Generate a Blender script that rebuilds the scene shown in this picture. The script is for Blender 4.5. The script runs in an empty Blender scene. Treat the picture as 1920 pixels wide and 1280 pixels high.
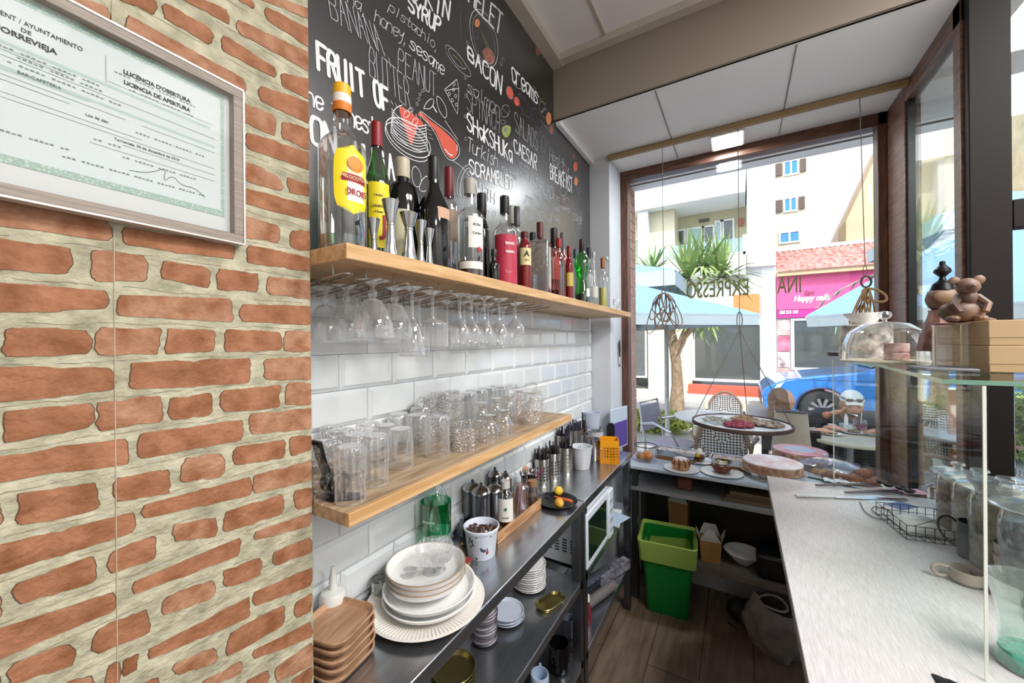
import bpy, math, random
from mathutils import Vector, Matrix, noise
random.seed(7)
PI = math.pi
S = bpy.context.scene
COL = S.collection
# ------------------------------------------------------------------ camera
FOC = 717.0
YAW = math.radians(30.7); ROLL = math.radians(0.49)
EYE = Vector((0, 0, 1.55))
FWD = Vector((-math.sin(YAW), math.cos(YAW), 0))
R0 = Vector((math.cos(YAW), math.sin(YAW), 0))
UPZ = Vector((0, 0, 1))
RGT = R0*math.cos(ROLL) - UPZ*math.sin(ROLL)
UPV = UPZ*math.cos(ROLL) + R0*math.sin(ROLL)
cd = bpy.data.cameras.new('camera'); cam = bpy.data.objects.new('camera', cd); COL.objects.link(cam)
cd.sensor_width = 36; cd.lens = FOC/1920*36; cd.clip_start = 0.01; cd.clip_end = 300
cam.matrix_world = Matrix(((RGT.x, UPV.x, -FWD.x, EYE.x), (RGT.y, UPV.y, -FWD.y, EYE.y), (RGT.z, UPV.z, -FWD.z, EYE.z), (0, 0, 0, 1)))
S.camera = cam
# ------------------------------------------------------------------ light, sky, exposure
S.view_settings.view_transform = 'Standard'
S.view_settings.look = 'None'
S.view_settings.gamma = 1
S.view_settings.exposure = 0.75
S.cycles.max_bounces = 8
S.cycles.diffuse_bounces = 4
S.cycles.glossy_bounces = 3
S.cycles.transmission_bounces = 4
S.cycles.transparent_max_bounces = 40
S.cycles.caustics_reflective = False
S.cycles.caustics_refractive = False
S.cycles.sample_clamp_indirect = 4
S.cycles.use_denoising = True
w = bpy.data.worlds.new('world'); S.world = w; w.use_nodes = True
nt = w.node_tree; bg = nt.nodes['Background']
sky = nt.nodes.new('ShaderNodeTexSky'); sky.sky_type = 'NISHITA'; sky.sun_disc = False
sky.sun_elevation = math.radians(48); sky.sun_rotation = math.radians(200); sky.air_density = 1.0; sky.dust_density = 2.5; sky.ozone_density = 1.5
nt.links.new(sky.outputs[0], bg.inputs[0]); bg.inputs[1].default_value = 0.23
def sun(el, az, e, col, ang=1.0):
    d = bpy.data.lights.new('sun', 'SUN'); d.energy = e; d.color = col; d.angle = math.radians(ang)
    o = bpy.data.objects.new('sun', d); COL.objects.link(o)
    v = Vector((math.cos(az)*math.cos(el), math.sin(az)*math.cos(el), math.sin(el)))
    o.rotation_euler = v.to_track_quat('Z', 'Y').to_euler(); o.location = (0, -5, 12)
sun(math.radians(52), math.radians(-60), 2.7, (1, .96, .9))
def area(loc, sx, sy, e, col=(1, 1, 1), rot=(0, 0, 0)):
    d = bpy.data.lights.new('ceiling_lamp', 'AREA'); d.shape = 'RECTANGLE'; d.size = sx; d.size_y = sy; d.energy = e; d.color = col
    o = bpy.data.objects.new('ceiling_lamp', d); COL.objects.link(o); o.location = loc; o.rotation_euler = rot
    return o
# the room's own ceiling panels behind and beside the photographer, and the small panel in the bay
PANELS = [(1.32, .35), (1.35, 1.2), (2.4, .35), (2.6, -1.35)]
for q in PANELS: area((q[0], q[1], 2.985), .58, .58, 25, (1, .985, .97))
area((-.05, 2.54, 2.69), .11, .14, 5, (.93, .97, 1))
# daylight that enters through the shop front: the window opening itself
# ------------------------------------------------------------------ helpers
def ray(px, py): return FWD + RGT*((px-960)/FOC) + UPV*((640-py)/FOC)
def at(px, py, ax, v):
    d = ray(px, py); t = (v - EYE[ax])/d[ax]; return EYE + d*t
def aX(px, py, v): return at(px, py, 0, v)
def aY(px, py, v): return at(px, py, 1, v)
def aZ(px, py, v): return at(px, py, 2, v)
def dep(p): return (Vector(p)-EYE).dot(FWD)
def rpx(w, p): return w*dep(p)/FOC/2      # radius of something W pixels wide standing at P
class MB:
    def __init__(s): s.v = []; s.f = []; s.m = []; s.x = None; s.mi = 0
    def add(s, vs, fs, mi=None):
        n = len(s.v)
        if s.x is not None: vs = [s.x @ Vector(q) for q in vs]
        s.v += [tuple(q) for q in vs]
        s.f += [tuple(n+i for i in f) for f in fs]
        s.m += [s.mi if mi is None else mi]*len(fs)
        return s
    def box(s, a, b, mi=None, rz=0, c=None):
        x0, y0, z0 = a; x1, y1, z1 = b
        vs = [Vector(q) for q in ((x0,y0,z0),(x1,y0,z0),(x1,y1,z0),(x0,y1,z0),(x0,y0,z1),(x1,y0,z1),(x1,y1,z1),(x0,y1,z1))]
        if rz:
            c = Vector(c) if c else (Vector(a)+Vector(b))/2
            m = Matrix.Rotation(rz, 3, 'Z'); vs = [m @ (q-c) + c for q in vs]
        return s.add(vs, [(3,2,1,0),(4,5,6,7),(0,1,5,4),(1,2,6,5),(2,3,7,6),(3,0,4,7)], mi)
    def bbox(s, c, d, mi=None, rz=0):
        return s.box((c[0]-d[0]/2, c[1]-d[1]/2, c[2]-d[2]/2), (c[0]+d[0]/2, c[1]+d[1]/2, c[2]+d[2]/2), mi, rz, c)
    def lathe(s, prof, seg=24, c=(0, 0, 0), mi=None, fn=None, close=False, scale=(1, 1), arc=None):
        vs = []; fs = []; n = len(prof)
        for k in range(seg):
            a = 2*PI*k/seg
            for (r, z) in prof:
                rr = r if fn is None else fn(r, z, a)
                vs.append((c[0]+rr*math.cos(a)*scale[0], c[1]+rr*math.sin(a)*scale[1], c[2]+z))
        for k in range(seg):
            k2 = (k+1) % seg
            for i in range(n-1):
                if prof[i][0] < 1e-6 and prof[i+1][0] < 1e-6: continue
                if prof[i][0] < 1e-6: fs.append((k*n+i, k2*n+i+1, k*n+i+1))
                elif prof[i+1][0] < 1e-6: fs.append((k*n+i, k2*n+i, k*n+i+1))
                else: fs.append((k*n+i, k2*n+i, k2*n+i+1, k*n+i+1))
        return s.add(vs, fs, mi)
    def tube(s, pts, r, seg=8, mi=None, closed=False, caps=True, flat=None):
        pts = [Vector(p) for p in pts]; n = len(pts); vs = []; fs = []
        rs = r if isinstance(r, (list, tuple)) else [r]*n
        up = None
        for i, p in enumerate(pts):
            if closed: t = pts[(i+1) % n]-pts[i-1]
            else: t = pts[min(i+1, n-1)]-pts[max(i-1, 0)]
            t = t.normalized() if t.length > 1e-9 else Vector((0, 0, 1))
            if up is None: up = Vector((0, 0, 1)) if abs(t.z) < .9 else Vector((1, 0, 0))
            b = t.cross(up)
            if b.length < 1e-4: b = t.cross(Vector((1, 0, 0)))
            b.normalize(); u = b.cross(t).normalized(); up = u
            for k in range(seg):
                a = 2*PI*k/seg
                vs.append(p + b*(rs[i]*math.cos(a)) + u*(rs[i]*math.sin(a)*(flat or 1)))
        m = n if closed else n-1
        for i in range(m):
            j = (i+1) % n
            for k in range(seg):
                k2 = (k+1) % seg
                fs.append((i*seg+k, i*seg+k2, j*seg+k2, j*seg+k))
        if caps and not closed:
            fs.append(tuple(range(seg-1, -1, -1))); fs.append(tuple((n-1)*seg+k for k in range(seg)))
        return s.add(vs, fs, mi)
    def ball(s, c, r, seg=16, mi=None, sc=(1, 1, 1), fn=None, rings=None):
        vs = []; fs = []; rg = rings or seg//2
        for i in range(rg+1):
            th = PI*i/rg
            for k in range(seg):
                a = 2*PI*k/seg
                d = Vector((math.sin(th)*math.cos(a), math.sin(th)*math.sin(a), math.cos(th)))
                q = r if fn is None else r*fn(d)
                vs.append((c[0]+d.x*q*sc[0], c[1]+d.y*q*sc[1], c[2]+d.z*q*sc[2]))
        for i in range(rg):
            for k in range(seg):
                k2 = (k+1) % seg
                if i == 0: fs.append((k, (i+1)*seg+k, (i+1)*seg+k2))
                elif i == rg-1: fs.append((i*seg+k, (i+1)*seg+k, i*seg+k2))
                else: fs.append((i*seg+k, (i+1)*seg+k, (i+1)*seg+k2, i*seg+k2))
        return s.add(vs, fs, mi)
    def prism(s, poly, a, b, axis=2, mi=None, holes=None):
        n = len(poly); vs = []
        def P(q, h):
            if axis == 2: return (q[0], q[1], h)
            if axis == 0: return (h, q[0], q[1])
            return (q[0], h, q[1])
        vs = [P(q, a) for q in poly]+[P(q, b) for q in poly]
        fs = [tuple(range(n-1, -1, -1)), tuple(range(n, 2*n))]
        fs += [(i, (i+1) % n, n+(i+1) % n, n+i) for i in range(n)]
        return s.add(vs, fs, mi)
    def quad(s, a, b, c, d, mi=None): return s.add([a, b, c, d], [(0, 1, 2, 3)], mi)
    def grid(s, fn, nu, nv, mi=None, closeu=False):
        vs = [fn(i/nu, j/nv) for j in range(nv+1) for i in range(nu+1)]
        fs = [(j*(nu+1)+i, j*(nu+1)+i+1, (j+1)*(nu+1)+i+1, (j+1)*(nu+1)+i) for j in range(nv) for i in range(nu)]
        return s.add(vs, fs, mi)
    def text(s, body, size, mat4, mi=None, ext=.0003, align='CENTER', shear=0, off=0, sx=1):
        cu = bpy.data.curves.new('t', 'FONT'); cu.body = body; cu.size = size; cu.extrude = ext; cu.align_x = align; cu.align_y = 'CENTER'
        cu.shear = shear; cu.offset = off; cu.resolution_u = 3
        o = bpy.data.objects.new('t', cu); COL.objects.link(o); bpy.context.view_layer.update()
        me = o.evaluated_get(bpy.context.evaluated_depsgraph_get()).to_mesh()
        vs = [mat4 @ Vector((v.co.x*sx, v.co.y, v.co.z)) for v in me.vertices]; fs = [tuple(p.vertices) for p in me.polygons]
        s.add(vs, fs, mi)
        o.to_mesh_clear(); bpy.data.objects.remove(o); bpy.data.curves.remove(cu); return s
    def build(s, name, mats, parent=None, loc=None, rz=0, smooth=30, bevel=0, subs=0):
        me = bpy.data.meshes.new(name); me.from_pydata(s.v, [], s.f); me.update()
        if not isinstance(mats, (list, tuple)): mats = [mats]
        for m in mats: me.materials.append(m)
        if len(mats) > 1: me.polygons.foreach_set('material_index', s.m)
        o = bpy.data.objects.new(name, me); COL.objects.link(o)
        if smooth:
            me.shade_smooth(); me.set_sharp_from_angle(angle=math.radians(smooth))
        if parent: o.parent = parent
        if loc: o.location = loc
        if rz: o.rotation_euler = (0, 0, rz)
        if bevel:
            b = o.modifiers.new('b', 'BEVEL'); b.width = bevel; b.segments = 2; b.limit_method = 'ANGLE'; b.harden_normals = False
        if subs:
            b = o.modifiers.new('s', 'SUBSURF'); b.levels = subs; b.render_levels = subs
        return o
def basis(o, ex, ey, ez=None):
    ex = Vector(ex).normalized(); ey = Vector(ey).normalized(); ez = ex.cross(ey) if ez is None else Vector(ez)
    return Matrix(((ex.x, ey.x, ez.x, o[0]), (ex.y, ey.y, ez.y, o[1]), (ex.z, ey.z, ez.z, o[2]), (0, 0, 0, 1)))
def tag(o, label, cat, group=None):
    o['label'] = label; o['category'] = cat
    if group: o['group'] = group
    return o
def thing(name, label, cat, loc=(0, 0, 0), rz=0, group=None):
    o = bpy.data.objects.new(name, None); COL.objects.link(o); o.empty_display_size = .05
    o.location = loc; o.rotation_euler = (0, 0, rz); return tag(o, label, cat, group)
def struct(o): o['kind'] = 'structure'; return o
KIDS = {}
def kids(o):
    return [c for c in bpy.data.objects if c.parent is o]
def dup(src, loc, rz=0, label=None, group=None, sc=None):
    def cp(o, par):
        c = o.copy(); COL.objects.link(c)
        if par: c.parent = par
        for k in kids(o): cp(k, c)
        return c
    c = cp(src, None); c.location = loc; c.rotation_euler = (src.rotation_euler[0], src.rotation_euler[1], rz)
    if label: c['label'] = label
    if group: c['group'] = group
    if sc: c.scale = sc if isinstance(sc, (tuple, list)) else (sc, sc, sc)
    return c
ORD = 'first second third fourth fifth sixth seventh eighth ninth tenth eleventh twelfth thirteenth fourteenth fifteenth sixteenth'.split()
# ------------------------------------------------------------------ materials
def srgb(h):
    if isinstance(h, str):
        h = h.lstrip('#'); h = [int(h[i:i+2], 16)/255 for i in (0, 2, 4)]
        return tuple((c/12.92 if c <= .04045 else ((c+.055)/1.055)**2.4) for c in h)
    return tuple(h)
MATS = {}
def mat(name, col, rough=.5, metal=0, var=0, vs=8, bump=0, bs=60, spec=.5, coat=0, stretch=(1, 1, 1), col2=None, emit=None, sss=0, det=4, coord='Object'):
    if name in MATS: return MATS[name]
    m = bpy.data.materials.new(name); m.use_nodes = True; MATS[name] = m
    nt = m.node_tree; P = nt.nodes['Principled BSDF']; c = srgb(col)
    P.inputs['Base Color'].default_value = (*c, 1); P.inputs['Roughness'].default_value = rough; P.inputs['Metallic'].default_value = metal
    P.inputs['Specular IOR Level'].default_value = spec; P.inputs['Coat Weight'].default_value = coat; P.inputs['Coat Roughness'].default_value = .03 if rough < .3 else .28
    if emit: P.inputs['Emission Color'].default_value = (*srgb(emit[0]), 1); P.inputs['Emission Strength'].default_value = emit[1]
    if var or bump:
        tc = nt.nodes.new('ShaderNodeTexCoord'); mp = nt.nodes.new('ShaderNodeMapping'); nt.links.new(tc.outputs[coord], mp.inputs[0]); mp.inputs['Scale'].default_value = stretch
    if var:
        n = nt.nodes.new('ShaderNodeTexNoise'); n.inputs['Scale'].default_value = vs; n.inputs['Detail'].default_value = det; nt.links.new(mp.outputs[0], n.inputs[0])
        r = nt.nodes.new('ShaderNodeValToRGB'); c2 = srgb(col2) if col2 else tuple(x*(1-var) for x in c)
        r.color_ramp.elements[0].position = .32; r.color_ramp.elements[1].position = .68
        r.color_ramp.elements[0].color = (*c2, 1); r.color_ramp.elements[1].color = (*c, 1)
        nt.links.new(n.outputs[0], r.inputs[0]); nt.links.new(r.outputs[0], P.inputs['Base Color'])
    if bump:
        n = nt.nodes.new('ShaderNodeTexNoise'); n.inputs['Scale'].default_value = bs; n.inputs['Detail'].default_value = 3; nt.links.new(mp.outputs[0], n.inputs[0])
        b = nt.nodes.new('ShaderNodeBump'); b.inputs['Strength'].default_value = bump; b.inputs['Distance'].default_value = .01
        nt.links.new(n.outputs[0], b.inputs['Height']); nt.links.new(b.outputs[0], P.inputs['Normal'])
    return m
def clear(name, tint=(1, 1, 1), edge=.55, base=.05, rough=.02, blend=.35, bump=None, gcol=(1, 1, 1), painted_glint=0):
    """clear glass seen as a wall that mirrors more at grazing angles"""
    if name in MATS: return MATS[name]
    m = bpy.data.materials.new(name); m.use_nodes = True; MATS[name] = m
    nt = m.node_tree; nt.nodes.remove(nt.nodes['Principled BSDF']); out = nt.nodes['Material Output']
    tr = nt.nodes.new('ShaderNodeBsdfTransparent'); tr.inputs[0].default_value = (*tint, 1)
    gl = nt.nodes.new('ShaderNodeBsdfGlossy'); gl.inputs['Roughness'].default_value = rough; gl.inputs[0].default_value = (*gcol, 1)
    lw = nt.nodes.new('ShaderNodeLayerWeight'); lw.inputs[0].default_value = blend
    mr = nt.nodes.new('ShaderNodeMapRange'); mr.inputs['To Min'].default_value = base; mr.inputs['To Max'].default_value = edge
    mx = nt.nodes.new('ShaderNodeMixShader')
    nt.links.new(lw.outputs['Facing'], mr.inputs['Value']); nt.links.new(mr.outputs[0], mx.inputs[0])
    go = gl.outputs[0]
    if painted_glint:  # rim highlights put into the glass colour as a white diffuse mix
        df = nt.nodes.new('ShaderNodeBsdfTranslucent'); df.inputs[0].default_value = (.95, .97, 1, 1); d2 = nt.nodes.new('ShaderNodeBsdfDiffuse'); d2.inputs[0].default_value = (.95, .97, 1, 1)
        a1 = nt.nodes.new('ShaderNodeMixShader'); nt.links.new(df.outputs[0], a1.inputs[1]); nt.links.new(d2.outputs[0], a1.inputs[2])
        a2 = nt.nodes.new('ShaderNodeMixShader'); a2.inputs[0].default_value = painted_glint; nt.links.new(go, a2.inputs[1]); nt.links.new(a1.outputs[0], a2.inputs[2]); go = a2.outputs[0]
    nt.links.new(tr.outputs[0], mx.inputs[1]); nt.links.new(go, mx.inputs[2]); nt.links.new(mx.outputs[0], out.inputs[0])
    if bump:
        tc = nt.nodes.new('ShaderNodeTexCoord'); v = nt.nodes.new('ShaderNodeTexVoronoi'); v.inputs['Scale'].default_value = bump[0]
        nt.links.new(tc.outputs['Object'], v.inputs[0])
        b = nt.nodes.new('ShaderNodeBump'); b.inputs['Strength'].default_value = bump[1]; b.inputs['Distance'].default_value = .01
        nt.links.new(v.outputs['Distance'], b.inputs['Height'])
        nt.links.new(b.outputs[0], lw.inputs['Normal']); nt.links.new(b.outputs[0], gl.inputs['Normal'])
    return m
def wood(name, c1, c2, axis=1, rough=.5, sc=6, knots=True, stretch=9, bump=.15):
    if name in MATS: return MATS[name]
    m = bpy.data.materials.new(name); m.use_nodes = True; MATS[name] = m
    nt = m.node_tree; P = nt.nodes['Principled BSDF']; P.inputs['Roughness'].default_value = rough
    tc = nt.nodes.new('ShaderNodeTexCoord'); mp = nt.nodes.new('ShaderNodeMapping'); nt.links.new(tc.outputs['Object'], mp.inputs[0])
    s = [stretch]*3; s[axis] = 1; mp.inputs['Scale'].default_value = s
    n = nt.nodes.new('ShaderNodeTexNoise'); n.inputs['Scale'].default_value = sc; n.inputs['Detail'].default_value = 8; n.inputs['Distortion'].default_value = .6; nt.links.new(mp.outputs[0], n.inputs[0])
    r = nt.nodes.new('ShaderNodeValToRGB'); r.color_ramp.elements[0].position = .36; r.color_ramp.elements[1].position = .62
    r.color_ramp.elements[0].color = (*srgb(c2), 1); r.color_ramp.elements[1].color = (*srgb(c1), 1); nt.links.new(n.outputs[0], r.inputs[0])
    col = r.outputs[0]
    if knots:
        mp2 = nt.nodes.new('ShaderNodeMapping'); s2 = [1.6]*3; s2[axis] = 1; mp2.inputs['Scale'].default_value = s2; nt.links.new(tc.outputs['Object'], mp2.inputs[0])
        v = nt.nodes.new('ShaderNodeTexVoronoi'); v.inputs['Scale'].default_value = 4.2; nt.links.new(mp2.outputs[0], v.inputs[0])
        r2 = nt.nodes.new('ShaderNodeValToRGB'); r2.color_ramp.elements[0].position = .04; r2.color_ramp.elements[1].position = .13
        r2.color_ramp.elements[0].color = (.12, .05, .02, 1); r2.color_ramp.elements[1].color = (1, 1, 1, 1); nt.links.new(v.outputs['Distance'], r2.inputs[0])
        x = nt.nodes.new('ShaderNodeMix'); x.data_type = 'RGBA'; x.blend_type = 'MULTIPLY'; x.inputs[0].default_value = .75
        nt.links.new(col, x.inputs[6]); nt.links.new(r2.outputs[0], x.inputs[7]); col = x.outputs[2]
    nt.links.new(col, P.inputs['Base Color'])
    b = nt.nodes.new('ShaderNodeBump'); b.inputs['Strength'].default_value = bump; b.inputs['Distance'].default_value = .004
    nt.links.new(n.outputs[0], b.inputs['Height']); nt.links.new(b.outputs[0], P.inputs['Normal'])
    return m
WHITE = mat('plaster white', '#dcdcda', .8, var=.06, vs=3, bump=.05)
CEIL = mat('ceiling board', '#f3f4f6', .75, var=.04, vs=2)
BEAMM = mat('beam paint taupe', '#978c7e', .8, var=.05, vs=2)
MORT = mat('mortar', '#c6c0a6', .85, var=.3, vs=34, col2='#96927a', bump=.5, bs=90, stretch=(1, 1, 1.4), det=9)
BRICKM = mat('brick face', '#aa7556', .8, var=.3, vs=34, col2='#82502f', bump=.4, bs=110, det=8)
BRICKM2 = mat('brick face pale', '#b5886b', .8, var=.3, vs=40, col2='#8c5838', bump=.4, bs=110, det=8)
BRICKE = mat('brick dark outline', '#5a4636', .9)
TILEM = mat('white glazed tile', '#e6eaec', .06, var=.03, vs=3, spec=.6)
GROUT = mat('grey grout', '#7d8488', .9)
BOARD = mat('black board paint', '#0e0f11', .30, var=.25, vs=5, spec=1, coat=1)
STEEL = mat('brushed steel', '#c6cad0', .24, .95, var=.18, vs=7, stretch=(6, 1, 6), bump=.03, bs=30)
STEELB = mat('polished steel', '#c9cccf', .14, 1)
STEELD = mat('dark steel', '#6a6c70', .3, .9)
DWOOD = wood('varnished brown wood', '#6d4a38', '#4c3025', 2, .4, 8, False)
DWOODX = wood('varnished brown wood rail', '#6d4a38', '#4c3025', 0, .4, 8, False)
DWOODY = wood('varnished brown wood side', '#7a5845', '#5a3b2d', 1, .4, 8, False)
DARK = mat('very dark brown paint', '#150e0b', .6, spec=.2)
BOARD.node_tree.nodes['Principled BSDF'].inputs['Coat IOR'].default_value = 1.5; BOARD.node_tree.nodes['Principled BSDF'].inputs['Coat Roughness'].default_value = .36
BLACK = mat('black', '#141414', .4)
BLACKM = mat('black metal', '#1c1c1e', .35, .6)
WHITEP = mat('white porcelain', '#f1f0ee', .15, spec=.6)
GLASS = clear('clear glass', edge=.9, base=.06, blend=.5, painted_glint=.35)
PANE = clear('window pane', tint=(.98, 1, 1), edge=.35, base=.03, blend=.15)
# ------------------------------------------------------------------ the setting
XW = -.835
def plane_uv(p, ax): return (p[1], p[2]) if ax == 0 else (p[0], p[2])
# floor
fm = bpy.data.materials.new('wood look floor tiles'); fm.use_nodes = True
nt = fm.node_tree; P = nt.nodes['Principled BSDF']; P.inputs['Roughness'].default_value = .42
tc = nt.nodes.new('ShaderNodeTexCoord'); mp = nt.nodes.new('ShaderNodeMapping'); mp.inputs['Rotation'].default_value = (0, 0, PI/2); mp.inputs['Location'].default_value = (.7, .17, 0)
nt.links.new(tc.outputs['Object'], mp.inputs[0])
br = nt.nodes.new('ShaderNodeTexBrick'); br.inputs['Scale'].default_value = 1; br.inputs['Brick Width'].default_value = 1.2; br.inputs['Row Height'].default_value = .22
br.inputs['Mortar Size'].default_value = .0018; br.inputs['Color1'].default_value = (*srgb('#a08a78'), 1); br.inputs['Color2'].default_value = (*srgb('#8d7868'), 1); br.inputs['Mortar'].default_value = (*srgb('#3a302a'), 1)
nt.links.new(mp.outputs[0], br.inputs[0])
mp2 = nt.nodes.new('ShaderNodeMapping'); mp2.inputs['Scale'].default_value = (9, 1.2, 1); nt.links.new(tc.outputs['Object'], mp2.inputs[0])
n = nt.nodes.new('ShaderNodeTexNoise'); n.inputs['Scale'].default_value = 4; n.inputs['Detail'].default_value = 7; nt.links.new(mp2.outputs[0], n.inputs[0])
r = nt.nodes.new('ShaderNodeValToRGB'); r.color_ramp.elements[0].color = (.62, .56, .5, 1); r.color_ramp.elements[1].color = (1.1, 1.08, 1.05, 1); r.color_ramp.elements[0].position = .3; r.color_ramp.elements[1].position = .7
nt.links.new(n.outputs[0], r.inputs[0])
x = nt.nodes.new('ShaderNodeMix'); x.data_type = 'RGBA'; x.blend_type = 'MULTIPLY'; x.inputs[0].default_value = 1
nt.links.new(br.outputs[0], x.inputs[6]); nt.links.new(r.outputs[0], x.inputs[7]); nt.links.new(x.outputs[2], P.inputs['Base Color'])
struct(MB().box((-.9, -3, -.1), (3.3, 2.78, 0)).build('floor', fm))
# ceilings
struct(MB().box((-.9, -3, 3.02), (3.3, 1.87, 3.1)).build('ceiling', CEIL))
struct(MB().box((-.9, 1.87, 2.72), (3.3, 3.09, 2.95)).build('ceiling_bay', mat('bay ceiling board', '#f8f9fc', .7, var=.03, vs=2)))
GAP = mat('joint line', '#7c7a78', .8)
m = MB()
for y0 in (1.3, .1, -1.1): m.box((-.8, y0, 3.012), (3.2, y0+.012, 3.0205))
for x0 in (-.55, .65, 1.85): m.box((x0, -2.9, 3.012), (x0+.012, 1.85, 3.0205))
struct(m.build('trim_1', mat('ceiling strip', '#b8b2a6', .7)))
m = MB(); m.box((-.82, 1.81, 2.985), (3.2, 1.87, 3.02)); m.box((-.835, -2.9, 2.98), (-.775, 1.87, 3.02))
struct(m.build('trim_2', mat('cornice', '#c4beb2', .7)))
m = MB(); m.box((-.835, 1.875, 2.695), (-.8, 2.42, 2.72))
struct(m.build('trim_3', CEIL, bevel=.006))
struct(MB().box((-.835, 1.855, 2.72), (3.2, 1.88, 3.02)).build('wall_beam', BEAMM))
m = MB()
for px in (1238, 1470, 1690):
    q = aZ(px, 200, 2.72).x
    m.box((q, 1.89, 2.7165), (q+.004, 2.66, 2.7205))
struct(m.build('trim_4', GAP))
# left wall: core, tiles, column
struct(MB().box((-.95, -.2, 0), (XW-.006, 2.5, 3.1)).build('wall_left', WHITE))
m = MB()
ZT0, TH, TW, g = 1.61, .088, .166, .0014
for row in range(-9, 1):
    z0 = ZT0 + row*TH; z1 = z0+TH
    if z1 > 1.694: z1 = 1.694
    off = .582 if row % 2 == 0 else .665
    y = off - 3*TW
    while y < 2.42:
        a, b = max(y, .36)+g/2, min(y+TW, 2.42)-g/2
        if b-a > .012:
            be = min(.011, (b-a)/3)
            v = []
            for (d, xx) in ((0, XW-.0015), (0, XW+.0005), (be, XW+.0085)):
                v += [(xx, a+d, z0+g/2+d), (xx, b-d, z0+g/2+d), (xx, b-d, z1-g/2-d), (xx, a+d, z1-g/2-d)]
            f = [(8, 9, 10, 11)]
            for L in (0, 4):
                f += [(L+i, L+(i+1) % 4, L+4+(i+1) % 4, L+4+i) for i in range(4)]
            m.add(v, f)
        y += TW
m.box((XW-.006, .36, .8), (XW-.0012, 2.42, 1.695), 1)
struct(m.build('wall_tiles', [TILEM, GROUT], smooth=0))
m = MB(); m.box((-.95, 2.42, 0), (-.704, 2.80, 2.72))
struct(m.build('wall_column', mat('column paint', '#d6dae0', .7, var=.08, vs=4, bump=.15, bs=14), bevel=.004))
# brick pillar beside the camera
m = MB(); XB = -.67
m.box((-.95, -1.2, 0), (XB, .411, 3.02), 0)
Q = []
def zone(ox, oy, sc, rows):
    for r in rows: Q.append((ox+r[0]/sc, oy+r[1]/sc, oy+r[2]/sc, ox+r[3]/sc, oy+r[4]/sc, oy+r[5]/sc))
zone(0, 360, 3.2, [(-160,25,175,665,180,290),(755,215,310,1405,330,400),(-160,255,450,430,345,485),(540,350,515,870,385,540),(965,410,510,1250,460,570),(1310,460,580,1545,495,600),(1610,510,610,1870,535,640),(1485,320,420,1870,400,475),
 (-160,535,720,640,600,690),(705,620,735,1390,645,775),(1445,675,770,1870,690,795),(15,815,985,545,830,965),(590,815,970,955,820,970),(1005,825,960,1290,830,950),(1350,825,955,1685,845,945),(1705,835,950,1870,840,950),
 (-160,1050,1270,685,1060,1180),(780,1030,1180,1495,1000,1140),(1580,1005,1120,1870,990,1120)])
zone(0, 680, 3.2, [(-200,315,520,-40,300,495),(15,300,480,540,250,380),(590,245,400,965,205,345),(1015,215,340,1265,180,310),(1330,170,290,1680,140,265),(1715,125,245,1870,125,245),
 (-160,590,730,770,455,600),(840,430,570,1455,345,460),(1500,310,425,1870,275,390),(95,790,965,590,715,870),(685,700,830,1020,640,780),(1095,575,710,1335,550,680),(1405,510,610,1705,465,570),(1745,450,555,1870,440,520),(-200,900,1030,0,850,980),
 (-160,1140,1310,800,900,1010),(855,860,930,1500,690,790),(1520,680,780,1870,590,700),(1350,900,1010,1695,790,900),(1765,775,870,1870,750,860),(1520,1020,1065,1870,900,970)])
zone(0, 980, 3.2, [(95,370,490,570,200,350),(650,190,300,920,85,215),(1030,20,110,1300,-30,80),(-160,690,870,690,415,520),(795,360,425,1435,95,190),(-160,470,620,10,410,560),
 (60,850,960,445,725,850),(560,660,790,895,510,650),(990,450,540,1275,345,450),(1335,290,390,1560,215,310),(1640,180,260,1870,85,170),(-160,950,1060,-10,890,1010),
 (875,770,825,1500,445,560),(1520,420,500,1870,270,370),(300,1000,1080,560,910,1010),(730,830,930,830,790,880),(650,850,1000,716,830,960),
 (1050,850,910,1305,740,830),(1365,670,790,1700,500,610),(1770,480,570,1870,430,530),(1220,950,1010,1440,830,900),(1520,770,820,1870,590,680),(830,970,1040,940,935,1000),(1650,870,960,1870,720,850),(1750,940,1010,1870,870,980),(1480,950,1020,1600,900,970)])
zone(80, 0, 2.667, [(60,-60,15,330,45,115),(370,-70,-10,570,10,80),(605,10,85,840,150,225),(420,75,185,1010,400,465),(700,-50,-5,925,55,115),(895,175,250,1170,345,390),(975,100,160,1340,270,360),(950,-60,-20,1060,15,50),(1115,40,95,1340,150,240),(1040,-60,-25,1340,50,100),
 (1085,430,500,1340,520,620),(1190,370,425,1340,400,500),(960,500,580,1165,585,680),(1195,610,690,1340,650,750),(1020,665,740,1340,770,850),(960,785,880,1190,890,950),(1225,890,960,1340,925,980),(1000,940,1010,1340,1030,1100),(960,1070,1170,1180,1130,1215),(1240,1150,1230,1340,1160,1250)])
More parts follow.
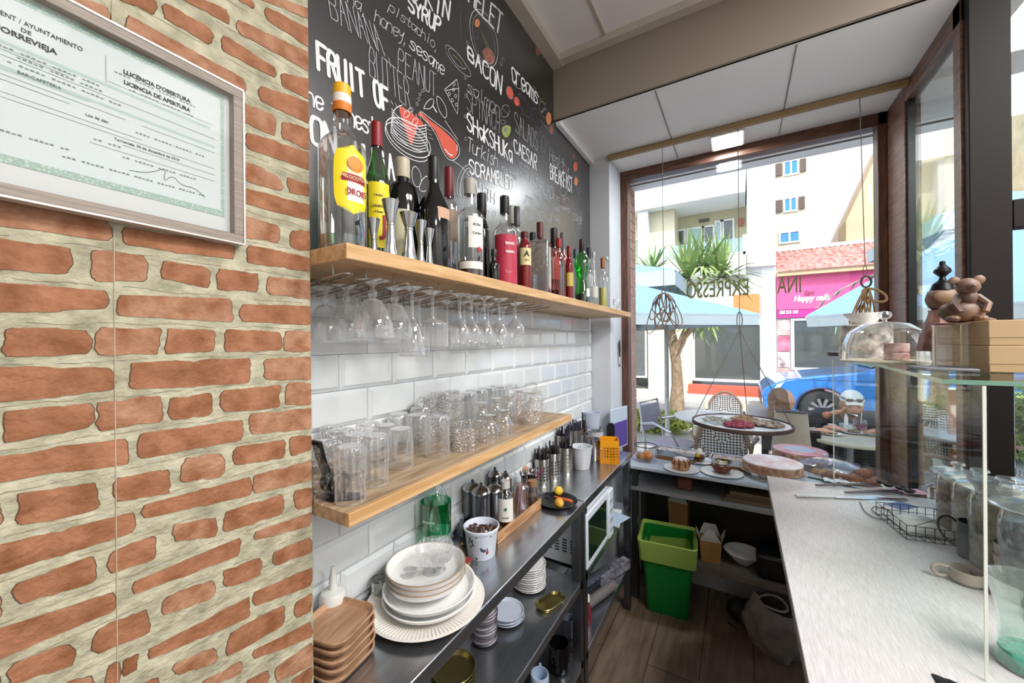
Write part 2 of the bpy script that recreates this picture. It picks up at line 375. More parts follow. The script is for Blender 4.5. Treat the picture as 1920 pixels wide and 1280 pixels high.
def brickpoly(c4, seed, grow, depth, mi, inset):
    # outline of an uneven hand-made brick, laid on the wall plane
    (a, b, c, d) = [Vector((p.y, p.z)) for p in c4]
    pts = []
    for (p, q, n) in ((a, b, 34), (b, c, 12), (c, d, 34), (d, a, 12)):
        for i in range(n): pts.append(p.lerp(q, i/n))
    ce = (a+b+c+d)/4; out = []; N = len(pts)
    for i, p in enumerate(pts):
        cr = min((p-k).length for k in (a, b, c, d))
        nz = noise.noise(Vector((p.x*38+seed*3.1, p.y*38, seed))) *.0044 + noise.noise(Vector((p.x*120, p.y*120+seed, 3)))*.0022 + noise.noise(Vector((p.x*330, p.y*330+seed, 3)))*.0009
        dr = (ce-p).normalized(); ins = inset + max(0, .007-cr)*.40 - grow - .0021
        q = p + Vector((dr.x*(nz+ins+.0016), (nz*.8+max(0, ins+.0021))*dr.y-(.0012 if dr.y > 0 else -.0012)*min(1, abs(dr.y)*8)))
        if q.x > .4108: q.x = .4108
        out.append((q.x, q.y))
    m.prism(out, XB-.0006, XB+depth, 0, mi)
for i, t in enumerate(Q):
    x0, a0, b0, x1, a1, b1 = t
    c4 = [aX(x0, b0, XB), aX(min(x1, 586), b1, XB), aX(min(x1, 586), a1, XB), aX(x0, a0, XB)]
    if min(c4[0].y, c4[1].y) < -1: continue
    dk = [p + Vector((0, 0, 0)) for p in c4]
    brickpoly(dk, i*1.7, .0010, .0005, 3, 0)
    brickpoly(c4, i*1.7, 0, .0011, 1 if i % 3 else 2, 0)
OCC = []
for t in Q:
    a = aX(t[0], (t[1]+t[2])/2, XB); b = aX(min(t[3], 586), (t[4]+t[5])/2, XB); OCC.append((a.y, b.y, (a.z+b.z)/2))
rn = random.Random(4)
for k in range(-29, 37):
    zc_ = 1.6905-.0457*k; y = .411+(.0 if k % 2 else .03)
    while y > -1.15:
        L = rn.uniform(.115, .128) if k % 2 == 0 else rn.uniform(.052, .066)
        y0, y1 = y-L, min(y, .411); hh = .0145+rn.uniform(-.002, .002); y = y0-rn.uniform(.010, .016)
        if zc_ < .03 or any(o[0]-.008 < y1 and o[1]+.008 > y0 and abs(o[2]-zc_) < .034 for o in OCC): continue
        c4 = [Vector((0, y0, zc_-hh)), Vector((0, y1, zc_-hh)), Vector((0, y1, zc_+hh)), Vector((0, y0, zc_+hh))]
        brickpoly(c4, k*3.3+y, .0010, .0005, 3, 0); brickpoly(c4, k*3.3+y, 0, .0011, 1+(k % 3 == 0), 0)
for k in range(-29, 37):
    z0_ = 1.6905-.0457*(k+.5); y = .40
    while y > -1.1:
        n_ = rn.randint(5, 22); pts = []
        for i in range(n_+1):
            yy0 = y-i*.006; pts.append((yy0, z0_+noise.noise(Vector((yy0*26, k*2.2, 0)))*.0042+noise.noise(Vector((yy0*140, k, 5)))*.0012))
        for i in range(n_):
            (a0_, b0_), (a1_, b1_) = pts[i], pts[i+1]; wd = .00022+.0004*abs(noise.noise(Vector((a0_*60, k, 9))))
            m.add([(XB+.0003, a1_, b1_-wd), (XB+.0003, a0_, b0_-wd), (XB+.0003, a0_, b0_+wd), (XB+.0003, a1_, b1_+wd)], [(0, 1, 2, 3)], 4)
        y -= n_*.006+rn.uniform(.004, .04)
struct(m.build('wall_pillar', [MORT, BRICKM, BRICKM2, BRICKE, mat('mortar crack', '#77705e', .9)], smooth=0))
m = MB()
for px in (216,):
    p = aX(px, 900, XB); m.box((XB, p.y, 0), (XB+.0015, p.y+.0008, 3.0))
struct(m.build('trim_5', mat('paper seam', '#b5ae98', .8)))
# back and side walls of the shop behind the camera
struct(MB().box((-.95, -3.1, 0), (3.3, -3, 3.1)).build('wall_back', WHITE))
struct(MB().box((3.2, -3.1, 0), (3.3, 1.93, 3.1)).build('wall_right', WHITE))
for (xx, yy) in PANELS:
    o = MB().box((xx-.3, yy-.3, 2.995), (xx+.3, yy+.3, 3.02)).build('ceiling_light', mat('lamp frame', '#f0f0f0', .5))
    o.hide_render = False
    tag(o, 'square ceiling lamp frame over the shop floor', 'ceiling light', 'ceiling lamps of the shop')
# front window
FY0, FY1 = 2.68, 2.76
m = MB(); m.box((-.704, FY0, .55), (-.655, FY1, 2.66)); m.box((.625, FY0, .0), (.664, FY1, 2.72)); 
wf = m.build('window_1', DWOOD, bevel=.004); struct(wf)
MB().box((-.704, FY0, 2.655), (.664, FY1, 2.72)).build('window_frame', DWOODX, wf, bevel=.004)
MB().box((-.704, FY0, .62), (.664, FY1+.02, .72)).build('window_sill', DWOODX, wf, bevel=.004)
MB().box((-.655, 2.712, .72), (.625, 2.718, 2.655)).build('window_pane', PANE, wf)
m = MB()
for tx, a, b, zc in (('EXPRESSO', 1277, 1416, 543), ('INA', 1453, 1508, 535)):
    p = aY(a, zc, 2.72); q = aY(b, zc, 2.72); W = q.x-p.x
    M4 = basis(((p.x+q.x)/2, 2.7205, aY((a+b)/2, zc, 2.72).z), (-1, 0, 0), (0, 0, 1))
    h = .115
    m.text(tx, h*1.25, M4, sx=W/(len(tx)*h*.83), off=.001)
m.build('lettering', mat('olive vinyl lettering', '#6f6a2a', .5), wf)
struct(MB().box((-.95, 2.68, 0), (.70, 2.78, .62)).build('wall_front', WHITE))
# outside brick reveal beside the window and soffit
m = MB(); m.box((-.95, 2.80, 0), (-.700, 3.08, 2.72), 1)
for r in range(38):
    z = .04+r*.071
    for k in range(3):
        y0 = 2.80+k*.2 - (.1 if r % 2 else 0); a, b = max(2.802, y0), min(3.075, y0+.19)
        if b > a: m.box((-.701, a, z), (-.694, b, min(z+.062, 2.71)))
struct(m.build('wall_reveal', [mat('pale brick', '#c79a86', .85, var=.25, vs=14, bump=.3), mat('pale mortar', '#d8cfc4', .9)]))
SOF = mat('porch soffit', '#bfc9d2', .7)
m = MB(); m.box((-.7, 2.95, 2.712), (3, 2.958, 2.7205)); struct(m.build('trim_6', GAP))
# corner post, side window, dark door post, transom, door glass
m = MB(); m.box((.664, 2.45, 0), (.72, 2.78, 2.72)); m.box((.664, 1.93, 2.64), (.71, 2.45, 2.72)); m.box((.664, 1.93, 0), (.70, 1.985, 2.72)); m.box((.664, 1.93, .5), (.71, 2.45, .62))
w2 = struct(m.build('window_2', DWOODY, bevel=.004))
MB().box((.683, 1.985, .62), (.688, 2.45, 2.64)).build('window_pane', clear('greenish pane', tint=(.93, .98, .97), edge=.5, base=.03, blend=.2), w2)
MB().box((.672, 2.43, .6), (.70, 2.452, 2.66)).build('window_gasket', BLACK, w2)
m = MB(); m.box((.672, 1.90, 0), (.768, 1.93, 2.72)); m.box((.768, 1.90, 1.905), (3.2, 1.95, 1.997)); m.box((.768, 1.90, 0), (3.2, 1.95, .5)); m.box((1.6, 1.9, 0), (1.7, 1.95, 2.72)); m.box((2.5, 1.9, 0), (2.6, 1.95, 2.72))
w3 = struct(m.build('window_3', DARK, bevel=.003))
m = MB(); m.box((.768, 1.922, .5), (3.2, 1.927, 1.905)); m.box((.768, 1.922, 1.997), (3.2, 1.927, 2.72)); m.build('window_pane', PANE, w3)
# square lamp of the bay
t = thing('ceiling_light', 'small square white LED panel glowing on the bay ceiling above the window', 'ceiling light', (-.05, 2.54, 2.695))
MB().bbox((0, 0, .0125), (.17, .19, .025)).build('housing', mat('lamp frame', '#f0f0f0', .5), t, bevel=.003)
MB().bbox((0, 0, -.001), (.145, .165, .004)).build('diffuser', mat('lit diffuser', '#ffffff', .5, emit=('#f4faff', 6)), t)
# curtain batten
t = MB(); pa = aY(1141, 295, 2.40); pb = aY(1702, 156, 2.40)
t.box((-.704, 2.385, 2.690), (.664, 2.415, 2.715))
tag(t.build('curtain_rail', mat('beige painted batten', '#a0865f', .6, var=.1, vs=5), bevel=.002), 'long beige wooden batten across the bay ceiling that the cords hang from', 'rail')
# ------------------------------------------------------------------ chalk board with its writing and drawings
SF = {
'A':"022842 1535",'B':"02083837463505 3544433202",'C':"4738171304133243"[:0]+"473818070413223243"[:0]+"4738180703123243",'D':"0208284743220"[:0]+"02082847432202",'E':"48080242 0535",'F':"480802 0535",'G':"473818070312324535",'H':"0208 4248 0545",'I':"2228",
'J':"48431202"[:0]+"4843321203",'K':"0208 480542",'L':"080242",'M':"0208244842",'N':"02084248",'O':"1807031232434738 18"[:0]+"180703123243473818",'P':"02083847463505",'Q':"180703123243473818 2342",'R':"02083847463505 2542",'S':"4738180716354433"[:0]+"47381807063544431203"[:0]+"4738180706354443321203",
'T':"0848 2822",'U':"08031232434"[:0]+"080312324348",'V':"082248",'W':"0812253248",'X':"0248 0842",'Y':"082548 2522",'Z':"08480242",
'a':"46260603124346 464342"[:0]+"4636160513224446 4642",'b':"0802 05263643320203"[:0]+"0802 0516364433220 3"[:0]+"0802 051636443322"+"03",'c':"453616051312"+"3243",'d':"4842 4536160513123243",'e':"0444453616051312"+"3243",'f':"47382802 0545"[:0]+"4738271722"+"11 0636",'g':"4536160513123243 46413010",'h':"0802 0516364442",'i':"2622 2728",'j':"2621100"[:0]+"26211001 2728",
'k':"0802 460442",'l':"182322"+"33",'m':"0602 05162522 25364542",'n':"0602 0516364442",'o':"1605031232434536"+"16",'p':"0600 0516364543320"[:0]+"0600 051636454332"+"03",'q':"4640 4536160513123243",'r':"0602 051636",'s':"453616053443321203",'t':"2823324"[:0]+"28233243 0646",'u':"060312324346 4642",'v':"062246",'w':"0612253246",'x':"0246 0642",'y':"062346 4630"+"10",'z':"06460242",
',':"1200",'.':"1213",'0':"180703123243473818",'1':"072822",'2':"073847"+"0242",'3':"0838473544433202",'4':"38"+"0444 3732"}
def strokes(ch):
    out = []
    for s in SF.get(ch, '').split(' '):
        if s: out.append([(int(s[i])/4, (int(s[i+1])-2)/6) for i in range(0, len(s)-1, 2)])
    return out
def chaikin(p, n=2, closed=False):
    for _ in range(n):
        q = [] if closed else [p[0]]
        N = len(p)
        for i in range(N if closed else N-1):
            a, b = p[i], p[(i+1) % N]
            q += [tuple(a[k]*.75+b[k]*.25 for k in range(len(a))), tuple(a[k]*.25+b[k]*.75 for k in range(len(a)))]
        if not closed: q.append(p[-1])
        p = q
    return p
CX = XW + .0012
LAY = [0]
def ribbon(m, pts, w, mi=None, closed=False):
    """a flat chalk stroke on the board: PTS are (y, z) points"""
    def X():
        LAY[0] = (LAY[0]+1) % 60
        return CX + LAY[0]*.00002
    n = len(pts)
    for i in range(n if closed else n-1):
        a = Vector(pts[i]); b = Vector(pts[(i+1) % n]); d = b-a
        if d.length < 1e-6: continue
        d.normalize(); q = Vector((-d.y, d.x))*w/2
        x = X(); m.add([(x, a.x-q.x, a.y-q.y), (x, b.x-q.x, b.y-q.y), (x, b.x+q.x, b.y+q.y), (x, a.x+q.x, a.y+q.y)], [(0, 1, 2, 3)], mi)
    k = 8
    for i in range(n):
        a = pts[i]; x = X(); m.add([(x, a[0]+w/2*math.cos(2*PI*j/k), a[1]+w/2*math.sin(2*PI*j/k)) for j in range(k)], [tuple(range(k))], mi)
CH_W = mat('white chalk paint', '#f4f5f7', .8)
CH_G = mat('thin grey chalk', '#c3c5cc', .85)
CH_R = mat('coral chalk', '#d9614f', .85)
CH_O = mat('orange chalk', '#d98a5a', .85)
CH_Y = mat('yellow green chalk', '#94a45c', .85)
CH_V = mat('violet grey chalk', '#6f6c8c', .85)
CH_D = mat('dim grey chalk', '#7c7d84', .85)
CH_P = mat('dim coral chalk', '#9a6156', .85)
board = thing('chalkboard', 'black chalkboard wall covered in white food lettering and drawings above the bottle shelf', 'chalkboard', (0, 0, 0))
m = MB(); m.prism([(.40, 1.70), (2.42, 1.70), (2.42, 2.70), (1.87, 2.70), (1.87, 3.0), (.40, 3.0)], XW-.006, XW+.0006, 0)
m.build('board', BOARD, board, smooth=0)
def word(tx, b0, t0, b1, t1, w, mt, slant=0, sm=0, name='lettering'):
    """TX written on the board from bottom and top pixel of its first letter to those of its last"""
    P0, T0, P1, T1 = [Vector((q.y, q.z)) for q in (aX(*b0, CX), aX(*t0, CX), aX(*b1, CX), aX(*t1, CX))]
    m = MB(); n = len(tx); adv = 1.0/n
    for i, ch in enumerate(tx):
        if ch in ' .': 
            continue
        gw = .78 if not sm else .9
        if ch in 'Iil,': gw *= .6
        for st in strokes(ch):
            st = [(x*gw+(1-gw)/2, y) for x, y in st]
            if sm: st = chaikin(st, 2)
            elif ch in 'BCDGOPQRSUJ': st = chaikin(st, 1)
            pts = []
            for (x, y) in st:
                u = (i+x)*adv + slant*y*adv
                B = P0.lerp(P1, u); H = (T0-P0).lerp(T1-P1, u)
                jit = noise.noise(Vector((u*9, y*3, i)))*.04*H.length
                q = B + H*y; pts.append((q.x+jit*.5, q.y+jit))
            ribbon(m, pts, w)
    return m.build(name, mt, board, smooth=0)
WB = .0095
word('UMPKiN', (741, -24), (745, -58), (842, 38), (846, 4), .008, CH_W)
word('SYRUP', (765, 18), (763, -8), (824, 64), (828, 36), .008, CH_W)
word('pistachio,', (727, 18), (731, 2), (822, 98), (824, 80), .0022, CH_G, .15, 1)
word('na, honey,', (650, 4), (650, -18), (765, 84), (768, 60), .0024, CH_G, .15, 1)
word('sesame', (766, 88), (768, 66), (832, 142), (834, 118), .0030, CH_W, .15, 1)
word('BANANA,', (618, 32), (610, -26), (738, 116), (722, 62), .0022, CH_G)
word('PEANUT', (745, 130), (745, 88), (818, 184), (818, 140), .0022, CH_G)
word('BUTTER', (691, 140), (690, 84), (772, 208), (766, 150), .0022, CH_G)
word('FRUIT OF', (594, 128), (592, 78), (731, 212), (727, 168), WB*1.05, CH_W)
word('he finest,', (572, 192), (572, 158), (716, 264), (714, 228), .0052, CH_W, .1, 1)
word('ON', (580, 264), (580, 214), (632, 292), (630, 242), WB, CH_W)
word('ULLiA', (668, 316), (664, 266), (741, 338), (738, 292), .008, CH_W)
word('OMELET', (862, -14), (862, -52), (938, 66), (944, 28), .0085, CH_W)
word('BACON', (876, 108), (874, 84), (940, 178), (943, 144), .0085, CH_W)
word('creams', (958, 150), (958, 110), (1008, 196), (1010, 168), .0085, CH_W, 0, 1)
word('salmon', (874, 170), (874, 148), (936, 222), (938, 190), .0022, CH_G, .15, 1)
word('SPINACH', (875, 206), (874, 168), (936, 250), (938, 214), .0020, CH_G)
word('SHaKSHUKa', (875, 242), (874, 210), (961, 306), (960, 276), .0072, CH_W)
word('Turkish', (876, 282), (876, 256), (932, 314), (934, 290), .0026, CH_W, .15, 1)
word('eggs', (940, 320), (940, 306), (968, 338), (970, 324), .0030, CH_G, 0, 1)
word('SCRAMBLED', (879, 324), (878, 298), (962, 358), (963, 334), .0068, CH_W)
word('WiTH', (892, 360), (891, 338), (928, 384), (929, 362), .0050, CH_W)
word('SALADS', (966, 246), (963, 208), (1008, 284), (1009, 250), .0026, CH_G)
word('CAESAR', (964, 284), (962, 260), (1006, 320), (1007, 292), .0066, CH_W)
word('SEA', (974, 326), (972, 302), (1000, 346), (1001, 322), .0026, CH_G)
word('SALAD', (1004, 354), (1003, 332), (1037, 374), (1038, 352), .0040, CH_G)
word('homade', (966, 62), (966, 44), (1004, 84), (1004, 66), .0014, CH_D, .2, 1)
word('zucini', (962, 84), (962, 66), (1000, 110), (1000, 92), .0014, CH_D, .2, 1)
word('italian', (962, 100), (962, 84), (994, 132), (994, 114), .0014, CH_D, .2, 1)
word('Healthy', (1030, 302), (1030, 276), (1066, 330), (1066, 306), .0030, CH_G, .1, 1)
word('BREAKFAST', (1031, 334), (1030, 306), (1074, 362), (1073, 334), .0065, CH_W)
word('cake', (1074, 412), (1074, 392), (1090, 420), (1091, 402), .0030, CH_G, 0, 1)
for i in range(14):
    a = 985+(i % 5)*17; b = 372+(i//5)*20
    word(['egg', 'ham', 'bean', 'toast', 'corn'][i % 5], (a, b), (a, b-11), (a+14, b+7), (a+14, b-3), .0018, CH_G, .1, 1)
def draw(name, items, label=None):
    """ITEMS: (kind, colour index, width, pixel points)"""
    m = MB(); mats = [CH_W, CH_G, CH_R, CH_O, CH_Y, CH_V, CH_D, CH_P]
    for it in items:
        k, ci, wd, pts = it
        P = [(q.y, q.z) for q in (aX(x, y, CX) for x, y in pts)]
        if k == 's': ribbon(m, chaikin(P, 2), wd, ci)
        elif k == 'l': ribbon(m, P, wd, ci)
        elif k == 'c': ribbon(m, chaikin(P, 2, True), wd, ci, True)
        elif k == 'f':
            P = chaikin(P, 2, True); x = CX - .0004 + (LAY[0] % 7)*.00004; LAY[0] += 1
            if sum(P[i][0]*P[(i+1) % len(P)][1]-P[(i+1) % len(P)][0]*P[i][1] for i in range(len(P))) < 0: P = P[::-1]
            m.add([(x, a, b) for a, b in P], [tuple(range(len(P)))], ci)
    o = m.build(name, mats, board, smooth=0)
    if label: o['label'] = label
def ell(cx, cy, rx, ry, tilt=0, n=12, a0=0, a1=360):
    t = math.radians(tilt); o = []
    for i in range(n+(0 if a1-a0 >= 360 else 1)):
        a = math.radians(a0+(a1-a0)*i/n); x = rx*math.cos(a); y = ry*math.sin(a)
        o.append((cx+x*math.cos(t)-y*math.sin(t), cy+x*math.sin(t)+y*math.cos(t)))
    return o
# pancakes under syrup on plates (pixel positions as read on the wall)
it = [('c', 0, .0026, ell(765, 258, 52, 26, 40)), ('c', 0, .0020, ell(763, 266, 52, 24, 40)), ('s', 0, .0018, ell(770, 252, 44, 20, 40, 10, 20, 200))]
for i in range(10):
    y = 204+i*5.4; it.append(('s', 0, .0022, [(734, y), (742, y+12), (762, y+26), (784, y+34), (799, y+30)]))
it += [('s', 0, .0022, [(733, 250), (734, 220), (740, 203), (754, 197)]), ('s', 0, .0022, [(797, 232), (800, 260), (801, 284)])]
it.append(('f', 2, 0, [(748, 198), (760, 203), (772, 212), (786, 222), (795, 232), (792, 240), (784, 236), (780, 244), (776, 262), (771, 274), (767, 262), (762, 250), (757, 232), (750, 214)]))
it += [('c', 0, .0016, ell(762, 214, 5, 7, 30)), ('c', 0, .0016, ell(778, 228, 5, 7, 30)), ('c', 0, .0014, ell(770, 206, 4, 4))]
for i in range(9): it.append(('l', 0, .0012, [(724+i*8, 184+i*4.2), (729+i*7.5, 192+i*4)]))
draw('pancake_drawing', it, 'chalk drawing of stacked pancakes under coral syrup')
it = [('f', 2, 0, [(783, 218), (786, 208), (794, 214), (806, 226), (822, 236), (840, 252), (856, 268), (860, 284), (852, 298), (842, 296), (832, 282), (824, 262), (816, 244), (802, 230), (792, 218)]),
      ('c', 0, .0018, [(786, 206), (800, 217), (824, 235), (846, 252), (861, 272), (862, 290), (850, 302), (838, 298), (828, 280), (820, 258), (806, 235), (790, 220)]),
      ('s', 0, .0018, [(794, 203), (800, 190), (812, 183), (814, 194), (806, 205), (794, 203)]), ('c', 0, .0018, [(818, 178), (828, 186), (838, 206), (836, 224), (826, 214), (819, 196)]),
      ('s', 0, .0018, [(834, 226), (846, 244), (858, 262)]), ('l', 0, .005, [(812, 200), (818, 210)]), ('s', 0, .004, [(834, 280), (842, 290), (848, 291)]), ('l', 0, .003, [(857, 272), (857, 282)])]
for i in range(5): it.append(('l', 1, .0012, [(796+i*2, 226+i*8), (804+i*2, 229+i*8)]))
draw('spoon_drawing', it, 'chalk drawing of a spoon filled with coral syrup')
it = [('c', 0, .0018, ell(907, 72, 24, 58, -14)), ('c', 1, .0012, ell(907, 74, 19, 50, -14)), ('f', 3, 0, ell(895, 43, 5, 8)), ('s', 4, .003, [(902, 60), (908, 76), (914, 96), (918, 112)]), ('s', 4, .002, [(905, 58), (912, 76), (920, 100)]),
      ('f', 7, 0, [(905, 92), (916, 88), (924, 96), (929, 112), (924, 122), (912, 116), (905, 104)]), ('c', 5, .002, [(888, 56), (896, 58), (896, 70), (890, 74)]), ('s', 5, .0018, [(910, 50), (920, 58), (926, 74)]), ('s', 5, .0018, [(908, 56), (918, 66), (924, 82)]), ('c', 1, .0012, ell(918, 112, 6, 8))]
draw('plate_drawing', it, 'chalk drawing of a plate with eggs and greens')
it = [('c', 1, .0014, [(833, 84), (844, 86), (866, 110), (884, 138), (880, 146), (862, 134), (840, 108)]), ('c', 1, .0014, [(838, 90), (850, 92), (868, 112), (876, 130), (862, 128), (846, 110)]), ('s', 4, .0016, [(848, 102), (860, 112), (872, 132)]),
      ('s', 6, .0012, [(858, -2), (858, 12), (863, 28), (861, 60), (864, 84), (865, 60), (863, 28), (866, 8), (866, -4)])]
draw('sandwich_pattern', it)
it = [('l', 0, .0016, [(833, 168), (856, 149), (860, 168), (857, 214), (834, 170), (860, 166)])]
for x, y in ((842, 176), (850, 168), (854, 180), (848, 188), (855, 196), (851, 158)): it.append(('c', 0, .0012, ell(x, y, 2.2, 3)))
draw('cheese_drawing', it, 'chalk drawing of a cheese wedge')
draw('egg_drawing', [('c', 0, .0018, [(776, 308), (788, 322), (790, 342), (784, 352), (775, 346), (771, 326)]), ('c', 0, .0018, [(790, 338), (800, 328), (804, 340), (802, 356), (792, 360), (784, 354)])], 'chalk drawing of two eggs')
draw('whisk_drawing', [('s', 1, .0022, ell(873, 342, 16, 34, 12, 10, 120, 330)), ('s', 0, .0018, ell(873, 344, 10, 30, 12, 10, 120, 330)), ('s', 1, .0018, ell(876, 346, 5, 28, 12, 10, 110, 340)), ('s', 0, .0016, [(846, 300), (866, 312), (880, 330)])])
draw('avocado_drawing', [('f', 4, 0, [(941, 238), (949, 234), (958, 236), (958, 246), (953, 257), (946, 258), (941, 248)]), ('f', 6, 0, ell(948, 243, 3, 4.5)), ('c', 1, .0012, ell(947, 208, 8, 12, 10)), ('s', 1, .0012, [(941, 202), (948, 210), (954, 216)]), ('c', 1, .0012, ell(943, 229, 5, 4))], 'chalk drawing of a green avocado half')
it = [('f', 2, 0, ell(956, 174, 6, 12, -14)), ('f', 2, 0, ell(969, 190, 5, 9, -14)), ('c', 1, .0012, ell(956, 174, 6.5, 12.5, -14)), ('c', 5, .002, [(970, 172), (988, 186), (996, 206), (994, 221), (982, 216), (974, 196)]), ('s', 5, .002, [(974, 178), (984, 188), (992, 206)]),
      ('c', 5, .0018, ell(1006, 222, 8, 20, -18)), ('s', 5, .0016, [(1000, 206), (1008, 222), (1014, 236)]), ('s', 0, .0012, [(960, 152), (966, 162), (974, 168), (984, 162)]), ('s', 0, .0012, [(1000, 160), (1010, 180), (1016, 190)]),
      ('f', 3, 0, ell(1029, 222, 5, 12)), ('c', 1, .0014, ell(1016, 200, 6, 10)), ('c', 1, .0014, ell(1021, 212, 5, 9)), ('f', 7, 0, ell(1034, 244, 4, 8)), ('c', 4, .0014, ell(1020, 190, 4, 6)), ('s', 1, .0014, [(1014, 226), (1022, 238), (1036, 250)])]
draw('vegetable_drawing', it, 'chalk drawing of tomatoes and aubergines')
it = [('f', 7, 0, ell(1009, 94, 5, 10)), ('c', 6, .0014, ell(1016, 112, 10, 22, -20)), ('c', 6, .0014, ell(1024, 120, 7, 20, -20)), ('s', 6, .0014, [(1002, 130), (1014, 150), (1024, 168), (1034, 190)]), ('s', 6, .0014, [(1034, 140), (1032, 164), (1024, 176)]), ('c', 6, .0012, ell(946, 20, 6, 26, -14)), ('c', 5, .0014, ell(936, 32, 5, 20, -14)),
      ('c', 6, .0014, ell(945, 78, 4, 8, -20)), ('c', 6, .0014, ell(949, 90, 5, 8, -20)), ('c', 6, .0014, ell(943, 110, 3, 5)), ('s', 6, .0012, [(938, 104), (944, 118), (944, 140)]), ('s', 6, .0012, [(954, 100), (960, 98), (966, 106), (962, 116)])]
draw('leaf_pattern', it)
it = [('f', 2, 0, ell(1079, 312, 4, 9)), ('f', 3, 0, ell(1080, 340, 3.4, 8)), ('f', 7, 0, ell(1076, 292, 2, 6)), ('c', 1, .0016, ell(1078, 325, 4, 7)), ('c', 1, .0016, ell(1084, 350, 3, 12)), ('c', 1, .0016, ell(1019, 270, 4, 16)), ('c', 6, .0014, ell(1016, 318, 7, 12)), ('c', 6, .0014, ell(1022, 326, 5, 9)),
      ('c', 7, .003, ell(1046, 366, 5, 8)), ('c', 1, .002, ell(1056, 358, 7, 10)), ('c', 7, .003, ell(1057, 376, 6, 9)), ('s', 1, .0018, [(1040, 380), (1050, 390), (1066, 392)]), ('c', 1, .0016, ell(1090, 406, 2, 10)), ('c', 1, .0016, ell(1086, 424, 3, 5)), ('s', 1, .0018, [(1072, 410), (1078, 440), (1084, 456)])]
draw('fruit_drawing', it)
it = []
for x, y in ((872, 146), (873, 180), (872, 218), (873, 260), (876, 80), (960, 270), (785, 186), (782, 195), (792, 170), (797, 168), (787, 177), (943, 112), (940, 120)): it.append(('c', 1, .0012, ell(x, y, 2.3, 3)))
for i in range(36):
    x = 880+random.random()*190; y = 350+random.random()*70+(x-880)*.22
    it.append(('c', 1, .0013, ell(x, y, 2+random.random()*2.5, 3+random.random()*3, n=7)))
draw('bubble_drawing', it)
# ------------------------------------------------------------------ shelves on the left wall
SHELF = wood('pine shelf', '#d9b385', '#bd925f', 1, .45, 5, True, 12)
SHELFB = wood('worn oak shelf', '#c0a88a', '#937758', 1, .5, 5, True, 10)
XF = -.567
def plank(name, z0, z1, y0, y1, m, lab, mE):
    t = MB(); t.box((XW+.0005, y0, z0), (XF, y1, z1)); 
    o = t.build(name, [m], bevel=.002); return tag(o, lab, 'shelf')
tag(plank('bottle_shelf', 1.6925, 1.72, .412, 2.38, SHELF, '', None), 'upper pine wall shelf carrying the liquor bottles above the hanging glasses', 'shelf')
o = MB(); o.box((XW+.007, .412, 1.238), (XF-.010, 1.41, 1.262)); o.box((XF-.010, .412, 1.238), (XF, 1.41, 1.262), 1)
tag(o.build('glass_shelf', [SHELFB, SHELF], bevel=.0015), 'lower worn wooden wall shelf crowded with upturned drinking glasses', 'shelf')
ZU, ZL = 1.72, 1.262
# iron scroll bracket on the near end of the lower shelf
t = thing('shelf_bracket', 'black iron scroll bracket lying on the near end of the glass shelf', 'bracket', (0, 0, 0))
c = aX(610, 897, -.655); pts = []
m = MB()
cc = Vector((-.665, .452, 1.287)); pl = []
for i in range(26):
    a = -PI*.6+i*2*PI/22; r = .0215-.0001*i
    pl.append((cc.x+.002, cc.y+r*math.cos(a), cc.z+r*math.sin(a)))
def strap(pl, wx, th, mm):
    pts = [Vector(p) for p in pl]; n = len(pts); vs = []; fs = []
    for i, p in enumerate(pts):
        tg = (pts[min(i+1, n-1)]-pts[max(i-1, 0)]).normalized(); nn = Vector((0, -tg.z, tg.y))
        for (dx, dn) in ((-wx/2, -th/2), (wx/2, -th/2), (wx/2, th/2), (-wx/2, th/2)): vs.append(p+Vector((dx, 0, 0))+nn*dn)
    for i in range(n-1):
        for k in range(4): fs.append((i*4+k, i*4+(k+1) % 4, (i+1)*4+(k+1) % 4, (i+1)*4+k))
    fs += [(3, 2, 1, 0), tuple((n-1)*4+k for k in range(4))]
    mm.add(vs, fs)
strap(pl, .030, .0035, m); m.build('scroll', BLACKM, t)
m = MB(); strap([(-.663, .416, 1.372), (-.663, .424, 1.34), (-.663, .436, 1.305), (-.663, .445, 1.275), (-.663, .45, 1.2655)], .028, .0035, m); m.build('arm', BLACKM, t)
m = MB(); m.prism([(-.68, .425), (-.636, .425), (-.600, .458), (-.603, .471), (-.606, .464), (-.618, .474), (-.68, .452)], 1.2625, 1.2665, 2); m.ball((-.628, .452, 1.2668), .0035, 8); m.build('foot_plate', BLACKM, t)
# ------------------------------------------------------------------ bottles
def patch(m, r, z0, z1, a0, a1, mi=0, n=12, fn=None, off=.0006):
    def g(u, v):
        a = a0+(a1-a0)*u; z = z0+(z1-z0)*v
        if fn: a, z = fn(u, v)
        return ((r+off)*math.cos(a), (r+off)*math.sin(a), z)
    m.grid(g, n, 4 if fn is None else 10, mi)
def bprof(r, h, sh, nr, nh, style='round'):
    """outline of a bottle: body radius, height, shoulder start, neck radius, neck start"""
    p = [(0, .004), (r*.8, .001), (r*.94, .0), (r, .006)]
    p += [(r, sh)]
    if style == 'round':
        for i in range(1, 9):
            u = i/8; p.append((nr+(r-nr)*(math.cos(u*PI)+1)/2, sh+(nh-sh)*u))
    else:
        for i in range(1, 5):
            u = i/5*PI/2; p.append((nr+(r-nr)*math.cos(u)**.6*.98, sh+(nh-sh)*math.sin(u)))
        p.append((nr, nh))
    p += [(nr, h)]
    return p
def lprof(pr, lv, k=.92):
    out = []
    for i, (r, z) in enumerate(pr):
        if z > lv:
            (ra, za) = pr[i-1]; u = (lv-za)/(z-za) if z > za else 0
            out.append(((ra+(r-ra)*u)*k, lv)); break
        out.append((r*k, max(z, .003)))
    out.append((0, lv)); return out
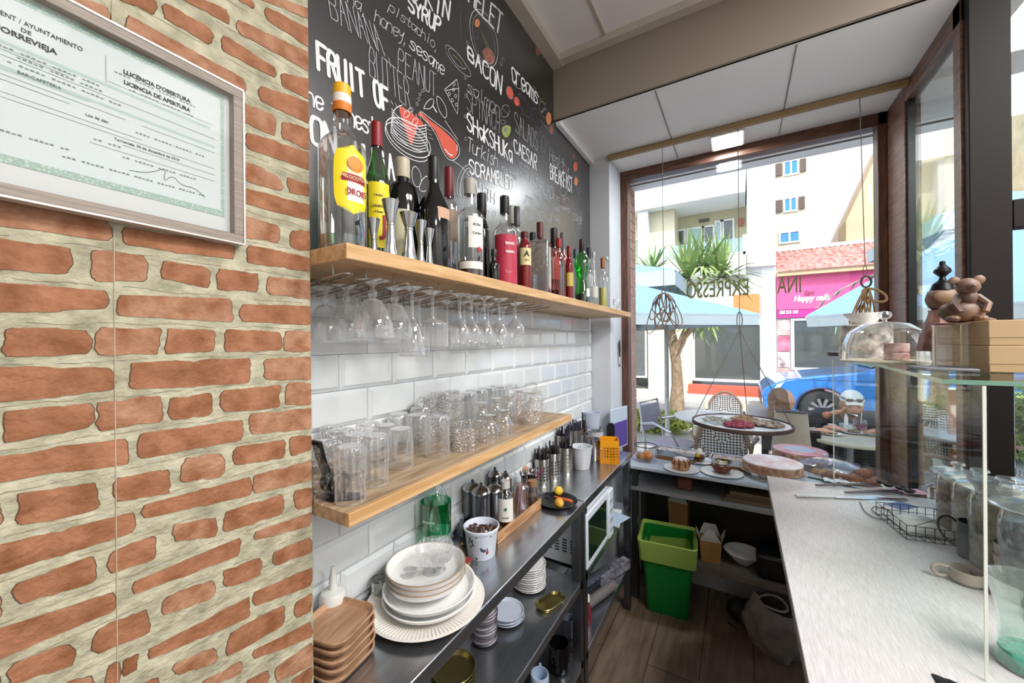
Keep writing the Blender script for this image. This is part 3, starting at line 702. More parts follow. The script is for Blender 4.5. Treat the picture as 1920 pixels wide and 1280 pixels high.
G_CLEAR = clear('bottle glass', tint=(.93, .95, .95), edge=.75, base=.10, blend=.4)
G_GREEN = clear('green bottle glass', tint=(.03, .42, .07), edge=.6, base=.10, blend=.35)
G_RED = mat('red liqueur bottle', '#7a1d1b', .12, spec=.6)
G_ROSE = clear('rose bottle glass', tint=(.75, .35, .32), edge=.6, base=.10, blend=.35)
G_DARK = mat('dark bottle glass', '#0d0b0b', .07, spec=.8)
def bottle(px, X, top, wpx, kind, label, glass=G_CLEAR, cap='#222222', liq=None, lab=None, sh=.55, nh=.72, nr=.3, caph=.13, style='round', capw=1.25, extra=None, seg=24, name='bottle'):
    base = aX(px, 600, X); r = rpx(wpx, (base.x, base.y, ZU)); H = aX(px, top, X).z - ZU
    t = thing(name, label, 'bottle', (X, base.y, ZU))
    pr = bprof(r, H*(1-caph*.5), H*sh, r*nr, H*nh, style)
    MB().lathe(pr, seg).build('bottle_glass', glass, t)
    cr = r*nr*capw; ch = H*caph
    cm = MB(); cm.lathe([(cr*.98, H-ch), (cr, H-ch+.001), (cr, H-.002), (cr*.9, H), (0, H)], 16); cm.build('cap', mat('cap '+cap, cap, .4), t)
    if liq:
        MB().lathe(lprof(pr, H*liq[1]), seg).build('liquid', mat('liquid '+liq[0], liq[0], .1, spec=.4), t)
    fa = math.atan2(-base.y, -X)
    if lab:
        m = MB(); mats = [mat('label '+lab[0], lab[0], .55)]
        z0, z1, sp = H*lab[1], H*lab[2], lab[3]
        dA = lab[4] if len(lab) > 4 else .35
        patch(m, r, z0, z1, fa+dA-sp, fa+dA+sp)
        m.build('label', mats, t)
    if extra: extra(t, r, H, fa, base.y)
    return t
def lettering(t, body, r, z, ang, size, mt, sx=1, off=0, name='lettering'):
    M4 = basis(((r+.0014)*math.cos(ang), (r+.0014)*math.sin(ang), z), (-math.sin(ang), math.cos(ang), 0), (0, 0, 1))
    return MB().text(body, size, M4, sx=sx, off=off).build(name, mt, t, smooth=0)
INKR = mat('red ink', '#9a2230', .6); INKK = mat('black ink', '#1a1a1a', .6); INKW = mat('white ink', '#f0f0ee', .6)
def peach(t, r, H, fa, y):
    a0 = fa+.42
    YEL = mat('yellow paper', '#f0d91c', .5); CRM = mat('cream paper', '#e9dcae', .5); ORG = mat('orange fruit print', '#ee8a2b', .5); WHT = mat('white paper', '#eceae2', .5)
    m = MB()
    def oval(u, v):
        s = 2*v-1; w = .78*(1-abs(s)**4)**.35; return a0+(2*u-1)*w, H*(.20+.40*v)
    patch(m, r, 0, 0, 0, 0, 0, fn=oval)
    m.build('label', YEL, t)
    m = MB()
    def inn(u, v):
        s = 2*v-1; w = .36*(1-max(0, s)**4)**.5; return a0+.12+(2*u-1)*w, H*(.30+.25*v)
    patch(m, r, 0, 0, 0, 0, 0, fn=inn, off=.0009); m.build('inner_label', CRM, t)
    M4 = basis(((r+.0012)*math.cos(a0+.1), (r+.0012)*math.sin(a0+.1), H*.49), (-math.sin(a0+.1), math.cos(a0+.1), 0), (0, 0, 1))
    m = MB(); m.ball((0, 0, 0), .0155, 18, sc=(1, .92, .1)); m.v = [tuple(M4 @ Vector(q)) for q in m.v]; m.build('fruit_print', ORG, t)
    m = MB(); patch(m, r, H*.385, H*.43, a0-.48, a0+.62, off=.0011); m.build('ribbon', INKR, t)
    m = MB(); patch(m, r, H*.275, H*.38, a0-.24, a0+.5, off=.0010); m.build('white_label', WHT, t)
    lettering(t, 'MELOCOTON', r, H*.408, a0+.05, .0085, mat('gold ink', '#f0dca0', .5), .95)
    lettering(t, 'DROIS', r, H*.325, a0+.13, .016, INKR, .85, .0003)
    m = MB(); m.lathe([(r*.385, H*.885), (r*.39, H*.885), (r*.39, H*.935), (r*.385, H*.935)], 20); m.build('neck_band', WHT, t)
    m = MB(); m.lathe([(r*.38, H*.835), (r*.40, H*.84), (r*.40, H*.885), (r*.385, H*.886)], 20); m.build('seal', mat('orange seal', '#e07f28', .5), t)
    m = MB(); m.lathe([(0, .004), (r*.93, .004), (r*.96, .012), (r*.96, H*.085), (0, H*.088)], 24); m.build('reflection_base', clear('green tinted base', tint=(.25, .36, .22), edge=.5, base=.12), t)
bottle(645, -.640, 164, 84, 'b', 'largest bottle, clear peach liqueur with a bright yellow fruit label and yellow cap', cap='#efb71c', sh=.60, nh=.76, nr=.33, caph=.065, extra=peach, seg=40, capw=1.15)
def jb(t, r, H, fa, y):
    a0 = fa+.3; m = MB(); patch(m, r, H*.12, H*.56, a0-.95, a0+.75); m.build('label', mat('yellow paper', '#f0d91c', .5), t)
    lettering(t, 'J', r, H*.27, a0+.22, .058, INKR, 1, .0012)
    lettering(t, 'Justerini', r, H*.40, a0-.2, .0105, INKK, .9); lettering(t, 'of finest', r, H*.36, a0-.2, .007, INKK, .9)
    lettering(t, 'A BLEND', r, H*.47, a0-.2, .0058, INKK, .9)
bottle(709, -.705, 232, 48, 'b', 'green whisky bottle with a yellow label and red capsule beside the peach liqueur', glass=G_GREEN, cap='#8e1a22', caph=.17, capw=1.2, extra=jb, sh=.55, nh=.82, nr=.36, seg=28)
bottle(757, -.715, 300, 62, 'b', 'round-shouldered dark bottle with a cream screw cap and pale oval label', glass=G_DARK, cap='#c9bda4', caph=.17, lab=('#d8d3b2', .02, .52, .9, -.5), sh=.60, nh=.78, nr=.40, style='sharp', seg=28, capw=1.1)
bottle(815, -.655, 297, 60, 'b', 'tall black cream liqueur bottle with a small red and cream oval label', glass=G_DARK, cap='#121212', caph=.20, lab=('#c9a184', .45, .54, .5, .75), sh=.52, nh=.78, nr=.34, seg=28, capw=1.05)
bottle(844, -.715, 316, 32, 'b', 'slim bottle with a dark red wax cap and patterned label behind the black liqueur bottle', cap='#6f1218', caph=.26, lab=('#a08c78', .35, .62, 1.2), sh=.66, nh=.73, nr=.52, capw=1.1)
def white(t, r, H, fa, y):
    lettering(t, 'RON', r, H*.52, fa+.5, .010, INKK); lettering(t, 'Caribe', r, H*.44, fa+.5, .010, INKK, 1, 0)
    m = MB(); patch(m, r, H*.10, H*.17, fa-.9, fa+1.1); m.build('lower_label', mat('white paper', '#eceae2', .5), t)
    m = MB(); patch(m, r, H*.26, H*.31, fa+.55, fa+.85, off=.0012); m.build('red_seal', mat('red seal', '#b02a35', .5), t)
bottle(883, -.645, 337, 50, 'b', 'clear rum bottle with a white square label and grey ribbed cap', cap='#a9a79c', caph=.16, lab=('#e6e4df', .30, .60, .62, .5), liq=('#4a2a1c', .18), sh=.62, nh=.74, nr=.38, extra=white, seg=28, capw=1.15)
bottle(905, -.735, 365, 28, 'b', 'black-capped bottle behind the white-labelled rum', glass=G_DARK, cap='#101010', caph=.2, sh=.6, nh=.75, nr=.6, capw=1.1)
bottle(927, -.620, 468, 20, 'b', 'tiny dark miniature bottle at the shelf edge', glass=G_DARK, cap='#1b1512', caph=.2, sh=.55, nh=.7, nr=.45)
def pink(t, r, H, fa, y):
    lettering(t, 'BAND', r, H*.46, fa+.42, .0125, INKW, .9, .0003); lettering(t, 'VERMU', r, H*.37, fa+.42, .0105, INKW, .9, .0003); lettering(t, 'flor', r, H*.16, fa+.3, .016, mat('pink ink', '#e08a9a', .6), 1, 0, )
bottle(948, -.640, 370, 44, 'b', 'vermouth bottle with a raspberry pink label and black cap', cap='#111111', caph=.19, lab=('#b8304a', .04, .56, 1.3, .3), liq=('#5a1420', .30), sh=.60, nh=.74, nr=.36, extra=pink, seg=28, capw=1.15)
bottle(960, -.745, 388, 24, 'b', 'pale-capped bottle behind the pink vermouth', cap='#9a978c', caph=.2, sh=.6, nh=.75, nr=.6, capw=1.1, liq=('#6a4a3c', .4))
bottle(971, -.690, 389, 20, 'b', 'slim bottle with a grey metallic cap and pink paper label', cap='#4b4b4e', caph=.22, lab=('#b85a5e', .05, .55, 1.2), sh=.62, nh=.74, nr=.55, capw=1.1)
def amar(t, r, H, fa, y):
    lettering(t, 'A', r, H*.62, fa+.3, .026, INKK, 1, .0008); lettering(t, 'ARO', r, H*.52, fa+.3, .008, INKR)
bottle(985, -.640, 436, 24, 'b', 'red liqueur bottle with a cream label marked with a black letter A', glass=G_RED, cap='#5a1a1a', caph=.1, lab=('#dccf9a', .44, .72, 1.0, .25), sh=.74, nh=.9, nr=.5, extra=amar, seg=24)
# square gin bottle
p = aX(1014, 600, -.65); t = thing('bottle', 'big square clear gin bottle with a dark red cap and grey label', 'bottle', (-.65, p.y, ZU), .25)
H = aX(1014, 418, -.65).z-ZU; hw = rpx(36, (p.x, p.y, ZU)); hb = H*.74
m = MB(); m.box((-hw, -hw, .001), (hw, hw, hb)); 
o = m.build('bottle_glass', G_CLEAR, t, bevel=.005)
MB().lathe([(hw*.9, hb), (hw*.6, hb+.008), (hw*.3, hb+.016), (hw*.28, hb+.03)], 20).build('neck', G_CLEAR, t)
MB().lathe([(hw*.32, hb+.012), (hw*.36, hb+.014), (hw*.36, H-.002), (hw*.3, H), (0, H)], 16).build('cap', mat('cap #5a1c20', '#5a1c20', .4), t)
m = MB(); m.box((-hw*.85, -hw-.001, H*.28), (hw*.5, -hw, H*.68)); m.build('label', mat('grey printed label', '#8d8780', .5, var=.5, vs=60), t)
m = MB(); m.box((hw, -hw*.5, H*.1), (hw+.001, hw*.5, H*.66)); m.build('side_label', mat('pale printed label', '#c8c8c2', .5, var=.4, vs=80), t)
bottle(1000, -.755, 437, 18, 'b', 'black-capped bottle behind the square gin bottle', cap='#141414', caph=.14, nr=.6, capw=1.1)
bottle(1040, -.690, 429, 20, 'b', 'pink-tinted bottle with a tall black cap next to the square gin', glass=G_ROSE, cap='#1c1214', caph=.26, lab=('#cfa39c', .3, .6, 1.1), liq=('#6a1018', .16), sh=.66, nh=.74, nr=.6, capw=1.1)
bottle(1049, -.640, 448, 18, 'b', 'pale rose bottle with a small red cap', glass=G_ROSE, cap='#9a1f22', caph=.15, liq=('#7a1a20', .16), sh=.66, nh=.8, nr=.5)
bottle(1057, -.690, 437, 17, 'b', 'bottle with orange liquid in its neck and a brown band label', glass=G_ROSE, cap='#6c6c70', caph=.24, lab=('#9c6a58', .10, .58, 1.2), liq=('#d9531e', .72), sh=.62, nh=.70, nr=.6, capw=1.05)
bottle(1068, -.640, 462, 14, 'b', 'small dark red bottle with a yellow label', glass=G_RED, cap='#7a1616', caph=.18, lab=('#c9b25a', .28, .52, 1.1), sh=.66, nh=.8, nr=.5)
bottle(1080, -.715, 468, 16, 'b', 'clear bottle with a teal cap half hidden by the green bottle', cap='#2c4a4c', caph=.15, sh=.6, nh=.76, nr=.4)
# curvy green bottle
def curvy(px, X, top, wpx):
    p = aX(px, 600, X); H = aX(px, top, X).z-ZU; r = rpx(wpx, (p.x, p.y, ZU))
    t = thing('bottle', 'curvy bright green bottle with a dark foiled neck', 'bottle', (X, p.y, ZU))
    pr = [(0, .003), (r*.8, .001), (r*.85, .01), (r*.9, H*.12), (r*.82, H*.22), (r*.68, H*.34), (r*.66, H*.42), (r*.85, H*.52), (r, H*.6), (r*.95, H*.68), (r*.6, H*.76), (r*.3, H*.82), (r*.26, H*.86), (r*.25, H)]
    MB().lathe(pr, 28).build('bottle_glass', clear('bright green glass', tint=(.06, .75, .14), edge=.6, base=.08), t)
    MB().lathe([(r*.3, H*.80), (r*.34, H*.81), (r*.32, H*.99), (0, H)], 16).build('foil', mat('dark foil', '#3a1c1e', .3), t)
    MB().lathe([(0, .004), (r*.8, .004), (r*.84, H*.16), (0, H*.165)], 24).build('liquid', mat('liquid dark', '#0b0f0a', .1), t)
    m = MB(); patch(m, r*.9, H*.12, H*.24, -.6, .4); m.build('label', mat('white paper', '#eceae2', .5), t)
curvy(1092, -.640, 449, 30)
bottle(1105, -.690, 465, 15, 'b', 'clear bottle with a dark cap right behind the green one', cap='#20262a', caph=.18, lab=('#c8ccc8', .2, .55, 1.2), sh=.6, nh=.74, nr=.45)
bottle(1114, -.640, 473, 15, 'b', 'clear bottle with a sloping shoulder and glass stopper', cap='#c6cac8', caph=.08, sh=.3, nh=.8, nr=.3, lab=('#d0d2ce', .18, .38, 1.0))
bottle(1131, -.635, 484, 15, 'b', 'corked slim bottle of yellow limoncello', cap='#a3683c', caph=.2, liq=('#cfcf5a', .42), sh=.66, nh=.76, nr=.5, capw=1.1)
bottle(1138, -.690, 482, 13, 'b', 'last clear bottle of the row, nearest the window', cap='#c9cdd0', caph=.05, sh=.6, nh=.74, nr=.4)
for i, (px, top) in enumerate(((1122, 500), (1148, 505))):
    pass
# upturned wine glass at the far end of the bottle shelf
def stem(name, label, loc, rb, hb, hs, rf, group=None, kind='wine', flutes=0, material=None, seg=24, rz=0, up=False):
    """stemware hanging upside down: LOC is the underside of its foot; bowl mouth points down unless UP"""
    sg = 1 if up else -1
    t = thing(name, label, 'glass', loc, rz, group)
    g = material or GLASS
    f = [(0, .0005), (rf*.98, .0005), (rf, .0018), (rf*.6, .004), (.006, .009), (.0038, .016)]
    if kind == 'goblet':
        kn = [(.005, .018), (.0085, .024), (.0085, .030), (.005, hs)]
    else: kn = [(.0035, hs*.5), (.0038, hs*.9), (.006, hs)]
    b = []
    n = 16
    for i in range(1, n+1):
        u = i/n
        if kind == 'wine': rr = rb*math.sin(min(u*1.9, PI*.56) )**.75 * (1-.20*max(0, u-.45)/.55)
        elif kind == 'flute': rr = rb*(u**.42)*(1-.10*max(0, u-.6))
        elif kind == 'goblet': rr = rb*(.34+.66*math.sin(min(u*1.7, PI/2)))*(1-.06*max(0, u-.7)) if u > .08 else rb*.42
        elif kind == 'straight': rr = rb*min(1, (u*5)**.6)
        b.append((rr, hs+hb*u))
    pr = f+kn+b
    pr = [(r, sg*z) for r, z in pr]
    fn = None
    if flutes: fn = lambda r, z, a: r*(1+.022*math.cos(flutes*a)*(math.sin((abs(z)-hs)/hb*PI*2.2) if flutes < 12 else .8)) if abs(z) > hs+hb*.12 else r
    m = MB(); m.lathe(pr[:6+len(kn)], seg); m.build('stem', g, t)
    m = MB(); m.lathe(pr[5+len(kn):], max(seg, flutes*8), fn=fn)
    m.lathe([(pr[-1][0]-.0012, pr[-1][1]), (pr[-1][0]+.0003, pr[-1][1]+.0006), (pr[-1][0]+.0003, pr[-1][1]-.0008), (pr[-1][0]-.0012, pr[-1][1])], seg)
    m.build('bowl', g, t)
    return t
p = aX(1157, 575, -.62)
stem('wine_glass', 'upturned wine glass alone on the far tip of the bottle shelf', (-.62, min(p.y, 2.33), ZU), .028, .055, .02, .022, up=True)
# ------------------------------------------------------------------ bar jiggers
def jigger(px, X, top, wpx, label, split=.42, ribs=8):
    p = aX(px, 600, X); r = rpx(wpx, (p.x, p.y, ZU)); H = aX(px, top, X).z-ZU
    t = thing('jigger', label, 'jigger', (X, p.y, ZU))
    zw = H*(1-split)
    fn = lambda rr, z, a: rr*(1+.05*math.cos(ribs*a)*max(0, 1-z/zw))
    MB().lathe([(0, .02), (r*.70, .003), (r*.78, .0), (r*.8, .002), (r*.58, zw*.5), (r*.42, zw*.97)], 32, fn=fn).build('lower_cup', STEELB, t)
    MB().lathe([(r*.42, zw*.97), (r*.47, zw), (r*.47, zw+.002), (r*.43, zw+.004), (r*.62, zw+(H-zw)*.4), (r*.98, H-.001), (r, H), (r*.96, H), (r*.5, zw+.01), (0, zw+.006)], 32).build('upper_cup', STEELB, t)
jigger(702, -.645, 411, 24, 'short steel jigger under the whisky bottle label', .5)
jigger(734, -.605, 377, 32, 'tallest steel jigger with a flared cup at the shelf edge')
jigger(768, -.600, 401, 35, 'widest fluted steel jigger in the middle of the set', .34)
jigger(790, -.625, 415, 24, 'narrow steel jigger just behind the widest one', .5)
jigger(806, -.610, 430, 20, 'smallest steel jigger at the end of the set')
# ------------------------------------------------------------------ wire racks under the shelf
RY = [.435, .505, .575, .645, .715, .785, .855, .960, 1.020, 1.085, 1.150, 1.215, 1.275]
RACK = mat('chromed wire', '#b5aca4', .22, .9)
for i, y in enumerate(RY):
    m = MB(); g = .011; pts = []
    xf, xb, zf, zb = -.592, -.815, 1.672, 1.655
    pts = [(xb, y-g, zb)] + [(xf-.012, y-g, zf)] + [(xf-.012+.013*math.sin(a), y-g*math.cos(a), zf+.001) for a in [PI*k/8 for k in range(1, 8)]] + [(xf-.012, y+g, zf), (xb, y+g, zb)]
    m.tube(pts, .0021, 6); m.tube([(xf-.03, y-g, zf), (xf-.03, y-g, 1.6925)], .0015, 6); m.tube([(xb, y-g, zb), (xb, y-g, 1.6925)], .0017, 6); m.tube([(xb, y+g, zb), (xb, y+g, 1.6925)], .0017, 6)
    o = m.build('glass_rack', RACK)
    tag(o, 'wire glass hanger under the bottle shelf, %s from the brick pillar' % ORD[i], 'glass rack', 'wire hangers under the bottle shelf')
def hang(px, X, kind, rb, hb, hs, rf, label, i, fl=0, group=None):
    y = aX(px, 600, X).y; z = 1.6735+(X+.6)*.07+.003
    return stem('wine_glass', label, (X, y, z), rb, hb, hs, rf, group, kind, fl)
GOB = 'dotted stemmed goblet hanging upside down, %s from the brick pillar'
for i, (px, X) in enumerate(((610, -.745), (650, -.700), (699, -.628), (740, -.655), (668, -.775), (716, -.785))):
    hang(px, X, 'goblet', .040, .078, .036, .034, GOB % ORD[i] if i < 4 else 'rear dotted goblet hanging against the tiles, %s one' % ('nearer' if i == 4 else 'farther'), i, 9)
for i, (px, X) in enumerate(((773, -.63), (786, -.72))):
    hang(px, X, 'flute' if i == 0 else 'wine', .030, .082, .072, .03, ['slim tulip wine glass hanging just past the goblets', 'tulip wine glass hanging behind the slim one past the goblets'][i], i)
hang(811, -.64, 'straight', .036, .068, .066, .032, 'straight-sided ribbed cocktail glass hanging upside down', 0, 22)
hang(838, -.72, 'straight', .034, .068, .066, .032, 'ribbed cocktail glass hanging behind the straight-sided one', 0, 22)
FAR = [(862, -.62), (884, -.62), (908, -.61), (936, -.605), (870, -.69), (894, -.69), (915, -.68), (944, -.69), (880, -.76), (901, -.76), (922, -.75), (942, -.76)]
for i, (px, X) in enumerate(FAR):
    hang(px, X, 'wine', .027, .068, .062, .028, 'clear wine glass hanging in the %s file of the far cluster, %s from the pillar' % (['front', 'middle', 'rear'][i//4], ORD[i % 4]), i, group='wine glasses of the far hanging cluster')
hang(966, -.62, 'wine', .034, .06, .05, .03, 'rounded wine glass hanging last of all toward the window', 0)
# ------------------------------------------------------------------ upturned tumblers on the lower shelf
def tumbler(name, label, X, px, base_y, r, h, kind, group=None, parts=True):
    y = aX(px, base_y, X).y
    t = thing(name, label, 'glass', (X, y, ZL+.0005), 0, group)
    if kind == 'line': # tall tumbler with belts and vertical ribs
        fn = lambda rr, z, a: rr*(1+.05*math.cos(12*a))+(.0018 if any(abs(z-h*q) < .003 for q in (.46, .58, .64, .86)) else 0)
        pr = [(r, 0), (r*.99, h*.2)]+[(r*.98, h*q) for q in (.42, .445, .46, .475, .5, .565, .58, .595, .625, .64, .655, .7, .84, .86, .88)]+[(r*.92, h*.97), (r*.86, h)]
        g = GLASS
    elif kind == 'cross':
        fn = lambda rr, z, a: rr*(1+.04*math.cos(16*a))
        pr = [(r, 0), (r, h*.3), (r, h*.6), (r*1.02, h*.66), (r*1.0, h*.7), (r*1.0, h*.88), (r*1.02, h*.9), (r*.94, h*.97), (r*.88, h)]; g = clear('cross cut glass', edge=.85, base=.05, blend=.45, bump=(110, .5))
    elif kind == 'plain':
        fn = None; pr = [(r, 0), (r, h*.5), (r*.97, h*.8), (r*.9, h*.95), (r*.8, h*.99), (0, h*.985)]; g = GLASS
    elif kind == 'cube':
        fn = lambda rr, z, a: rr*(1+.06*math.cos(10*a)*math.sin(z/h*PI*5)**2)
        pr = [(r, h*i/18) for i in range(17)]+[(r*.95, h*.96), (r*.86, h), (0, h*.985)]; g = GLASS
    elif kind == 'hammer':
        fn = None; pr = [(r, 0), (r*1.01, h*.1), (r, h*.85), (r*.94, h*.95), (r*.8, h), (0, h*.985)]; g = clear('hammered glass', edge=.85, base=.10, blend=.5, bump=(170, .9))
    elif kind == 'diamond':
        fn = lambda rr, z, a: rr*(1+.06*math.cos(8*a+z/h*9)*math.cos(8*a-z/h*9))
        pr = [(r*(1-.55*(i/12)**2.2), h*.78*i/12) for i in range(13)]+[(r*.3, h*.82), (r*.35, h*.86), (r*.62, h*.93), (r*.64, h)]; g = clear('diamond glass', edge=.85, base=.08, blend=.5)
    elif kind == 'cup':
        fn = None; pr = [(r, 0), (r*.97, h*.6), (r*.84, h*.95), (r*.7, h), (0, h)]; g = GLASS
    seg = {'line': 96, 'cross': 96, 'cube': 80, 'diamond': 80}.get(kind, 28)
    m = MB(); m.lathe(pr, seg, fn=fn); m.lathe([(r-.0016, .0002), (r+.0005, .0004), (r+.0004, .002), (r-.0016, .002), (r-.0016, .0002)], 28); m.build('wall', g, t)
    m = MB(); q = pr[-1][0] if pr[-1][0] > 0 else pr[-2][0]
    m.lathe([(0, h*.95), (q*.9, h*.94), (q, h*.97), (q, h), (q*.8, h+.001), (0, h*.985)], 28); m.build('base', g, t)
    return t
LN = 'tall ribbed highball glass with raised belts, %s'
tumbler('tumbler', LN % 'closest to the shelf edge', -.612, 657, 905, .0255, .1, 'line')
tumbler('tumbler', LN % 'just past the closest one', -.640, 704, 885, .025, .1, 'line')
tumbler('tumbler', LN % 'behind the closest pair', -.680, 668, 860, .025, .1, 'line')
tumbler('tumbler', 'tall glass with an engraved cross band beside the iron scroll', -.675, 607, 880, .027, .102, 'cross')
tumbler('tumbler', 'cross-banded tall glass second from the scroll', -.735, 640, 860, .027, .102, 'cross')
tumbler('tumbler', 'cross-banded tall glass against the tiles', -.79, 625, 840, .027, .102, 'cross')
tumbler('tumbler', 'cross-banded tall glass behind the highballs', -.745, 690, 850, .026, .102, 'cross')
tumbler('tumbler', 'plain rounded tumbler standing clear in front', -.680, 751, 850, .0295, .088, 'plain')
tumbler('tumbler', 'plain rounded tumbler behind its twin', -.735, 722, 840, .029, .09, 'plain')
tumbler('tumbler', 'plain tumbler near the tiles behind the others', -.785, 748, 820, .03, .098, 'plain')
BUB = 'tumbler embossed with drop shapes, %s'
tumbler('tumbler', BUB % 'nearest the shelf edge', -.665, 820, 850, .031, .1, 'cube')
tumbler('tumbler', BUB % 'beside the plain tumbler', -.72, 785, 840, .03, .1, 'cube')
tumbler('tumbler', BUB % 'rear one', -.775, 790, 820, .03, .105, 'cube')
tumbler('tumbler', 'low hammered tumbler at the front', -.635, 870, 835, .030, .06, 'hammer')
tumbler('tumbler', 'low hammered tumbler beside its twin', -.660, 893, 830, .029, .062, 'hammer')
tumbler('tumbler', 'low hammered tumbler behind the front pair', -.70, 860, 830, .029, .062, 'hammer')
tumbler('tumbler', 'tall frosted hammered glass, first in the back row', -.785, 822, 800, .03, .135, 'hammer')
tumbler('tumbler', 'tall frosted hammered glass, second in the back row', -.775, 848, 800, .03, .135, 'hammer')
tumbler('tumbler', 'tall frosted hammered glass, third in the back row', -.77, 800, 800, .03, .13, 'hammer')
DI = 'diamond-cut footed dessert glass, %s'
for i, (px, X, d) in enumerate(((918, -.625, 'nearest the edge'), (945, -.632, 'second along the edge'), (903, -.69, 'behind the edge pair'), (930, -.70, 'middle one of the second row'), (955, -.70, 'last one of the second row'))):
    tumbler('dessert_glass', DI % d, X, px, 820, .030, .075 if i < 2 else .1, 'diamond')
for i, (px, X) in enumerate(((880, -.77), (900, -.775), (920, -.775), (941, -.77), (958, -.77), (890, -.80), (912, -.80), (934, -.80))):
    tumbler('tumbler', 'knobbly water glass in the crowded %s row, %s from the pillar' % (('back', ORD[i]) if i < 5 else ('wall', ORD[i-5])), X, px, 800, .028, .12, 'cube', 'knobbly water glasses at the back of the shelf')
def gobl(px, X, lab, r=.034):
    y = aX(px, 800, X).y
    t = thing('ice_cream_glass', lab, 'glass', (X, y, ZL+.0005))
    g = clear('frosted tulip glass', tint=(.95, .93, .93), edge=.8, base=.12, blend=.45, bump=(200, .5))
    m = MB(); m.lathe([(r, 0), (r*1.0, .01), (r*.98, .03), (r*.85, .055), (r*.55, .075), (r*.2, .088)], 32); m.build('bowl', g, t)
    m = MB(); m.lathe([(r*.2, .088), (r*.16, .093), (r*.22, .099), (r*.5, .106), (r*.92, .110), (r*.92, .112), (0, .112)], 28); m.build('foot', GLASS, t)
gobl(998, -.628, 'tulip-shaped frosted sundae glass upturned at the shelf edge')
gobl(975, -.69, 'tulip-shaped sundae glass just behind the edge one')
gobl(968, -.76, 'tulip-shaped sundae glass near the tiles')
gobl(1005, -.76, 'last tulip-shaped sundae glass behind, by the glass mug')
# glass mug
y = min(aX(1030, 770, -.69).y, 1.36)
t = thing('glass_mug', 'clear glass mug upturned at the far end of the shelf', 'mug', (-.70, y, ZL+.0005))
MB().lathe([(.029, 0), (.028, .05), (.025, .068), (0, .068)], 28).build('mug_body', GLASS, t)
MB().tube([(.029+.017*math.sin(a), 0, .034+.02*math.cos(a)) for a in [PI*k/10 for k in range(11)]], .003, 8).build('mug_handle', GLASS, t)
# ------------------------------------------------------------------ steel work tables along the left wall
ZC = .90
def worktable(y0, y1, label, shelves, xf=-.543):
    t = thing('steel_worktable', label, 'table', (0, 0, 0))
    xb = -.8275
    m = MB(); m.box((xb, y0, ZC-.035), (xf, y1, ZC)); m.build('tabletop', STEEL, t, bevel=.003)
    for z in shelves:
        m = MB(); m.box((xb, y0+.012, z-.004), (xf-.004, y1-.012, z)); m.box((xf-.014, y0+.012, z-.034), (xf-.004, y1-.012, z-.004)); m.build('shelf', STEEL, t, bevel=.001)
    for x in (xb+.02, xf-.022):
        for y in (y0+.022, y1-.022):
            m = MB(); m.bbox((x, y, (ZC-.035)/2), (.036, .036, ZC-.035)); m.build('leg', STEELD, t, bevel=.003)
    return t
worktable(.36, 1.475, 'near stainless steel worktable stacked with plates and coffee things', (.59, .275))
worktable(1.482, 2.262, 'second stainless steel worktable with the microwave on its shelf', (.60, .275))
def lay(px, py, z=ZC): p = aZ(px, py, z); return (p.x, p.y, z)
CER = mat('cream stoneware', '#e4e0d8', .18, spec=.6)
WOODP = wood('turned acacia', '#c29a7a', '#a37a5a', 1, .45, 10, False, 4)
# wooden plates: rounded squares
def rsq(h, r, n=6):
    o = []
    for cx, cy, a0 in ((h-r, h-r, 0), (r-h, h-r, 90), (r-h, r-h, 180), (h-r, r-h, 270)):
        for i in range(n+1):
            a = math.radians(a0+90*i/n); o.append((cx+r*math.cos(a), cy+r*math.sin(a)))
    return o
def rplate(t, h, z, hgt, mt, name, rr=.35):
    m = MB(); rings = [(.80, 0), (.9, .003), (1.0, hgt*.8), (1.0, hgt), (.955, hgt), (.90, hgt*.55), (.87, .006), (.0, .006)]
    n = None; vs = []; fs = []
    for (k, zz) in rings[:-1]:
        q = rsq(h*k, h*k*rr); n = len(q); vs += [(x, y, z+zz) for x, y in q]
    L = len(rings)-1
    for j in range(L-1):
        for i in range(n): fs.append((j*n+i, j*n+(i+1) % n, (j+1)*n+(i+1) % n, (j+1)*n+i))
    fs.append(tuple(range(n-1, -1, -1))); fs.append(tuple((L-1)*n+i for i in range(n)))
    m.add(vs, fs); return m.build(name, mt, t)
p = lay(600, 1222)
px0, py0 = -.712, .488
for i in range(5):
    t = thing('wooden_plate', ['bottom', 'second lowest', 'middle', 'second highest', 'top'][i]+' wooden square plate of the stack by the brick pillar', 'plate', (px0, py0+.002*(i % 2), ZC+.0005+i*.0175), .12+.03*i, 'stacked wooden plates')
    rplate(t, .060, 0, .0165, WOODP, 'plate_body', .5)
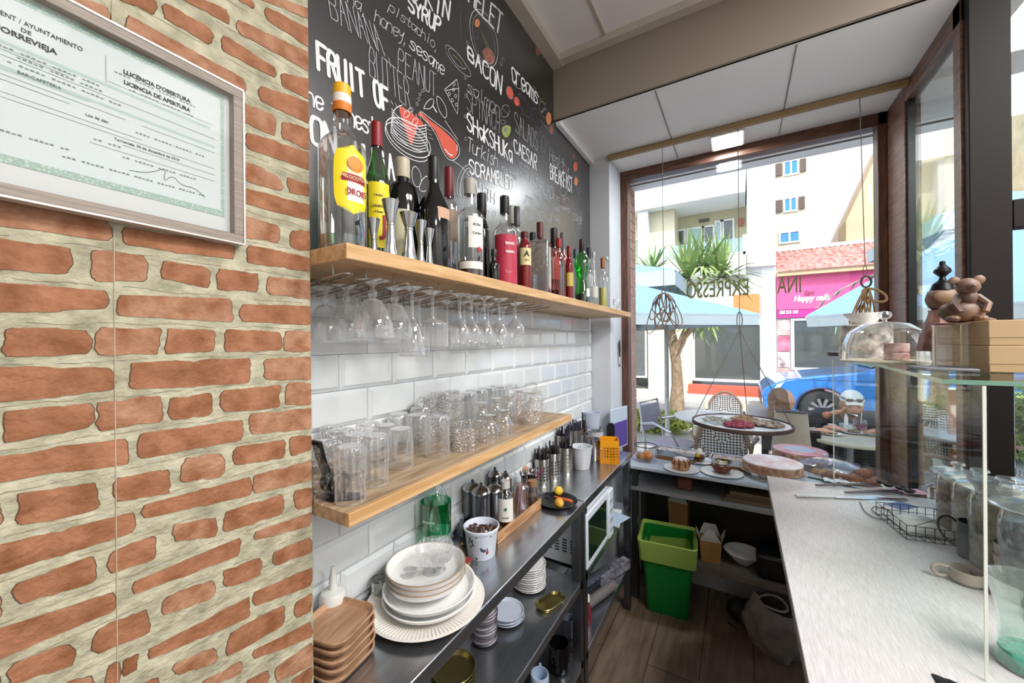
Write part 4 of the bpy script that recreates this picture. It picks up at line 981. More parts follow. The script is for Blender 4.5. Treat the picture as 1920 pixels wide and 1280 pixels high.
# big ribbed platter with plates and bowls
pc = aZ(800, 1122, ZC+.012); R = rpx(217, pc)
pc.x = max(pc.x, -.823+R); cx, cy = pc.x, pc.y
t = thing('platter', 'large cream serving plate with a ribbed rim, lowest of the white crockery pile', 'plate', (cx, cy, ZC+.0005))
fn = lambda r, z, a: r
m = MB(); m.lathe([(0, .001), (R*.5, 0), (R*.52, .002), (R*.7, .006), (R*.98, .014), (R, .0155), (R*.98, .0165), (R*.69, .0095), (R*.62, .005), (0, .0045)], 72); m.build('plate_body', CER, t)
m = MB()
for i in range(96):
    a = 2*PI*i/96; c0, s0 = math.cos(a), math.sin(a); w0 = .0022
    p0 = Vector((R*.70*c0, R*.70*s0, .0095)); p1 = Vector((R*.955*c0, R*.955*s0, .0160))
    m.tube([p0, p1], [.0012, .0019], 4)
m.build('rib_pattern', CER, t)
def plate(x, y, z, r, h, label, mt=WHITEP, name='plate', rim=None, group=None, foot=.55):
    t = thing(name, label, 'plate' if 'plate' in name else 'bowl', (x, y, z), 0, group)
    m = MB(); m.lathe([(0, .001), (r*foot, 0), (r*foot*1.02, .002), (r*.93, h*.55), (r, h-.001), (r*.985, h), (r*.955, h-.001), (r*.86, h*.45), (r*foot*.95, .0055), (0, .005)], 48); m.build('body', mt, t)
    if rim:
        MB().lathe([(r*.985, h-.0015), (r*1.004, h-.001), (r*1.0, h+.0006), (r*.975, h+.0003)], 48).build('rim', rim, t)
    return t
RIMB = mat('thin brown rim', '#a58e74', .3)
dx = aZ(798, 1100, ZC+.03); r1 = rpx(168, dx)
plate(cx+.004, cy+.006, ZC+.0075, r1, .026, 'lower deep white plate on the ribbed platter')
plate(cx+.004, cy+.008, ZC+.021, r1, .030, 'upper deep white plate under the white bowls')
r2 = rpx(146, dx); bx, by = cx-.012, cy+.012
for i in range(3):
    plate(bx, by, ZC+.034+.012*i, r2, .036, ['lowest', 'middle', 'top'][i]+' white bowl with a thin brown rim in the crockery pile', name='bowl', rim=RIMB, foot=.62)
zt = ZC+.034+.024+.006
# ribbed glass coupe and spoons in the top bowl
t = thing('glass_coupe', 'ribbed clear glass dessert coupe standing in the top white bowl', 'glass', (bx+.008, by+.022, zt))
G2 = clear('coupe glass', edge=.95, base=.14, blend=.55, painted_glint=.5)
MB().lathe([(0, 0), (.028, 0), (.029, .002), (.008, .006), (.005, .012), (.007, .02)], 28).build('stem', G2, t)
rc = .047
MB().lathe([(.007, .02), (rc*.6, .024), (rc*.9, .032), (rc, .045), (rc, .066)], 96, fn=lambda r, z, a: r*(1+.022*math.cos(24*a)) if r > .02 else r).build('bowl', G2, t)
def spoon(name, label, loc, rz, L, mt, ladle=.014, tilt=.25):
    t = thing(name, label, 'spoon', loc, rz)
    m = MB(); m.ball((0, 0, .004), ladle, 14, sc=(1.4, 1, .22)); m.build('spoon_bowl', mt, t)
    m = MB(); m.tube([(ladle*1.2, 0, .004), (L*.4, 0, .004+L*.4*tilt), (L, 0, .004+L*tilt)], [.003, .0022, .0035], 6, flat=.5); m.build('spoon_handle', mt, t)
spoon('serving_spoon', 'clear plastic spoon lying in the top white bowl beside the coupe', (bx-.030, by-.030, zt+.001), .55, .085, GLASS)
spoon('serving_spoon', 'second clear spoon in the top white bowl nearer the wall', (bx-.045, by-.008, zt+.001), .2, .05, GLASS)
# milky squeeze bottle, small jar
MILK = mat('milky plastic', '#e8e8e6', .3, spec=.5)
y = aX(624, 1060, -.785).y
t = thing('squeeze_bottle', 'milky white plastic squeeze bottle against the tiles by the brick pillar', 'bottle', (-.785, y, ZC+.0005))
MB().lathe([(0, 0), (.027, 0), (.028, .003), (.028, .06), (.026, .066)], 28).build('bottle_body', MILK, t)
MB().lathe([(.0285, .064), (.0285, .088), (.024, .096), (.010, .102), (.007, .13), (.003, .15), (0, .15)], 24).build('nozzle_cap', mat('translucent plastic', '#dcdcd8', .3), t)
y = aX(712, 1070, -.795).y
t = thing('small_jar', 'small glass jar of pale sugar behind the white crockery pile', 'jar', (-.795, y, ZC+.0005))
MB().lathe([(0, .001), (.019, 0), (.021, .004), (.021, .04), (.018, .046)], 24).build('jar_glass', G_CLEAR, t)
MB().lathe([(0, .003), (.0195, .003), (.0195, .03), (0, .031)], 20).build('filling', mat('pale sugar', '#c9cbc0', .8), t)
MB().tube([(.020*math.cos(2*PI*k/20), .020*math.sin(2*PI*k/20), .047) for k in range(20)], .002, 6, closed=True).build('jar_rim', STEELD, t)
# water bottle
y = aX(818, 950, -.775).y
t = thing('water_bottle', 'clear plastic water bottle with a green label standing by the tiles', 'bottle', (-.775, y, ZC+.0005))
pw = Vector((-.775, y, .95)); rw = rpx(54, pw)
MB().lathe([(0, 0), (rw*.85, 0), (rw, .006), (rw, .10), (rw*.96, .12), (rw*.9, .15), (rw*.95, .175), (rw*.6, .21), (rw*.35, .23), (rw*.35, .25)], 28).build('bottle_body', clear('water bottle plastic', tint=(.88, .97, .94), edge=.6, base=.08), t)
hb = aX(818, 995, -.775).z-ZC; ht = aX(818, 938, -.775).z-ZC
MB().lathe([(rw*1.02, hb), (rw*1.02, ht)], 28).build('label', clear('green label film', tint=(.04, .42, .17), edge=.4, base=.1), t)
lettering(t, 'Aquarel', rw+.002, (hb+ht)/2, math.atan2(-y, .775)-.5, .012, mat('pale green ink', '#bfe0c0', .5))
# folded menu cards
q = lay(866, 1004)
PAPER = mat('white card', '#dfe3ea', .6)
t = thing('tea_box', 'white paper tea box with a teal corner between the green bottle and the bean cup', 'box', (q[0]-.018, q[1]+.01, ZC+.0005), .9)
MB().box((-.022, -.006, 0), (.022, .012, .062)).build('box_body', PAPER, t, bevel=.001)
MB().box((-.023, -.0068, 0), (-.012, -.0061, .018)).build('teal_print', mat('teal print', '#2f6a68', .6), t)
MB().box((0, -.0068, .02), (.018, -.0061, .05)).build('text_print', mat('grey text print', '#9aa0aa', .6, var=.5, vs=200), t)
# enamel-look cup of coffee beans
q = lay(903, 1038); qq = Vector(q); rt = rpx(66, Vector((q[0], q[1], .98))); H = .088
t = thing('bean_cup', 'tall white cup printed with leaves and a red berry, filled with coffee beans', 'cup', (q[0], q[1], ZC+.0005))
CUP = mat('pale blue white cup', '#dfe6f2', .3)
MB().lathe([(0, .001), (rt*.76, 0), (rt*.77, .003), (rt*.96, H*.96), (rt, H), (rt*.97, H+.001), (rt*.93, H*.95), (rt*.88, H*.75), (0, H*.75)], 40).build('cup_body', CUP, t)
MB().lathe([(rt*.955, H*.90), (rt*1.0, H*.905), (rt*1.03, H*.995), (rt*1.0, H*1.012), (rt*.96, H)], 40).build('rim', CUP, t)
BEAN = mat('coffee bean', '#4a2a1a', .35); m = MB()
for i in range(70):
    a = random.random()*2*PI; rr = math.sqrt(random.random())*rt*.80
    m.ball((rr*math.cos(a), rr*math.sin(a), H*(.80+.10*(1-rr/rt))), .0058+random.random()*.002, 8, sc=(1.3, .85, .6))
m.mi = 1
m.ball((rt*.45, -rt*.2, H*.9), .005, 8, mi=1, sc=(1, 1, .5))
o = m.build('coffee_beans', [BEAN, mat('foil glint', '#e6e0d8', .2)], t); o['kind'] = 'stuff'
fa = math.atan2(-q[1], -q[0]); rr = lambda z: rt*(.77+.19*z/(H*.96))+.0008
def blob(m, ang, z, w, h, rot=0, mi=0, pts=None):
    vs = []
    for k in range(12):
        a = 2*PI*k/12; u = w*math.cos(a); v = h*math.sin(a)
        u, v = u*math.cos(rot)-v*math.sin(rot), u*math.sin(rot)+v*math.cos(rot)
        zz = z+v; vs.append((rr(zz)*math.cos(ang+u/rt), rr(zz)*math.sin(ang+u/rt), zz))
    m.add(vs, [tuple(range(12))], mi)
m = MB()
for (da, z, w2, h2, ro, mi) in ((-.75, .066, .003, .007, .6, 0), (-.6, .060, .003, .006, -.5, 0), (-.85, .055, .003, .006, -.3, 0), (-.55, .050, .003, .006, .5, 0), (-.7, .043, .003, .004, 0, 0), (-.3, .074, .003, .002, 0, 0), (.02, .036, .004, .008, .7, 0), (.18, .032, .004, .006, -.8, 0), (.38, .026, .0045, .007, 0, 1), (.38, .036, .002, .004, .3, 0), (-.35, .008, .003, .005, .5, 0)):
    blob(m, fa+da, z, w2, h2, ro, mi)
m.build('leaf_print', [mat('dark leaf print', '#3b4450', .6), mat('red berry print', '#b23340', .6)], t, smooth=0)
q = lay(876, 1058)
t = thing('coffee_capsule', 'small red foil creamer pot in front of the bean cup', 'capsule', q)
MB().lathe([(0, 0), (.009, 0), (.012, .013), (0, .013)], 20).build('cup_body', mat('amber plastic', '#a8803c', .3), t)
MB().lathe([(0, .0131), (.015, .0131), (.015, .0146), (0, .015)], 20).build('foil_lid', mat('red foil', '#b04a4a', .3, .3), t)
q = lay(868, 1022); t = MB().ball((0, 0, .005), .007, 12, sc=(1, 1, .7)); tag(t.build('brass_knob', mat('brass', '#c9a94f', .25, .9), loc=q), 'small brass button lying behind the bean cup', 'button')
# wooden crate and what stands in it
A = aZ(934, 1022, ZC); B = aZ(1015, 952, ZC); xfr = (A.x+B.x)/2; ya, yb = A.y, B.y
CR = wood('crate pine', '#d3a577', '#a3744a', 1, .5, 9, False, 8)
t = thing('wooden_crate', 'low striped pine crate holding the coffee presses and syrup', 'crate', (0, 0, 0))
xk = -.80
MB().box((xfr-.007, ya, ZC+.0005), (xfr, yb, ZC+.036)).build('front_board', CR, t, bevel=.001)
MB().box((xk, ya, ZC+.0005), (xk+.007, yb, ZC+.036)).build('back_board', CR, t, bevel=.001)
MB().box((xk+.007, ya, ZC+.0005), (xfr-.007, ya+.007, ZC+.05)).build('end_board', CR, t, bevel=.001)
MB().box((xk+.007, yb-.007, ZC+.0005), (xfr-.007, yb, ZC+.036)).build('end_board', CR, t, bevel=.001)
MB().box((xk+.007, ya+.007, ZC+.001), (xfr-.007, yb-.007, ZC+.004)).build('base', CR, t)
zc = ZC+.0045
def press(px, X, top, wpx, label, handle=True):
    p = aX(px, 900, X); r = rpx(wpx, p); H = aX(px, top, X).z - zc
    t = thing('french_press', label, 'coffee pot', (X, p.y, zc), 2.2)
    b = H*.82
    MB().lathe([(0, 0), (r*.95, 0), (r, .003), (r, b*.12), (r*.97, b*.14), (r*.97, b*.9), (r, b*.92), (r, b)], 28).build('pot_body', STEELD if handle else STEEL, t)
    MB().lathe([(r*1.04, b-.001), (r*1.06, b+.003), (r*.9, b+.010), (r*.5, b+.018), (r*.15, b+.022), (0, b+.022)], 28).build('lid', STEELB, t)
    MB().lathe([(.002, b+.02), (.002, H-.011), (.005, H-.008), (.0055, H-.003), (.002, H), (0, H)], 14).build('plunger_knob', STEELD, t)
    if handle: MB().tube([(r, 0, b*.85), (r+.014, 0, b*.85), (r+.018, 0, b*.6), (r+.014, 0, b*.25), (r, 0, b*.22)], .003, 6).build('handle', BLACKM, t)
press(902, -.735, 904, 34, 'small steel coffee press nearest the bean cup')
press(927, -.735, 903, 30, 'steel coffee press in the middle of the crate')
press(886, -.79, 898, 36, 'wide dark coffee press at the back near the tiles')
press(928, -.790, 875, 24, 'tall slim coffee press against the tiles')
press(948, -.770, 882, 24, 'coffee press behind the syrup bottle', False)
q = aX(872, 930, -.765)
t = thing('tea_strainer', 'round dark pan leaning on the tiles behind the crate end', 'pan', (-.80, ya-.022, ZC+.032), .5)
m = MB(); m.lathe([(0, 0), (.024, 0), (.030, .012), (.031, .013), (.026, .003), (0, .002)], 28); m.x = None
m.v = [(z, x, y) for x, y, z in m.v]; m.build('pan_body', STEELD, t)
# syrup bottle
p = aX(948, 960, -.700); r = rpx(34, p); t = thing('syrup_bottle', 'clear syrup bottle with a white label and green emblem, brown syrup inside', 'bottle', (-.700, p.y, zc))
H = aX(948, 905, -.700).z-zc
MB().lathe([(0, 0), (r*.9, 0), (r, .005), (r, H*.36), (r*.9, H*.45), (r*.96, H*.62), (r*.7, H*.78), (r*.4, H*.86), (r*.4, H)], 28).build('bottle_glass', G_CLEAR, t)
MB().lathe([(0, .003), (r*.9, .003), (r*.94, .008), (r*.94, H*.24), (0, H*.24)], 24).build('syrup', mat('brown syrup', '#4a1c0e', .15), t)
fa = math.atan2(-p.y, .70); m = MB(); patch(m, r, H*.22, H*.72, fa-.9, fa+.9, off=.001); m.build('label', mat('white paper', '#eceae2', .5), t)
M4 = basis(((r+.002)*math.cos(fa), (r+.002)*math.sin(fa), H*.50), (-math.sin(fa), math.cos(fa), 0), (0, 0, 1))
m = MB(); m.lathe([(0, 0), (.0052, 0), (.0052, .0004), (0, .0005)], 20); m.v = [tuple(M4 @ Vector(q)) for q in m.v]; m.build('emblem', mat('green emblem', '#3d7040', .5), t)
lettering(t, 'SYRUP', r, H*.31, fa, .0075, INKK)
MB().lathe([(r*.42, H*.9), (r*.5, H*.9), (r*.5, H*1.06), (0, H*1.06)], 16).build('cap', mat('clear cap', '#cfcac6', .3), t)
# jar of striped straws
p = aX(976, 940, -.70); r = rpx(30, p); t = thing('straw_jar', 'clear jar packed with red and white striped paper straws', 'jar', (-.70, p.y, zc)); H = aX(975, 898, -.70).z-zc
MB().lathe([(0, 0), (r, 0), (r, H*.8), (r*.8, H*.86), (r*.85, H)], 24).build('jar_glass', G_CLEAR, t)
STR = bpy.data.materials.new('striped straw'); STR.use_nodes = True; nt = STR.node_tree; P = nt.nodes['Principled BSDF']
tc = nt.nodes.new('ShaderNodeTexCoord'); wv = nt.nodes.new('ShaderNodeTexWave'); wv.bands_direction = 'DIAGONAL'; wv.inputs['Scale'].default_value = 90; nt.links.new(tc.outputs['Object'], wv.inputs[0])
rp = nt.nodes.new('ShaderNodeValToRGB'); rp.color_ramp.interpolation = 'CONSTANT'; rp.color_ramp.elements[1].position = .5; rp.color_ramp.elements[0].color = (.8, .75, .74, 1); rp.color_ramp.elements[1].color = (.45, .08, .12, 1)
nt.links.new(wv.outputs[0], rp.inputs[0]); nt.links.new(rp.outputs[0], P.inputs['Base Color'])
for i in range(16):
    a = i*2.4; q0 = r*.75*math.sqrt((i+.5)/16)
    MB().tube([(q0*math.cos(a), q0*math.sin(a), .003), (q0*math.cos(a+.5)*.9, q0*math.sin(a+.5)*.9, H*.86)], .0022, 6).build('paper_straw', STR, t)
p = aX(999, 930, -.695); r = rpx(24, p); t = thing('cork_jar', 'small corked glass jar of brown spice in the crate corner', 'jar', (-.695, min(p.y, yb-.02), zc)); H = aX(999, 900, -.695).z-zc
MB().lathe([(0, 0), (r, 0), (r, H*.6), (r*.75, H*.72), (r*.7, H*.9)], 24).build('jar_glass', G_CLEAR, t)
MB().lathe([(0, .002), (r*.92, .002), (r*.92, H*.45), (0, H*.45)], 20).build('spice', mat('brown spice', '#5a4336', .8), t)
MB().lathe([(0, H*.8), (r*.72, H*.8), (r*.78, H*1.0), (0, H)], 20).build('cork', mat('cork', '#a8825c', .8, var=.3, vs=80), t)
# spoon cup with pink spatula
p = aX(988, 880, -.735); r = rpx(30, p); yy = max(p.y, yb+.025)
t = thing('spoon_cup', 'steel cup bristling with coffee spoons behind the crate', 'cup', (-.735, yy, ZC+.0005)); H = .1
MB().lathe([(0, .001), (r, 0), (r, H), (r*.94, H), (r*.94, .004), (0, .004)], 28).build('cup_body', STEELD, t)
def inspoon(x, y, z, i, mt=STEELB, L=.08, lean=.35):
    a = i*2.4
    t = thing('spoon', 'steel coffee spoon standing in the spoon cup', 'spoon', (x, y, z), a, 'coffee spoons in the steel cup')
    MB().tube([(0, 0, 0), (L*lean*.6, 0, L*.6), (L*lean, 0, L)], [.002, .0016, .002], 6).build('spoon_handle', mt, t)
    m = MB(); m.ball((0, 0, 0), .010, 10, sc=(.35, .8, 1.25)); m.v = [(vx+L*lean*1.06, vy, vz+L*1.12) for vx, vy, vz in m.v]; m.build('spoon_bowl', mt, t)
for i in range(9): inspoon(-.735+.010*math.cos(i*2.4), yy+.010*math.sin(i*2.4), ZC+.055, i, L=.055+.006*(i % 3), lean=.2+.09*(i % 4))
t = thing('spatula', 'small pink silicone spatula leaning out of the spoon cup', 'spatula', (-.725, yy+.004, ZC+.06), .45)
MB().tube([(0, 0, 0), (.02, 0, .035)], .0025, 6).build('handle', mat('pink silicone', '#b8235e', .4), t)
MB().tube([(.02, 0, .035), (.03, 0, .055), (.042, 0, .078)], [.005, .009, .007], 8, flat=.4).build('blade', mat('pink silicone', '#b8235e', .4), t)
t = thing('wooden_spoon', 'heart-shaped wooden spoon head above the spoon cup', 'spoon', (-.745, yy-.004, ZC+.05), 2.6)
MB().tube([(0, 0, 0), (.006, 0, .06)], .0022, 6).build('spoon_handle', WOODP, t)
m = MB(); m.ball((.007, 0, .077), .017, 14, sc=(.3, .9, 1.1)); m.build('spoon_head', WOODP, t)
# perforated steel cutlery holders full of black straws
PERF = mat('perforated steel', '#b8b4ab', .25, .9)
HOLE = mat('punched hole', '#1a1917', .7)
def holder(px, base_py, top_py, wpx, label, holes=True, X=None, straws=44, col='#2a2426', z=ZC, sl=.05):
    p = aZ(px, base_py, z) if X is None else Vector((X, aX(px, base_py, X).y, z))
    r = rpx(wpx, p); p.x = max(p.x, -.822+r); H = (p.z-z) + (aY(px, top_py, p.y).z-z)
    t = thing('cutlery_holder', label, 'holder', (p.x, p.y, z+.0005))
    MB().lathe([(0, .001), (r, 0), (r*1.02, .003), (r, .006), (r, H-.003), (r*1.02, H), (r*.95, H), (r*.95, .004), (0, .004)], 32).build('holder_body', PERF, t)
    if holes:
        m = MB(); nh = 14
        for j in range(6):
            for i in range(nh):
                a = 2*PI*i/nh+.1; zz = H*(.16+.12*j)
                if j == 5: continue
                M4 = basis(((r+.0012)*math.cos(a), (r+.0012)*math.sin(a), zz+.002), (-math.sin(a), math.cos(a), 0), (0, 0, 1))
                k = 8; vs = [M4 @ Vector((.0040*math.cos(2*PI*u/k), .0040*math.sin(2*PI*u/k), 0)) for u in range(k)]
                m.add(vs, [tuple(range(k))])
        m.build('hole_pattern', HOLE, t, smooth=0)
    else:
        fa = math.atan2(-p.y, -p.x)
        for j, ch in enumerate('LOFT'):
            M4 = basis(((r+.0008)*math.cos(fa+.3), (r+.0008)*math.sin(fa+.3), H*(.25+.16*j)), (0, 0, 1), (math.sin(fa+.3), -math.cos(fa+.3), 0))
            MB().text(ch, .014, M4).build('cutout', HOLE, t, smooth=0)
    mt = mat('straw '+col, col, .5)
    m = MB()
    for i in range(straws):
        a = random.random()*2*PI; q = math.sqrt(random.random())*r*.8; le = .5+random.random()*.6
        m.tube([(q*math.cos(a), q*math.sin(a), .01), (q*math.cos(a)*(1+le*.5), q*math.sin(a)*(1+le*.5), H+sl*(.3+random.random()*.8))], .0021, 4)
    o = m.build('straw_bundle', mt, t); o['kind'] = 'stuff'
    return t, p, r, H
holder(1013, 903, 858, 28, 'perforated steel holder nearest the lemon pan, full of black straws')
holder(1037, 893, 848, 27, 'middle perforated steel holder with dark cutlery')
holder(1061, 881, 838, 26, 'steel holder with cut-out letters on its side', False)
holder(1052, 858, 815, 24, 'dark steel holder at the tiles behind the perforated ones', True, X=-.80, straws=60, col='#2b2a3c')
holder(1074, 846, 805, 22, 'slim steel holder at the tiles stuffed with lilac-grey straws', False, X=-.80, straws=60, col='#3a3a50')
# white buckets
def bucket(px, base_py, top_py, wpx, label, mt=WHITEP, X=None, z=ZC, ribs=True, name='bucket'):
    p = aZ(px, base_py, z) if X is None else Vector((X, aX(px, base_py, X).y, z))
    r = rpx(wpx, p); p.x = max(p.x, -.822+r); H = aY(px, top_py, p.y).z-z
    t = thing(name, label, 'bucket', (p.x, p.y, z+.0005))
    m = MB(); m.lathe([(0, .001), (r*.72, 0), (r*.74, .003)]+[(r*(.74+.24*i/12)+(.0007 if ribs and i % 4 == 0 else 0), H*i/12*.97) for i in range(1, 13)]+[(r*1.03, H*.98), (r*1.03, H), (r*.95, H), (r*.72, .006), (0, .005)], 36); m.build('bucket_body', mt, t)
    return t, p, r, H
BK = mat('white enamel', '#dcdfe4', .25, spec=.6)
t, p, r, H = bucket(1090, 877, 836, 41, 'white ribbed metal bucket holding sugar sachets', BK)
SACH = mat('sugar sachet paper', '#cfdce0', .6)
for i in range(7):
    a = i*1.7; m = MB(); s2 = .012
    m.add([(-s2*.5, 0, 0), (s2*.5, 0, 0), (s2*.5, .002, .05), (-s2*.5, .002, .05)], [(0, 1, 2, 3)])
    m.box((-s2/2, -.0006, 0), (s2/2, .0006, .052))
    o = m.build('sugar_sachet', SACH, smooth=0, loc=(p.x+.013*math.cos(a), p.y+.013*math.sin(a), ZC+H*.55), rz=a)
    o.rotation_euler = (.3*math.sin(a*2), .4*math.cos(a), a)
    tag(o, 'paper sugar sachet poking out of the white ribbed bucket', 'sachet', 'sugar sachets in the white bucket')
bucket(1114, 862, 822, 26, 'slim grey steel tumbler between the white bucket and the yellow basket', STEEL, ribs=False, name='steel_tumbler')
for i in range(5):
    bucket(1117, 838, 806-i*0, 33, 'nested white plastic cup near the tiles, %s from the bottom' % ORD[i], BK, X=-.74, z=ZC+.001+i*.011, ribs=False, name='plastic_cup')
bucket(1105, 815, 772, 28, 'upturned stack of bluish white cups at the end of the tiles', mat('bluish enamel', '#c3cbdc', .3), X=-.80, z=ZC+.06, ribs=True, name='cup_stack')
bucket(1105, 845, 800, 30, 'grey metal tin under the bluish cups', STEEL, X=-.80, z=ZC, ribs=False, name='metal_tin')
# knives and brush
t, p, r, H = bucket(1090, 846, 812, 26, 'steel tin holding knives and a pastry brush', STEEL, X=-.785, ribs=False, name='utensil_tin')
for j, (dx, dy, hh, lab, hc, bc) in enumerate(((.004, .006, .20, 'black-handled kitchen knife standing tallest in the tin', BLACK, STEELB), (-.004, -.008, .15, 'dark-handled knife leaning left of the pastry brush', BLACK, STEELB), (.010, .014, .155, 'short knife with a black handle behind the tallest knife', BLACK, STEELB))):
    t = thing('kitchen_knife', lab, 'knife', (p.x+dx, p.y+dy, ZC+.04), j*.9)
    m = MB(); m.add([(-.008, -.0006, 0), (.008, -.0006, 0), (.006, -.0006, hh*.55), (-.006, -.0006, hh*.55), (-.008, .0006, 0), (.008, .0006, 0), (.006, .0006, hh*.55), (-.006, .0006, hh*.55)], [(0, 1, 2, 3), (5, 4, 7, 6), (0, 3, 7, 4), (1, 5, 6, 2), (2, 6, 7, 3), (0, 4, 5, 1)]); m.build('blade', bc, t)
    MB().tube([(0, 0, hh*.54), (0, 0, hh*.7), (0, .001, hh*.97), (0, .001, hh)], [.006, .0075, .0085, .005], 8, flat=.6).build('handle', hc, t)
t = thing('pastry_brush', 'tan-bristled pastry brush standing among the knives', 'brush', (p.x-.002, p.y-.003, ZC+.03), .3)
MB().tube([(0, 0, 0), (0, 0, .07)], .004, 8).build('handle', STEELB, t)
MB().tube([(0, 0, .07), (0, 0, .085), (0, 0, .11)], [.006, .012, .013], 10, flat=.5).build('bristles', mat('tan bristles', '#8d6a48', .9), t)
# yellow basket
YB = mat('yellow plastic', '#f2a516', .35)
q = aZ(1142, 864, ZC); hw = rpx(33, q); Hb = aY(1142, 822, q.y).z-ZC
t = thing('plastic_basket', 'bright yellow perforated plastic basket at the far end of the steel counter', 'basket', (q.x, q.y, ZC+.0005), .35)
m = MB()
for (sx, sy, ax) in ((0, -1, 0), (0, 1, 0), (-1, 0, 1), (1, 0, 1)):
    n = 6
    for i in range(n+1):
        u = -hw+2*hw*i/n
        for (a, b) in ((0, 1),):
            k = .0024
            if ax == 0: m.box((u-k, sy*hw-.001, 0), (u+k, sy*hw+.001, Hb*.72))
            else: m.box((sx*hw-.001, u-k, 0), (sx*hw+.001, u+k, Hb*.72))
    for j in range(7):
        zz = Hb*.72*j/6
        if ax == 0: m.box((-hw, sy*hw-.001, zz-.002), (hw, sy*hw+.001, zz+.002))
        else: m.box((sx*hw-.001, -hw, zz-.002), (sx*hw+.001, hw, zz+.002))
    if ax == 0: m.box((-hw, sy*hw-.0012, Hb*.72), (hw, sy*hw+.0012, Hb))
    else: m.box((sx*hw-.0012, -hw, Hb*.72), (sx*hw+.0012, hw, Hb))
m.box((-hw, -hw, 0), (hw, hw, .002)); m.build('basket_body', YB, t, smooth=0)
# black pan with lemons and knife
q = aZ(1045, 938, ZC+.012); rp_ = rpx(76, q); q.x = min(max(q.x, -.82+rp_), -.545-rp_*.9)
t = thing('frying_pan', 'flat black pan on the steel counter with two lemons and a knife in it', 'pan', (q.x, q.y, ZC+.0005))
MB().lathe([(0, .001), (rp_*.82, 0), (rp_*.99, .014), (rp_, .0155), (rp_*.97, .0155), (rp_*.8, .004), (0, .003)], 44).build('pan_body', mat('black non-stick', '#17191e', .28), t)
LEM = mat('lemon peel', '#e8bd32', .45, bump=.3, bs=260)
for j, (a, b, lab) in enumerate(((1047, 921, 'lemon at the far side of the black pan'), (1048, 944, 'lemon nearest the camera in the black pan'))):
    lp = aZ(a, b, ZC+.02); m = MB(); m.ball((0, 0, 0), .0185, 20, sc=(1, 1.15, 1), fn=lambda d: 1+.12*abs(d.y)**8)
    tag(m.build('lemon', LEM if j == 0 else mat('waxy lemon peel', '#e2ad3c', .5, bump=.3, bs=260), loc=(lp.x, lp.y, ZC+.004+.0185), rz=j*.8), lab, 'lemon')
h0 = aZ(1040, 930, ZC+.016); h1 = aZ(1073, 941, ZC+.016)
d = (h1-h0).normalized(); t = thing('paring_knife', 'paring knife with an orange handle resting across the black pan', 'knife', (h0.x, h0.y, ZC+.015), math.atan2(d.y, d.x)); L = (h1-h0).length
MB().tube([(0, 0, 0), (L*.5, 0, .001), (L*.9, 0, .0035), (L, 0, .002)], [.0045, .0065, .0075, .005], 10, flat=.7).build('handle', mat('orange handle', '#e8652a', .4), t)
MB().box((-L*.95, -.0005, -.004), (0, .0005, .005)).build('blade', STEELB, t)
# dark saucepan at the corner, paddle and tablet by the column
q = aZ(1172, 852, ZC+.0); 
t = thing('saucepan', 'black saucepan with a pale oval sticker at the counter corner', 'pan', (-.625, 2.155, ZC+.0005))
MB().lathe([(0, .001), (.034, 0), (.040, .03), (.043, .031), (.038, .006), (0, .005)], 32).build('pan_body', BLACK, t)
m = MB(); m.ball((.037*math.cos(-1.9), .037*math.sin(-1.9), .015), .006, 10, sc=(1, .3, 1.1)); m.build('sticker', INKW, t)
MB().tube([(.02, -.03, .028), (.045, -.062, .036)], .0035, 6).build('pan_handle', STEELB, t)
t = thing('tablet', 'white framed tablet with a violet screen leaning in the window corner', 'tablet', (-.668, 2.46, .86), 1.35)
m = MB(); m.box((-.11, -.006, 0), (.11, .006, .26)); m.build('case', mat('pale blue case', '#c6d3e4', .35), t, bevel=.004)
m = MB(); m.box((-.10, -.0075, .012), (.10, -.0062, .17)); m.build('screen', mat('violet screen', '#5d4a9c', .25), t)
m = MB(); m.prism([(-.02, 0), (.02, 0), (.023, .06), (.023, .10), (.012, .118), (-.012, .118), (-.023, .10), (-.023, .06)], -.006, .006, 1)
tag(m.build('paddle', mat('black plastic paddle', '#15161c', .3), loc=(-.645, 2.20, .955), rz=.5, bevel=.002), 'black rounded paddle standing behind the yellow basket', 'paddle')
bucket(1150, 850, 828, 20, 'small dark pot behind the yellow basket under the black paddle', BLACK, X=-.66, ribs=False, name='dark_pot')
# ------------------------------------------------------------------ things on the shelves under the steel counter
Z1 = .59
def stack(px, py, wpx, n, dz, lab, mt, h=.012, rim=None, X=None):
    q = aZ(px, py, Z1); r = rpx(wpx, q); q.x = min(max(q.x, -.82+r), -.552-r)
    for i in range(n):
        plate(q.x+.002*math.sin(i*5.1), q.y+.002*math.cos(i*3.7), Z1+.0008+i*dz, r, h, lab % ORD[i], mt, 'plate', rim, group=lab.split(',')[0]+' pile')
stack(992, 1098, 62, 11, .0085, 'white side plate in the tall pile under the counter, %s from the bottom', WHITEP, .011)
stack(950, 1160, 66, 3, .010, 'wide pale blue plate under the counter, %s from the bottom', mat('pale blue porcelain', '#c9d3e2', .2), .014)
stack(908, 1200, 50, 12, .0085, 'small saucer with a dark rim, %s from the bottom of its pile', mat('lilac white saucer', '#cfc9d2', .2), .010, mat('dark rim glaze', '#3a3238', .3))
BR = mat('aged brass', '#8f8455', .28, .9)
q = aZ(850, 1275, Z1+.02); 
for i in range(4):
    plate(min(q.x, -.62), q.y, Z1+.0008+i*.011, .062, .026, 'brass bowl in the pile on the lower shelf corner, %s from the bottom' % ORD[i], BR, 'bowl', group='brass bowls under the counter', foot=.5)
q = aZ(1033, 1128, Z1+.008)
t = thing('oval_tray', 'small oval brass tray near the edge of the shelf under the counter', 'tray', (min(q.x, -.60), q.y, Z1+.0008), 1.25)
